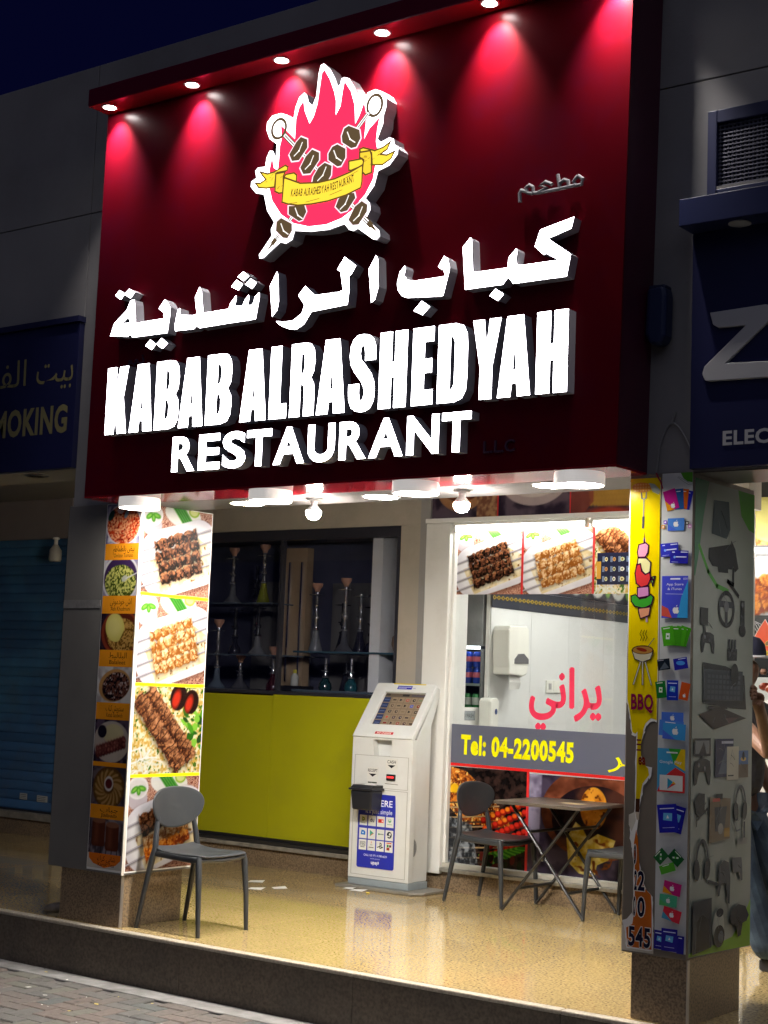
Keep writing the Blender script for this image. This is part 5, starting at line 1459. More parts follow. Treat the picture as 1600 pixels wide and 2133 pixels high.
MB().lathe([(.015, 0), (.016, .022), (.012, .03)], (-3.02, 3.3, 1.5195), 12).build('cap', mat('yellow_cap', (0.6, 0.5, 0.03), 0.4), t, True)
t = MB()
t.lathe([(.03, 0), (.075, .02), (.09, .07), (.085, .13), (.05, .16), (.02, .165)], (-2.02, 3.4, 1.70), 20)
tag(t.build('clay_drum', mat('drum_leather', (0.22, 0.13, 0.07), 0.5, noise=(9, (0.15, 0.09, 0.05), 4)), None, True), 'round brown leather drum at the right end of the case shelf', 'drum')

# ------------------------------------------------------------------ restaurant window
rw = thing('shop_window', 'restaurant window with white frame and glass panes', 'window', (-0.2, 3.0, 0.14))
box('stile', -1.291, -1.268, 2.965, 3.05, 0.20, 2.64, G['white'], rw, bevel=0.003)
box('header', -1.508, 1.00, 2.915, 3.1, 2.657, 2.69, G['white'], rw, bevel=0.003)
box('sill', -1.291, 1.00, 2.925, 3.06, 0.139, 0.165, G['alu'], rw, bevel=0.003)
box('sill', -1.291, 1.00, 2.960, 3.06, 0.1655, 0.199, mat('pale_sill_strip', (0.5, 0.48, 0.42), 0.5, dirt=(5, (0.25, 0.22, 0.18), 0.5)), rw, bevel=0.003)
box('pane', -1.267, -0.1265, 3.003, 3.009, 0.20, 2.655, G['glass'], rw)
box('pane', -0.1235, 0.98, 3.003, 3.009, 0.20, 2.655, G['glass'], rw)
box('jamb', 0.981, 1.004, 2.965, 3.1, 0.20, 2.656, G['white'], rw)
FW = FACE(2.999)
fp = thing('food_poster', 'kebab photo posters across the top of the restaurant window', 'poster', (-0.5, 2.998, 2.13))
for x0, x1, kind, sd in ((-1.266, -0.716, 0, 41), (-0.700, -0.142, 1, 42), (-0.126, 0.44, 2, 43)):
    w = 130
    h = int(w * 0.485 / (x1 - x0))
    c = pic_skewers(w, h, [PAL_DARK], sd) if kind == 0 else pic_skewers(w, h, [PAL_CHICK], sd) if kind == 1 else pic_kofta(w, h, sd)
    picture('panel', c, FW, x0, 2.132, x1, 2.617, G['gprint'], fp)
for x in (-0.716, -0.142):
    box('red_strip', x, x + 0.016, 2.995, 2.9985, 2.132, 2.617, mat('red_print', lin('d42828'), 0.35), fp)
mc = thing('menu_card', 'small navy menu card taped over the kofta photo', 'menu', (0.02, 2.99, 2.2))
p = Print(FW, 0.003)
p.rect(-.105, 2.195, .20, 2.415, '1c2140')
p.rect(-.108, 2.235, -.075, 2.355, 'e0a83c')
rp = random.Random(9)
for i in range(4):
    for j in range(3):
        x, z = -.035 + i * .062, 2.37 - j * .068
        p.ell(x, z, .012 + .006 * (i > 1), .015, ['e8e2a8', 'd0a060', 'c8d0a0', 'f0ece0'][(i + j) % 4], 12)
        p.ell(x, z, .006, .008, ['a86a30', '7a4a20', '6a8a3a'][(i * j) % 3], 10)
        for q in range(3):
            p.line([(x - .027 + q * .006, z - .018), (x - .027 + q * .006, z + .018)], .003, '9db4d8')
p.build('card', G['print'], mc)
tl = thing('phone_banner', 'grey banner with yellow telephone number on the restaurant window', 'banner', (-0.2, 2.998, 0.9))
MB().prism([[(-1.268, .913), (.97, .890), (.97, 1.176), (-1.268, 1.190)]], FW, 0, 0.002).build('grey_band', mat('slate_vinyl', (0.105, 0.115, 0.165), 0.35), tl)
MB().prism([[(-1.268, .892), (.97, .868), (.97, .8895), (-1.268, .9125)]], FW, 0, 0.002).build('red_line', mat('red_vinyl', lin('e01c1c'), 0.35), tl)
p = Print(FW, 0.003)
p.text('Tel: 04-2200545', -1.185, .985, .128, 'f4ee00', width=.93, align='l', bold=.05, rot=-.012)
p.build('phone_number', G['print'], tl)
p = Print(FW, 0.003)
p.text(arabic('بر'), .01, .965, .13, 'f4ee00', width=.20, align='l')
p.build('arabic_word', G['print'], tl)
p = Print(FW, 0.001)
for dx_, dz_ in ((0, 0), (.008, 0), (-.008, 0), (0, .008), (0, -.008), (.005, .005), (-.005, -.005)):
    p.text(arabic('يراني'), -.055 + dx_, 1.345 + dz_, .265, 'e83a5c', width=.56, align='r')
tag(p.build('window_lettering', G['print']), 'pink red arabic lettering stuck on the restaurant window glass', 'lettering')
def pic_grill(w, h, seed):
    c = Cv(w, h, '2a1a16', seed); H = c.H; r = c.rng
    n = c.noise(16, 3)
    c.put(np.ones_like(c.X), c.mixn('120c0c', '3c2a26', n))
    c.put(c.poly([(0, 0), (.22, .05), (.55, .30), (.85, .62), (.2, .62), (0, .45)]), c.mixn('5c1e08', 'e88a2c', c.noise(30, 3), .35, .68))
    c.put(c.poly([(0, 0), (.22, .05), (.55, .30), (.85, .62), (.2, .62), (0, .45)]) * np.clip((c.noise(36, 2) - .62) * 10, 0, 1), 'ffd070')
    c.put(c.ell(.06, .24, .06, .05, 0, 4), 'f4c010')
    for i in range(14):
        y = .40 + i * .055
        c.put(c.seg(0, y, .55 + .2 * r.random(), y - .06, .016), 'b89a70' if i % 2 else '4a3a30')
    c.put(c.poly([(0, .55), (.3, .62), (.40, H), (0, H)]) * .8, c.mixn('2a3038', 'a8b4c0', c.noise(20, 3)))
    for k in range(5):
        x0, y0 = .46 + .03 * k, .56 + .09 * k
        for i in range(9):
            x, y = x0 + i * .062, y0 - i * .026
            c.put(c.ell(x, y, .042, .036, 0, 2), '8a140c'); c.put(c.ell(x - .008, y - .01, .03, .024, 0, 3), ['e03020', 'ee5a1c', 'f08a20'][(k + i) % 3 if k < 2 else 0])
    for i in range(16):
        x = .42 + .033 * i
        c.put(c.seg(x, .94 - .008 * i, x + .12, .99 - .015 * i + .05, .03), '2f8a24' if i % 2 else '6cc438')
    for i in range(18):
        c.put(c.ell(.4 + .6 * r.random(), H * (.9 + .1 * r.random()), .05, .03, r.random() * 3), ['301814', '6a241c', '1c2a14'][i % 3])
    return c
def pic_tandoor(w, h, seed):
    c = Cv(w, h, '2c2430', seed); H = c.H
    c.put(np.ones_like(c.X), c.mixn('20182a', '4c4258', c.noise(7, 3)))
    c.put(c.seg(.06, 0, .04, H, .12, 3), c.mixn('5a5068', 'a098b4', c.noise(9, 3)))
    c.put(c.ell(.62, H * .36, .50, .42), c.mixn('5a2c1c', '8a4c34', c.noise(8, 3)))
    c.put(c.ell(.62, H * .44, .40, .33), c.mixn('1c1018', '4c2a20', c.noise(6, 3)))
    c.put(c.seg(.98, .05, 1.02, H * .8, .16, 4), c.mixn('7a3c24', 'a4543a', c.noise(9, 3)))
    c.put(c.ell(.60, H * .30, .12, .19), c.mixn('c87818', 'eca030', c.noise(12, 3)))
    c.put(c.ell(.60, H * .30, .12, .19) * np.clip((c.noise(26, 2) - .66) * 9, 0, 1), '6a3408')
    c.put(c.poly([(.36, H * .62), (.44, H * .45), (.50, H * .50), (.56, H * .62), (.64, H * .55), (.80, H * .60), (.74, H * .80), (.64, H * .86), (.62, H * .98), (.48, H * .96), (.38, H * .86)]), c.mixn('c8a82c', 'f2e49a', c.noise(14, 3)))
    c.put(c.ell(.56, H * .74, .22, .24) * np.clip((c.noise(18, 2) - .64) * 9, 0, 1), '7a3c10')
    return c
lp_ = thing('grill_poster', 'charcoal grill and clay oven photos across the foot of the window', 'poster', (-0.2, 2.998, 0.2))
picture('panel', pic_grill(190, 200, 51), FW, -1.266, 0.203, -0.622, 0.886, G['gprint'], lp_)
picture('panel', pic_tandoor(210, 190, 52), FW, -0.603, 0.203, 0.25, 0.874, G['gprint'], lp_)
box('red_strip', -0.622, -0.603, 2.995, 2.9985, 0.203, 0.885, MATS['red_print'], lp_)
mu = thing('food_mural', 'mural strip of food bowls and corn above the restaurant window', 'poster', (-0.4, 2.99, 2.69))
def pic_mural(kind, w, h, seed):
    c = Cv(w, h, '3a2838', seed); H = c.H
    c.put(np.ones_like(c.X), c.mixn('2c2032', '6a5a66', c.noise(6, 3)))
    if kind == 0:
        c.put(c.ell(.45, H * .2, .40, .36), 'b9855c'); c.put(c.ell(.45, H * .12, .36, .28), c.mixn('5a2a18', '8a4a2c', c.noise(12, 3))); c.put(c.rbox(.85, H * .5, .16, H, .01), c.mixn('8a5a44', 'c89a70', c.noise(20, 3)))
    elif kind == 1:
        c.put(c.ell(.5, H * .12, .50, .36), 'c8b6b4'); c.put(c.ell(.5, H * .08, .45, .28), 'e4d8d0'); c.put(c.ell(.5, H * .02, .41, .24), c.mixn('4a3c10', 'b8a040', c.noise(30, 2)))
    else:
        c.put(c.rbox(.66, H * .45, .42, .22, .16, .02), 'b48a3c')
        for j in range(7):
            for i in range(16):
                c.put(c.ell(.27 + i * .048 + (j % 2) * .02, H * .45 - .18 + j * .06, .026, .03, 0, 2), ['ecd49a', 'd8b460', 'c49440'][min(2, j // 2)])
        c.put(c.poly([(0, .2), (.3, .1), (.3, .4), (.1, .6), (0, .6)]) * .8, '9a4a3a'); c.put(c.ell(.5, H * .98, .3, .06, 0, 4), 'c0442c')
    return c
FMU = FACE(2.9995)
for x0, x1, k in ((-1.508, -0.935, 0), (-0.925, -0.335, 1), (-0.325, 0.27, 2)):
    w = 90
    picture('panel', pic_mural(k, w, int(w * .328 / (x1 - x0)), 60 + k), FMU, x0, 2.692, x1, 3.02, G['print'], mu)
for x in (-0.935, -0.335):
    box('red_strip', x, x + 0.01, 2.996, 2.999, 2.692, 3.02, MATS['red_print'], mu)
box('mural_wall', -1.508, 1.0, 3.0, 3.2, 2.692, 3.02, G['beige'], mu)
for i, (x0, x1) in enumerate(((-1.245, -0.175), (-0.105, 0.95))):
    t = thing('tube_light', ['lit tube light along the top left of the restaurant window', 'lit tube light at the top of the window behind the narrow column'][i], 'lamp', ((x0 + x1) / 2, 2.94, 2.60), 'tube lights over the window')
    box('batten', x0 - .02, x1 + .02, 2.925, 2.965, 2.632, 2.655, G['white'], t, bevel=0.003)
    MB().tube([(x0, 2.945, 2.612), (x1, 2.945, 2.612)], 0.016, 12).build('tube', G['tube'], t, True)
    for x in (x0 - .018, x1):
        box('end_cap', x, x + .018, 2.927, 2.963, 2.592, 2.631, G['white'], t)

# ------------------------------------------------------------------ inside the restaurant
ri = thing('restaurant_room', 'white tiled room behind the restaurant window', 'room', (0, 4.8, 0))
WT = mat('white_wall_tile', (0.66, 0.67, 0.66), 0.14, dirt=(2.5, (0.5, 0.5, 0.48), 0.3), vary=0.02)
tmesh = MB().box(-0.008, 0, 0.001, 0.599, 0.001, 0.299).mesh('tile', WT)
for j in range(5):
    for k in range(7):
        o = bpy.data.objects.new('tile', tmesh)
        link(o, ri)
        o.location = Vector((-1.29, 3.52 + j * 0.6, k * 0.296)) - Vector(ri.location)
box('half_wall', -1.33, -1.2985, 3.06, 3.514, 0.0, 1.31, G['white'], ri)
box('side_wall', -1.33, -1.2985, 3.515, 6.6, 0.0, 3.02, G['white'], ri)
box('back_wall', -2.2, 4.5, 6.6, 6.7, 0.0, 3.02, G['white'], ri)
box('alcove_wall', -2.2, -2.1, 3.2, 6.6, 0.0, 3.02, G['white'], ri)
box('right_wall', 4.4, 4.5, 3.0, 6.6, 0.0, 3.02, G['white'], ri)
FB = SIDE(-1.2895)
MB().prism([[(3.52, 2.073), (6.5, 2.073), (6.5, 2.225), (3.52, 2.225)]], FB, 0, 0.004).build('black_band', mat('black_border_tile', (0.02, 0.022, 0.035), 0.3), ri)
p = Print(FB, 0.006)
for i in range(46):
    y = 3.55 + i * 0.062
    p.ell(y, 2.15, .019, .017, '9c8433', 10); p.ell(y, 2.15, .010, .009, '4a4020', 8); p.line([(y + .019, 2.15), (y + .043, 2.15)], .009, '8a752c')
o = p.build('gold_chain_border', G['print'], ri); o['kind'] = 'stuff'
c = Cv(220, 34, '2a2a34', 70)
c.put(np.ones_like(c.X), c.mixn('20202a', '3c3c46', c.noise(20, 3)))
for i in range(8):
    x = .06 + i * .125
    c.put(c.ell(x, c.H * .5, .05, .065), 'e8e8e2'); c.put(c.ell(x, c.H * .45, .04, .05), c.mixn('5a3a1c', 'c8943c', c.noise(60, 2)))
    c.put(c.ell(x + .062, c.H * .7, .018, .03), '7ab43c')
picture('food_frieze', c, FB, 3.52, 2.227, 6.5, 2.62, G['print'], ri, 0.003)
for k, (x, y) in enumerate(((-0.3, 4.0), (0.9, 4.6), (2.6, 4.2))):
    t = thing('ceiling_panel_light', ['bright ceiling panel over the hand wash wall', 'bright ceiling panel in the middle of the restaurant', 'bright ceiling panel over the meat counter'][k], 'lamp', (x, y, 3.0))
    box('diffuser', x - .3, x + .3, y - .3, y + .3, 2.995, 3.012, emit('ceiling_panel_face', (1.0, 0.98, 0.93), 24.0), t)
    box('rim', x - .32, x + .32, y - .32, y + .32, 3.0125, 3.0195, G['white'], t)
td = thing('towel_dispenser', 'white wall paper towel dispenser seen through the restaurant window', 'dispenser', (-1.24, 3.87, 1.58))
PW = mat('glossy_white_plastic', (0.72, 0.72, 0.66), 0.18)
MB().prism([[(3.56, 1.565), (3.56, 1.62), (3.545, 1.70), (3.545, 1.90), (3.565, 1.935), (3.80, 1.945), (3.84, 1.92), (3.85, 1.66), (3.82, 1.57), (3.76, 1.555)]], SIDE(-1.289), 0, 0.15).build('cover', PW, td, bevel=0.025, seg=3)
MB().prism([[(3.63, 1.685), (3.68, 1.725), (3.76, 1.73), (3.83, 1.69), (3.83, 1.655), (3.63, 1.65)]], SIDE(-1.289), 0.147, 0.156).build('grey_window', mat('grey_window_plastic', (0.10, 0.10, 0.11), 0.2), td)
m = MB(); m.v = [(-1.18, 3.62, 1.56), (-1.18, 3.78, 1.56), (-1.175, 3.785, 1.51), (-1.175, 3.62, 1.51), (-1.19, 3.79, 1.46), (-1.19, 3.64, 1.45)]
m.f = [(0, 1, 2, 3), (3, 2, 4, 5)]; m.m = [0, 0]
o = m.build('paper_towel', mat('paper_white', (0.75, 0.75, 0.72), 0.8), td); o.modifiers.new('s', 'SOLIDIFY').thickness = .003
sd_ = thing('soap_dispenser', 'white soap dispenser below the towel dispenser', 'dispenser', (-1.25, 3.55, 1.19))
MB().prism([[(3.37, 1.13), (3.37, 1.36), (3.39, 1.385), (3.48, 1.39), (3.50, 1.36), (3.50, 1.17), (3.47, 1.13)]], SIDE(-1.289), 0, 0.11).build('cover', PW, sd_, bevel=0.02, seg=3)
MB().lathe([(.016, 0), (.016, .004)], (0, 0, 0), 14)
MB().prism([[(3.45 + .016 * math.cos(i * .5236), 1.285 + .022 * math.sin(i * .5236)) for i in range(12)]], SIDE(-1.289), 0.111, 0.114).build('level_window', mat('blue_window', (0.05, 0.08, 0.2), 0.2), sd_)
hw = thing('wall_notice', 'grey HAND WASH notice beside the soap dispenser', 'notice', (-1.285, 3.45, 1.28))
box('plate', -1.298, -1.2945, 3.09, 3.345, 1.215, 1.285, mat('notice_grey', (0.3, 0.32, 0.33), 0.4), hw)
p = Print(SIDE(-1.2945), 0.001)
p.rect(3.096, 1.221, 3.339, 1.279, '9aa0a2'); p.text('HAND WASH', 3.217, 1.235, .030, '33383c', width=.21, bold=.01)
p.build('sign_face', G['print'], hw)
sk = thing('wall_socket', 'white double wall socket on the tiled wall', 'socket', (-1.285, 4.43, 1.44))
for y in (4.36, 4.475):
    o = MB().prism([[(y, 1.44), (y + .11, 1.44), (y + .11, 1.54), (y, 1.54)]], SIDE(-1.289), 0, 0.012).build('plate', PW, sk, bevel=0.004)
MB().prism([[(4.39, 1.465), (4.43, 1.465), (4.43, 1.515), (4.39, 1.515)]], SIDE(-1.289), .0125, 0.016).build('switch', mat('grey_switch', (0.3, 0.3, 0.3), 0.3), sk)
# drinks fridge
fg = thing('drinks_fridge', 'drinks fridge with cans at the left edge of the window', 'fridge', (-1.75, 3.45, 0))
STE = mat('stainless_steel', (0.42, 0.43, 0.43), 0.22, 0.8)
box('back', -2.08, -1.345, 3.97, 4.0, 0.0, 2.35, STE, fg)
box('side', -2.08, -2.05, 3.5, 3.969, 0.0, 2.35, STE, fg)
box('side', -1.375, -1.345, 3.52, 3.969, 0.0, 1.75, STE, fg)
box('header', -2.049, -1.345, 3.49, 3.969, 1.775, 2.35, mat('fridge_header', (0.42, 0.43, 0.43), 0.25, 0.3, noise=(6, (0.3, 0.31, 0.31), 4)), fg)
box('fridge_tube', -2.04, -1.38, 3.50, 3.52, 1.752, 1.772, emit('fridge_tube_glow', (0.9, 0.97, 1.0), 7.0), fg)
for z in (0.85, 1.275, 1.472):
    box('shelf', -2.049, -1.376, 3.50, 3.969, z, z + 0.018, mat('fridge_shelf', (0.25, 0.33, 0.32), 0.3), fg)
def can_mesh(col, top):
    m = MB()
    m.lathe([(.026, 0), (.031, .01), (.031, .105), (.026, .118), (.024, .119)], (0, 0, 0), 14, 0)
    return m.mesh('can', col, True)
CB = can_mesh(mat('blue_can', (0.02, 0.06, 0.40), 0.25, 0.3), None)
CS = MB().lathe([(.0315, .045), (.0317, .05), (.0317, .078), (.0315, .083)], (0, 0, 0), 14).mesh('can_label', mat('can_label_band', (0.55, 0.12, 0.16), 0.3), True)
CG = can_mesh(mat('green_can', (0.05, 0.26, 0.09), 0.25, 0.3), None)
CLb = MB().lathe([(.0315, .035), (.0317, .04), (.0317, .085), (.0315, .09)], (0, 0, 0), 14).mesh('can_label', mat('can_label_pale', (0.5, 0.55, 0.5), 0.3), True)
row = {0: 'blue', 1: 'green'}
for r_, (z, cm, lm, lay) in enumerate(((1.4905, CB, CS, 2), (1.2935, CG, CLb, 1))):
    for i in range(7):
        for q in range(lay):
            x = -1.42 - i * 0.075
            o = bpy.data.objects.new('drink_can', cm)
            COL.objects.link(o)
            o.location = (x, 3.545, z + q * 0.121)
            tag(o, ('upper row blue drink can in the fridge' if q else 'lower row blue drink can in the fridge') if r_ == 0 else 'green drink can on the lower fridge shelf', 'can', ('blue cans, upper row' if q else 'blue cans, lower row') if r_ == 0 else 'green cans in the fridge')
            l_ = bpy.data.objects.new('label_band', lm)
            COL.objects.link(l_)
            l_.parent = o

# ------------------------------------------------------------------ counter beyond the narrow column
mcn = thing('meat_counter', 'white counter with glass case of red meat behind the person', 'counter', (2.4, 3.2, 0))
box('front_panel', 1.01, 4.3, 3.0, 3.05, 0.14, 1.42, G['white'], mcn, bevel=0.005)
box('worktop', 1.005, 4.3, 2.96, 3.6, 1.421, 1.45, G['white'], mcn, bevel=0.006)
box('glass_front', 1.02, 4.3, 3.03, 3.036, 1.4505, 1.72, G['glass'], mcn)
box('glass_top', 1.02, 4.3, 3.037, 3.45, 1.7205, 1.728, G['alu'], mcn)
rm = random.Random(8)
m = MB()
RM = mat('red_meat', (0.42, 0.035, 0.02), 0.3, noise=(40, (0.55, 0.12, 0.05), 5))
for i in range(40):
    x, y = 1.05 + i * 0.05, 3.12 + rm.uniform(0, .2)
    MB().lathe([(.015, 0), (.035, .012), (.038, .03), (.02, .05)], (x, y, 1.452 + rm.uniform(0, .06)), 9).build('meat_piece', RM, mcn, True)
brd = thing('menu_board', 'lit food board high on the wall behind the counter', 'board', (1.8, 3.55, 2.0))
FBo = FACE(3.55)
w = 90
picture('bread_photo', pic_dish(w, 42, 2, 81), FBo, .60, 2.50, 1.35, 2.83, G['print'], brd, .002)
picture('meat_photo', pic_skewers(w, 50, [PAL_ORANGE], 82), FBo, .60, 2.02, 1.35, 2.42, G['print'], brd, .002)
box('board_back', .55, 3.2, 3.5505, 3.60, 1.70, 2.95, mat('black_board', (0.03, 0.03, 0.03), 0.5), brd)
MB().tube([(.60, 3.50, 2.46), (1.6, 3.50, 2.46)], .014, 10).build('strip_light', G['tube'], brd, True)
lgp = thing('logo_poster', 'flame logo poster behind the counter under the food boards', 'poster', (1.3, 3.54, 1.70))
p = Print(FACE(3.55, x=-.29), 0.002)
p.rect(.95, 1.60, 1.65, 2.0, '16181c')
for k in range(5):
    p.line([(1.0 + k * .02, 1.99), (1.07 + k * .02, 1.96), (1.10 + k * .02, 1.91)], .004, 'c9cdd0')
fl = [(1.00, 1.73), (1.02, 1.86), (1.04, 1.92), (1.07, 1.87), (1.09, 1.84), (1.14, 1.93), (1.18, 1.99), (1.22, 1.92), (1.26, 1.97), (1.30, 1.86), (1.33, 1.73)]
p.poly([(1.16 + (a - 1.16) * 1.05, b + .006) for a, b in fl], 'f0d8d0'); p.poly(fl, 'e8552c')
for x, z in ((1.05, 1.84), (1.09, 1.815), (1.13, 1.79), (1.2, 1.83)):
    p.ell(x, z, .022, .017, 'f0c060', rot=.6); p.ell(x, z, .018, .013, '8a6a40', rot=.6)
p.poly([(.98, 1.795), (1.35, 1.77), (1.35, 1.74), (.98, 1.765)], 'f0cc20')
p.text('KABAB ALRASHEDYAH', 1.165, 1.760, .016, '6a5010', width=.32)
p.build('poster_face', G['print'], lgp)

# ------------------------------------------------------------------ pay kiosk
ki = thing('payment_kiosk', 'white self-service payment kiosk with slanted screen', 'kiosk', (-1.6, 2.72, 0))
KW = mat('kiosk_white', (0.70, 0.715, 0.70), 0.32, dirt=(5, (0.48, 0.46, 0.42), 0.25), bump=(150, 0.03))
KG = mat('kiosk_grey_plinth', (0.30, 0.35, 0.38), 0.4, dirt=(6, (0.2, 0.2, 0.19), 0.4))
SK = SIDE(0)
X0, X1 = -1.865, -1.332
MB().prism([[(2.662, .072), (2.662, 1.065), (2.90, 1.435), (2.935, 1.445), (2.945, 1.40), (2.84, 1.17), (2.84, .072)]], SIDE(X0 + .008), 0, X1 - X0 - .016).build('body', KW, ki, bevel=0.006)
MB().prism([[(2.602, .022), (2.845, .022), (2.845, .0705), (2.602, .0705)]], SIDE(X0), 0, X1 - X0).build('plinth', KG, ki, bevel=0.005)
MB().prism([[(-1.93, 2.535), (-1.27, 2.535), (-1.20, 2.62), (-1.20, 2.90), (-1.93, 2.90)]], FLAT(0), 0.002, 0.021).build('floor_plate', mat('dirty_steel_plate', (0.30, 0.29, 0.26), 0.4, 0.3, dirt=(4, (0.18, 0.15, 0.11), 0.6)), ki, bevel=0.004)
FK = FACE(2.660)
out = [(X0, .072), (X1, .072), (X1, 1.07), (X0, 1.07)]
hole = [(-1.668, .945), (-1.522, .945), (-1.512, 1.058), (-1.680, 1.058)]
MB().prism([out, hole], FK, 0, 0.06).build('front_panel', KW, ki, bevel=0.004)
for a, b, c_, d in ((-1.838, -1.36, .095, .705), (-1.838, -1.36, .715, .945)):
    mm = MB()
    fr_ = .0018
    mm.prism([[(a, c_), (b, c_), (b, d), (a, d)], [(a + .003, c_ + .003), (b - .003, c_ + .003), (b - .003, d - .003), (a + .003, d - .003)]], FACE(2.600), 0, fr_)
    mm.build('panel_seam', mat('seam_grey', (0.35, 0.34, 0.31), 0.5), ki)
ln = math.hypot(.27, .37)
Vk = Vector((0, .27 / ln, .37 / ln))
FSL = Frame((0, 2.602, 1.068), (1, 0, 0), Vk, Vector((1, 0, 0)).cross(Vk))
def kx_(x):
    return x
MB().prism([[(X0, 0), (X1, 0), (X1 + .004, .47), (X1 - .01, .485), (X0 + .02, .485), (X0 + .004, .47)], [(-1.755, .115), (-1.388, .115), (-1.388, .405), (-1.755, .405)]], FSL, -0.02, 0.016).build('bezel', KW, ki, bevel=0.005)
p = Print(FSL, -0.004)
p.rect(-1.757, .113, -1.386, .407, '7a6a58')
p.rect(-1.757, .375, -1.386, .407, '5f5348'); p.rect(-1.60, .382, -1.54, .40, '2c2a28'); p.rect(-1.745, .384, -1.71, .398, '3a342e'); p.rect(-1.52, .382, -1.40, .397, '4c4650')
for j in range(5):
    z = .12 + j * .051
    p.rect(-1.75, z, -1.69, z + .043, '323c5c')
    p.line([(-1.74, z + .022), (-1.70, z + .022)], .006, '55618a')
    for i in range(5):
        x = -1.675 + i * .058
        p.rect(x, z, x + .05, z + .043, '8a7864')
        cl = [['7a1c20', '30242c', '8a3c34', '3c2430', '20181c'], ['c04438', '3c2c3c', '302c44', '2c2430', '9a6a4c'], ['20242c', '3c3434', '7a6a54', '2c2824', '282420'], ['5a4a40', '4c443c', '20181c', '2c50b8', '7a2c20'], ['443c34', '20242c', 'a84c40', '303030', '6a7a5c']][j][i]
        k = (i * 7 + j * 3) % 4
        if k == 0:
            p.rect(x + .010, z + .016, x + .040, z + .027, cl)
        elif k == 1:
            p.ell(x + .025, z + .022, .013, .013, cl, 12); p.ell(x + .027, z + .024, .006, .006, '9a8a74', 8)
        elif k == 2:
            p.rect(x + .012, z + .010, x + .038, z + .033, cl); p.rect(x + .018, z + .018, x + .032, z + .027, '9a8c7c')
        else:
            p.poly([(x + .014, z + .010), (x + .036, z + .022), (x + .014, z + .034)], cl)
p.build('screen', print_mat('kiosk_screen', 0.08, 0.12), ki)
box('screen_recess', X0 + .02, X1 - .02, 2.70, 2.83, 1.0, 1.06, KW, ki)
p = Print(FSL, 0.0165)
p.rect(-1.66, .43, -1.53, .462, '2a2ca8'); p.line([(-1.65, .450), (-1.54, .450)], .005, 'c8ccf0'); p.line([(-1.65, .440), (-1.58, .440)], .004, 'c8ccf0')
p.rect(-1.528, .43, -1.49, .462, 'dcdcdc'); p.text('upay', -1.509, .440, .010, '3a5ab8', width=.026)
p.build('top_label', G['print'], ki)
p = Print(FSL, 0.0165)
p.rect(-1.71, .474, -1.42, .483, 'd8c020')
p.build('yellow_tape', G['print'], ki)
p = Print(FSL, 0.0165)
p.rect(-1.678, .024, -1.510, .052, 'f0e4e0'); p.rect(-1.675, .027, -1.513, .049, 'c0222c'); p.text('NO CHANGE', -1.594, .0315, .014, 'ffe8e0', width=.125, bold=.02)
p.build('no_change_label', G['print'], ki)
FP = FACE(2.600)
for nm, x, z, w_ in (('CASH', -1.507, .885, .075), ('RECEIPT', -1.672, .815, .085)):
    o = MB().prism([[(x - .05, z - .10 if nm == 'RECEIPT' else z - .035), (x + .05, z - .10 if nm == 'RECEIPT' else z - .035), (x + .05, z + .045), (x - .05, z + .045)]], FP, 0, .003).build('plate', mat('plate_white', (0.72, 0.72, 0.68), 0.3), ki, bevel=0.001)
    p = Print(FP, .0035)
    p.text(nm, x, z + .012, .022, '26282c', width=w_, bold=.01)
    p.poly([(x - .035, z), (x + .035, z), (x, z - .022)], '16181c')
    p.build('plate_text', G['print'], ki)
box('receipt_slot', -1.710, -1.632, 2.594, 2.5968, .748, .757, mat('slot_dark', (0.05, 0.06, 0.04), 0.3), ki)
box('cash_slot', -1.545, -1.468, 2.588, 2.5995, .775, .820, G['black'], ki, bevel=0.003)
box('cash_light', -1.535, -1.480, 2.5855, 2.5879, .795, .804, emit('red_slot_glow', (1.0, 0.03, 0.03), 2.5), ki)
p = Print(FP, .0012)
p.line([(-1.56, .752), (-1.45, .750)], .005, '8a8880')
p.build('small_print', G['print'], ki)
# blue advert
bz = [(-1.787, .158), (-1.777, .148), (-1.467, .150), (-1.457, .160), (-1.457, .56), (-1.462, .66), (-1.465, .672), (-1.787, .672)]
bp_ = MB().prism([bz], FP, 0.0022, 0.0034).build('blue_advert', mat('blue_vinyl', (0.025, 0.035, 0.42), 0.3), ki)
FPB = FACE(2.600)
p = Print(FPB, .0037)
p.text('HERE', -1.485, .588, .045, 'f6f8ff', width=.155, align='r', bold=.012)
p.text('it’s just simple', -1.485, .535, .032, 'dfe4f4', width=.235, align='r', bold=.01)
p.build('slogan', G['print'], bp_); p = Print(FPB, .0037)
p.text('CALL US 971 4 398 6633', -1.622, .232, .014, 'e8ecff', width=.205, bold=.015)
p.text('www.upay.ae', -1.622, .212, .010, 'c8d0ff', width=.085)
p.text('upay', -1.626, .178, .024, 'ffffff', width=.062, bold=.02); p.line([(-1.594, .198), (-1.589, .190), (-1.594, .180)], .004, 'ffffff')
p.build('advert_text', G['print'], bp_)
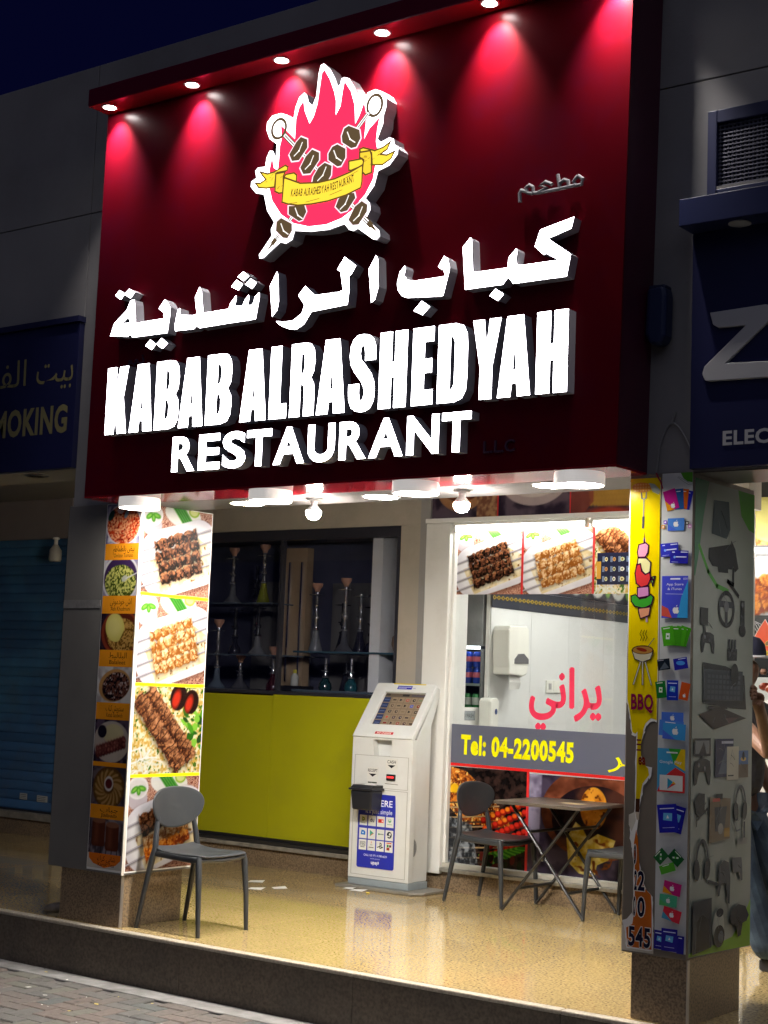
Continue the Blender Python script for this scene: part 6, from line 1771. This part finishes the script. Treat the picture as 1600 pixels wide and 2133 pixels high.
def icon(i, j):
    x, z = -1.772 + i * .078, [.445, .353, .272][j]
    p = Print(FPB, .0037)
    p.rect(x, z, x + .068, z + .073, 'e4e6e2')
    k = j * 4 + i
    cx, cz = x + .034, z + .04
    if k == 0:
        p.poly([(cx - .012, cz - .010), (cx - .012, cz + .022), (cx + .008, cz + .018), (cx + .016, cz + .002), (cx + .004, cz - .008)], '8a9a30'); p.poly([(cx - .004, cz), (cx - .004, cz + .012), (cx + .006, cz + .006)], 'e4e6e2'); p.line([(cx - .016, cz - .022), (cx + .016, cz - .022)], .006, '9aa08a')
    elif k == 1:
        p.text('du', cx, cz - .012, .030, '3a3c5c', width=.036, bold=.02)
    elif k == 2:
        p.rect(cx - .024, cz - .012, cx + .004, cz + .014, 'd02c24'); p.rect(cx + .004, cz - .012, cx + .024, cz + .014, 'e86a5c'); p.rect(cx + .008, cz - .004, cx + .020, cz + .006, 'f4e8e4')
    elif k == 3:
        p.ell(cx, cz + .008, .014, .014, '7ab48c', 12); p.ell(cx, cz + .014, .008, .006, 'e4e6e2', 10); p.line([(cx - .02, cz - .018), (cx + .02, cz - .018)], .005, '9ab8a4')
    elif k == 4:
        p.poly([(cx - .02, cz - .014), (cx - .014, cz + .018), (cx + .012, cz + .016), (cx + .022, cz + .004), (cx + .02, cz - .016)], '2c7ad0'); p.ell(cx, cz, .006, .006, 'e4f0ff', 8)
    elif k == 5:
        p.poly([(cx - .016, cz - .022), (cx - .016, cz + .024), (cx + .020, cz)], '4aa88c'); p.poly([(cx - .016, cz - .022), (cx + .002, cz - .002), (cx + .020, cz)], 'e07a4c')
    elif k == 6:
        p.ell(cx - .014, cz, .007, .007, '4a9a5c', 10); p.line([(cx - .003, cz), (cx + .024, cz)], .008, '9aa49c')
    elif k == 7:
        p.ell(cx, cz, .022, .024, '2a2e40', 16); p.ell(cx + .005, cz + .006, .009, .009, 'e4e6e2', 10); p.line([(cx - .02, cz - .008), (cx + .003, cz - .010)], .008, 'e4e6e2')
    elif k == 8:
        p.rect(cx - .024, cz - .012, cx + .024, cz + .018, '4a4a4c'); p.rect(cx - .021, cz - .009, cx + .021, cz + .015, 'e4e6e2'); p.text('PUBG', cx, cz - .005, .016, '3c3c3e', width=.036, bold=.02); p.line([(cx - .016, cz - .020), (cx + .016, cz - .020)], .005, '5a5a5c')
    elif k == 9:
        p.line([(cx - .003, cz + .010), (cx, cz + .024), (cx + .004, cz + .012)], .004, 'd8a090'); p.line([(cx - .008, cz), (cx + .008, cz)], .005, 'a09c98'); p.line([(cx - .018, cz - .018), (cx + .018, cz - .018)], .007, '8c8880')
    elif k == 10:
        p.rect(cx - .004, cz - .020, cx + .002, cz + .022, '1c1e22'); p.line([(cx, cz + .020), (cx + .012, cz + .014), (cx + .012, cz + .002), (cx + .003, cz)], .005, '1c1e22'); p.line([(cx - .024, cz - .012), (cx - .005, cz - .006)], .006, '1c1e22'); p.line([(cx + .003, cz - .018), (cx + .024, cz - .010), (cx + .008, cz - .006)], .006, '1c1e22')
    else:
        p.rect(cx - .022, cz + .02, cx + .022, cz + .028, 'd86a30'); p.rect(cx - .018, cz - .004, cx - .002, cz + .014, '3c8a3c'); p.rect(cx + .002, cz - .004, cx + .02, cz + .012, '5a2c3c'); p.rect(cx - .02, cz - .026, cx + .006, cz - .006, 'a03c34')
    p.build('logo_tile', G['print'], bp_)
for j in range(3):
    for i in range(4):
        icon(i, j)
mm = MB()
for k in range(16):
    z = .255 + k * .0075
    w_ = .028 * math.sqrt(max(0.05, 1 - ((k - 7.5) / 8.2) ** 2))
    mm.box(-1.340, -1.3388, 2.66, 2.66 + w_ * 1.6, z, z + .004)
o = mm.build('vent_slots', G['dark'], ki); o['kind'] = 'stuff'
box('side_seam', -1.3405, -1.3385, 2.648, 2.651, .075, 1.08, mat('seam_grey', (0.35, 0.34, 0.31), 0.5), ki)
# suggestion box on it
bx = thing('receipt_bin', 'small black plastic bin hung on the kiosk front', 'bin', (-1.63, 2.5, .56))
BP = mat('black_bin_plastic', (0.018, 0.019, 0.024), 0.35)
m = MB()
x0, x1, y0, y1, z0, z1 = -1.762, -1.570, 2.455, 2.594, .562, .700
tp = .012
m.v = [(x0 + tp, y0 + tp, z0), (x1 - tp, y0 + tp, z0), (x1 - tp, y1, z0), (x0 + tp, y1, z0), (x0, y0, z1), (x1, y0, z1), (x1, y1, z1), (x0, y1, z1)]
m.f = [(0, 3, 2, 1), (4, 5, 6, 7), (0, 1, 5, 4), (1, 2, 6, 5), (2, 3, 7, 6), (3, 0, 4, 7)]; m.m = [0] * 6
m.build('tub', BP, bx, bevel=0.012, seg=3)
box('rim', x0 - .010, x1 + .010, y0 - .010, 2.5975, .7005, .716, BP, bx, bevel=0.005)
MB().prism([[(y0 - .004, .7165), (y1, .7165), (y1, .738), (y0 + .03, .738)]], SIDE(x0), 0, x1 - x0).build('lid', BP, bx, bevel=0.005)
m = MB(); m.v = [(-1.70, 2.50, .7400), (-1.69, 2.53, .7405), (-1.57, 2.515, .7405), (-1.575, 2.495, .7400), (-1.63, 2.53, .755)]; m.f = [(0, 3, 2, 1), (1, 2, 4)]; m.m = [0, 0]
o = m.build('receipt_paper', MATS['paper_white'], bx)

# ------------------------------------------------------------------ plastic chairs, folding table
CH = mat('graphite_chair_plastic', (0.034, 0.038, 0.043), 0.40, dirt=(7, (0.06, 0.06, 0.058), 0.35), bump=(300, 0.05))
def make_chair():
    t = thing('chair', '', 'chair', (0, 0, 0), 'graphite plastic chairs', world=False)
    m = MB()                                     # seat shell: saddle surface
    nx, ny = 10, 10
    for i in range(nx + 1):
        for j in range(ny + 1):
            u, v = i / nx, j / ny * 2 - 1
            x = -.175 + .41 * u
            hw_ = .185 + .03 * u - .03 * max(0, u - .85) / .15 * abs(v) ** 4
            z = .452 + .014 * v * v * (1 - .4 * u) - .012 * math.sin(math.pi * u) - .018 * max(0, u - .8) ** 2 * 25 * .5 + .018 * max(0, .15 - u) / .15
            m.v.append((x, v * hw_, z))
    for i in range(nx):
        for j in range(ny):
            a = i * (ny + 1) + j
            m.f.append((a, a + ny + 1, a + ny + 2, a + 1)); m.m.append(0)
    o = m.build('seat', CH, t, True)
    s = o.modifiers.new('thick', 'SOLIDIFY'); s.thickness = .016; s.offset = -1
    o.modifiers.new('sub', 'SUBSURF').levels = 1
    mm = MB()
    for sy in (-1, 1):
        mm.tube([(-.15, sy * .178, .432), (.05, sy * .195, .424), (.205, sy * .205, .422)], [.014, .013, .014], 8, flat=1.4)
    mm.tube([(.205, -.2, .422), (.212, 0, .412), (.205, .2, .422)], .014, 8)
    mm.tube([(-.15, -.178, .432), (-.15, .178, .432)], .014, 8)
    mm.build('seat_frame', CH, t, True)
    for sy in (-1, 1):
        MB().tube([(.232, sy * .212, 0), (.222, sy * .210, .2), (.205, sy * .202, .40), (.195, sy * .195, .437)], [.0125, .0155, .019, .019], 10).build('leg', CH, t, True)
        MB().tube([(-.245, sy * .208, 0), (-.205, sy * .200, .2), (-.165, sy * .188, .40), (-.150, sy * .182, .46), (-.158, sy * .172, .54), (-.168, sy * .155, .62), (-.170, sy * .145, .66)], [.0125, .0155, .019, .0185, .0165, .014, .010], 10).build('leg', CH, t, True)
    m = MB()
    nr, na = 7, 32
    m.v.append((-.176, 0, .69)); 
    for i in range(1, nr + 1):
        r_ = i / nr
        for k in range(na):
            a = 2 * math.pi * k / na
            y = .222 * r_ * math.copysign(abs(math.cos(a)) ** .86, math.cos(a)) * (1 + .16 * math.sin(a))
            z = .688 + .122 * r_ * math.copysign(abs(math.sin(a)) ** .92, math.sin(a))
            x = -.178 + .038 * (y / .22) ** 2 - .10 * (z - .688) * .6
            m.v.append((x, y, z))
    for k in range(na):
        m.f.append((0, 1 + k, 1 + (k + 1) % na)); m.m.append(0)
    for i in range(nr - 1):
        for k in range(na):
            a, b = 1 + i * na + k, 1 + i * na + (k + 1) % na
            m.f.append((a, a + na, b + na, b)); m.m.append(0)
    o = m.build('backrest', CH, t, True)
    s = o.modifiers.new('thick', 'SOLIDIFY'); s.thickness = .014; s.offset = -1
    o.modifiers.new('sub', 'SUBSURF').levels = 1
    return t
ch = make_chair()
cpos = [(-1.268, .345, .03, 'grey plastic chair in front of the kebab poster by the step edge'), (-.735, 2.745, -.04, 'dark plastic chair left of the folding table'), (.36, 2.70, math.pi - .08, 'dark plastic chair right of the table, half hidden by the narrow column')]
for i, (x, y, a, lab) in enumerate(cpos):
    o = ch if i == 0 else copy_tree(ch)
    o.location = (x, y, 0)
    o.rotation_euler = (0, 0, a)
    o['label'] = lab
tb_ = thing('folding_table', 'brown slatted folding table with crossed metal legs', 'table', (-.19, 2.7, 0))
TW = mat('brown_resin_slat', (0.105, 0.085, 0.068), 0.35, noise=(12, (0.075, 0.062, 0.05), 5), bump=(180, 0.1), vary=0.06)
TX0, TX1, TY0, TY1 = -.52, .14, 2.40, 2.985
for k in range(14):
    y = TY0 + .012 + k * (TY1 - TY0 - .024) / 14
    box('slat', TX0 + .012, TX1 - .012, y + .0015, y + (TY1 - TY0 - .024) / 14 - .0015, .704, .7195, TW, tb_, bevel=0.002)
for a in ((TX0, TX1, TY0, TY0 + .011), (TX0, TX1, TY1 - .011, TY1), (TX0, TX0 + .011, TY0 + .0112, TY1 - .0112), (TX1 - .011, TX1, TY0 + .0112, TY1 - .0112)):
    box('top_rim', a[0], a[1], a[2], a[3], .698, .7205, TW, tb_, bevel=0.003)
TM = mat('dark_table_metal', (0.05, 0.05, 0.052), 0.3, 0.6)
for y, dy in ((2.475, 0), (2.93, -.015)):
    MB().tube([(-.475, y + dy, .008), (.075, y, .690)], .0145, 8, flat=.7).build('leg', TM, tb_, True)
    MB().tube([(.115, y + .03, .008), (-.435, y + .03, .690)], .0145, 8, flat=.7).build('leg', TM, tb_, True)
for x, z, y0, y1 in ((-.355, .155, 2.475, 2.93), (-.005, .155, 2.505, 2.945), (-.30, .525, 2.505, 2.95), (-.03, .56, 2.475, 2.93)):
    MB().tube([(x, y0, z), (x, y1, z)], .010, 8).build('stretcher', TM, tb_, True)
for y in (2.459, 2.914):
    MB().tube([(-.175, y, .355), (-.175, y + .05, .355)], .007, 8).build('pivot', G['chrome'], tb_)
m = MB(); m.v = [(-.16, 2.62, .7215), (.02, 2.58, .7215), (.06, 2.66, .7225), (-.12, 2.71, .7225)]; m.f = [(0, 1, 2, 3)]; m.m = [0]
tag(m.build('menu_leaflet', mat('kraft_paper', (0.40, 0.28, 0.14), 0.6, noise=(30, (0.5, 0.4, 0.25), 3))), 'brown paper leaflet lying on the folding table', 'leaflet')

# ------------------------------------------------------------------ litter
rl = random.Random(12)
PWm = MATS['paper_white']
for i, (x, y, s, a, lab) in enumerate(((-2.42, 2.24, .055, .5, 'white paper scrap on the floor farthest left of the three'), (-2.17, 1.95, .055, .3, 'white paper scrap on the floor nearest the step'), (-2.09, 2.11, .05, 1.0, 'white paper scrap on the floor nearest the kiosk of the three loose ones'), (-1.77, 2.50, .04, .2, 'small crumpled paper scrap at the left foot of the kiosk'), (-1.66, 2.46, .055, .1, 'flat paper slip in front of the kiosk foot'))):
    m = MB()
    c_, s_ = math.cos(a), math.sin(a)
    for u, v, z in ((-1, -.7, .003), (1, -.7, .003), (1.05, .7, .012), (-.95, .75, .004)):
        m.v.append((x + (u * c_ - v * s_) * s, y + (u * s_ + v * c_) * s, z))
    m.f = [(0, 1, 2, 3)]; m.m = [0]
    tag(m.build('paper_scrap', PWm), lab, 'paper', 'paper scraps on the tiles')
tag(MB().lathe([(.012, 0), (.016, .003), (.008, .008)], (-1.535, 2.41, .001), 9).build('yellow_wrapper', mat('yellow_litter', (0.6, 0.45, 0.05), 0.5)), 'tiny yellow wrapper on the tiles before the kiosk', 'litter')
litter = MB()
lm_ = [mat('litter_white', (0.7, 0.7, 0.66), 0.7), mat('litter_yellow', (0.5, 0.4, 0.08), 0.7), mat('litter_dark', (0.04, 0.035, 0.03), 0.8)]
for i in range(90):
    x, y = rl.uniform(-2.8, 0.4), rl.uniform(-1.3, -.06)
    s = rl.uniform(.004, .014) * (1.6 if rl.random() < .12 else 1)
    b0 = len(litter.v); a = rl.uniform(0, 3)
    for k in range(4):
        litter.v.append((x + s * math.cos(a + k * 1.57 + rl.uniform(-.3, .3)) * (1.5 if k % 2 else .8), y + s * math.sin(a + k * 1.57), ZG + .0045 + rl.uniform(0, .004)))
    litter.f.append((b0, b0 + 1, b0 + 2, b0 + 3)); litter.m.append(rl.choice([0, 0, 1, 2, 2]))
o = litter.build('ground_litter', lm_)
o['kind'] = 'stuff'; tag(o, 'tiny scattered bits of litter on the paving bricks', 'litter')
sr = MB()
pts = [(-2.235, .07, .03), (-2.20, .10, .035), (-2.15, .15, .045), (-2.11, .19, .05)]
sr.tube(pts, [.018, .032, .036, .028], 10)
o = sr.build('sandbag', mat('dusty_cloth', (0.30, 0.26, 0.21), 0.9, noise=(30, (0.2, 0.17, 0.13), 5), bump=(60, 0.6)), None, True)
o.modifiers.new('sub', 'SUBSURF').levels = 1
tag(o, 'small crumpled beige cloth bundle beside the grey column base', 'cloth')

# ------------------------------------------------------------------ the person behind the narrow column
pe = thing('person', 'person in dark cap, dark shirt and jeans, hand on the narrow column', 'person', (1.55, 1.55, 0))
SKN = mat('skin', (0.22, 0.115, 0.075), 0.5, noise=(20, (0.19, 0.095, 0.06), 4))
SHT = mat('dark_shirt', (0.035, 0.035, 0.045), 0.8, noise=(40, (0.05, 0.05, 0.06), 4), bump=(25, 0.5))
JN = mat('blue_jeans', (0.025, 0.05, 0.10), 0.8, noise=(9, (0.07, 0.12, 0.20), 6, 0.45, 0.7), bump=(120, 0.4))
def skin(name, verts, edges, radii, m, sub=2):
    me = bpy.data.meshes.new(name)
    me.from_pydata(verts, edges, [])
    me.materials.append(m)
    o = bpy.data.objects.new(name, me)
    link(o, pe)
    o.modifiers.new('skin', 'SKIN')
    if not me.skin_vertices:
        pass
    d = me.skin_vertices[0].data
    for i, r_ in enumerate(radii):
        d[i].radius = r_ if isinstance(r_, tuple) else (r_, r_)
        d[i].use_root = (i == 0)
    s = o.modifiers.new('sub', 'SUBSURF'); s.levels = sub; s.render_levels = sub
    return o
PX, PY = 1.53, 1.60
V = [(PX, PY, .95), (PX, PY, 1.12), (PX + .02, PY, 1.30), (PX + .02, PY, 1.42), (PX + .03, PY, 1.50), (PX + .05, PY, 1.58), (PX + .06, PY, 1.68),
     (PX + .04, PY - .19, 1.39), (PX + .36, PY - .38, 1.17), (PX + .465, PY - .78, 1.40), (PX + .465, PY - .82, 1.45),
     (PX + .04, PY + .19, 1.39), (PX + .02, PY + .25, 1.12), (PX + .14, PY + .24, .90),
     (PX, PY - .10, .90), (PX + .06, PY - .04, .50), (PX + .17, PY + .10, .08), (PX + .27, PY + .10, .04),
     (PX, PY + .10, .90), (PX + .15, PY + .16, .50), (PX + .30, PY + .24, .08), (PX + .40, PY + .24, .04)]
E_ = [(0, 1), (1, 2), (2, 3), (3, 4), (4, 5), (5, 6), (3, 7), (7, 8), (8, 9), (9, 10), (3, 11), (11, 12), (12, 13), (0, 14), (14, 15), (15, 16), (16, 17), (0, 18), (18, 19), (19, 20), (20, 21)]
Rr = [.13, .13, .14, .10, .052, .085, .085, .055, .042, .030, .034, .055, .042, .034, .08, .055, .04, .03, .08, .055, .04, .03]
skin('body', V, E_, Rr, SKN)
skin('shirt', [(PX, PY, .90), (PX, PY, 1.05), (PX + .02, PY, 1.28), (PX + .02, PY, 1.41), (PX + .04, PY - .19, 1.39), (PX + .20, PY - .265, 1.28), (PX + .04, PY + .19, 1.39), (PX + .03, PY + .23, 1.24)],
     [(0, 1), (1, 2), (2, 3), (3, 4), (4, 5), (3, 6), (6, 7)], [.165, .165, .17, .12, .08, .07, .08, .07], SHT)
skin('jeans', [(PX, PY, .96), (PX + .01, PY - .10, .84), (PX + .08, PY - .04, .50), (PX + .18, PY + .10, .06), (PX + .01, PY + .10, .84), (PX + .17, PY + .16, .50), (PX + .31, PY + .24, .06)],
     [(0, 1), (1, 2), (2, 3), (0, 4), (4, 5), (5, 6)], [.15, .115, .095, .09, .115, .092, .09], JN)
for dx, dy in ((.22, .10), (.35, .24)):
    MB().prism([[(PX + dx - .10, PY + dy - .045), (PX + dx + .03, PY + dy - .04), (PX + dx + .06, PY + dy), (PX + dx + .03, PY + dy + .045), (PX + dx - .10, PY + dy + .045)]], FLAT(0), 0.001, 0.07).build('shoe', G['dark'], pe, bevel=0.02, seg=3)
hx, hy, hz = PX + .468, PY - .835, 1.475          # palm resting on the column's rear corner
for k, (dz, ln_) in enumerate(((.030, .070), (.012, .078), (-.006, .074), (-.024, .060))):
    skin('finger', [(hx - .002, hy + .01, hz + dz * .7), (hx - .006, hy - .022, hz + dz + .008), (hx - .004, hy - .045, hz + dz + .006), (hx + .002, hy - ln_ + .005, hz + dz - .004)], [(0, 1), (1, 2), (2, 3)], [.0098, .0090, .0085, .0070], SKN, 2)
skin('thumb', [(hx + .002, hy + .03, hz - .028), (hx + .014, hy + .008, hz - .048), (hx + .014, hy - .016, hz - .055)], [(0, 1), (1, 2)], [.0115, .0100, .0085], SKN, 2)
skin('palm', [(hx + .002, hy + .055, hz - .040), (hx - .001, hy + .028, hz - .008), (hx - .003, hy + .004, hz + .004)], [(0, 1), (1, 2)], [(.026, .020), (.036, .018), (.036, .014)], SKN, 2)
HX, HY, HZ = PX + .06, PY, 1.66
cp_ = MB(); cp_.lathe([(.104, 0), (.106, .03), (.098, .07), (.07, .105), (.02, .118)], (HX, HY, HZ + .02), 20)
cp_.build('cap', mat('navy_cap', (0.02, 0.022, 0.05), 0.8), pe, True)
MB().prism([[(HX + .05, HY - .09), (HX + .14, HY - .08), (HX + .19, HY - .03), (HX + .20, HY), (HX + .19, HY + .03), (HX + .14, HY + .08), (HX + .05, HY + .09)]], Frame((0, 0, HZ + .022), (1, 0, 0), (0, 1, 0), (0, 0, 1)), -.006, .006).build('cap_brim', mat('grey_brim', (0.25, 0.25, 0.27), 0.7), pe, bevel=0.003)
MB().lathe([(.012, -.02), (.02, -.005), (.012, .012)], (HX + .098, HY, HZ - .055), 10).build('nose', SKN, pe, True)
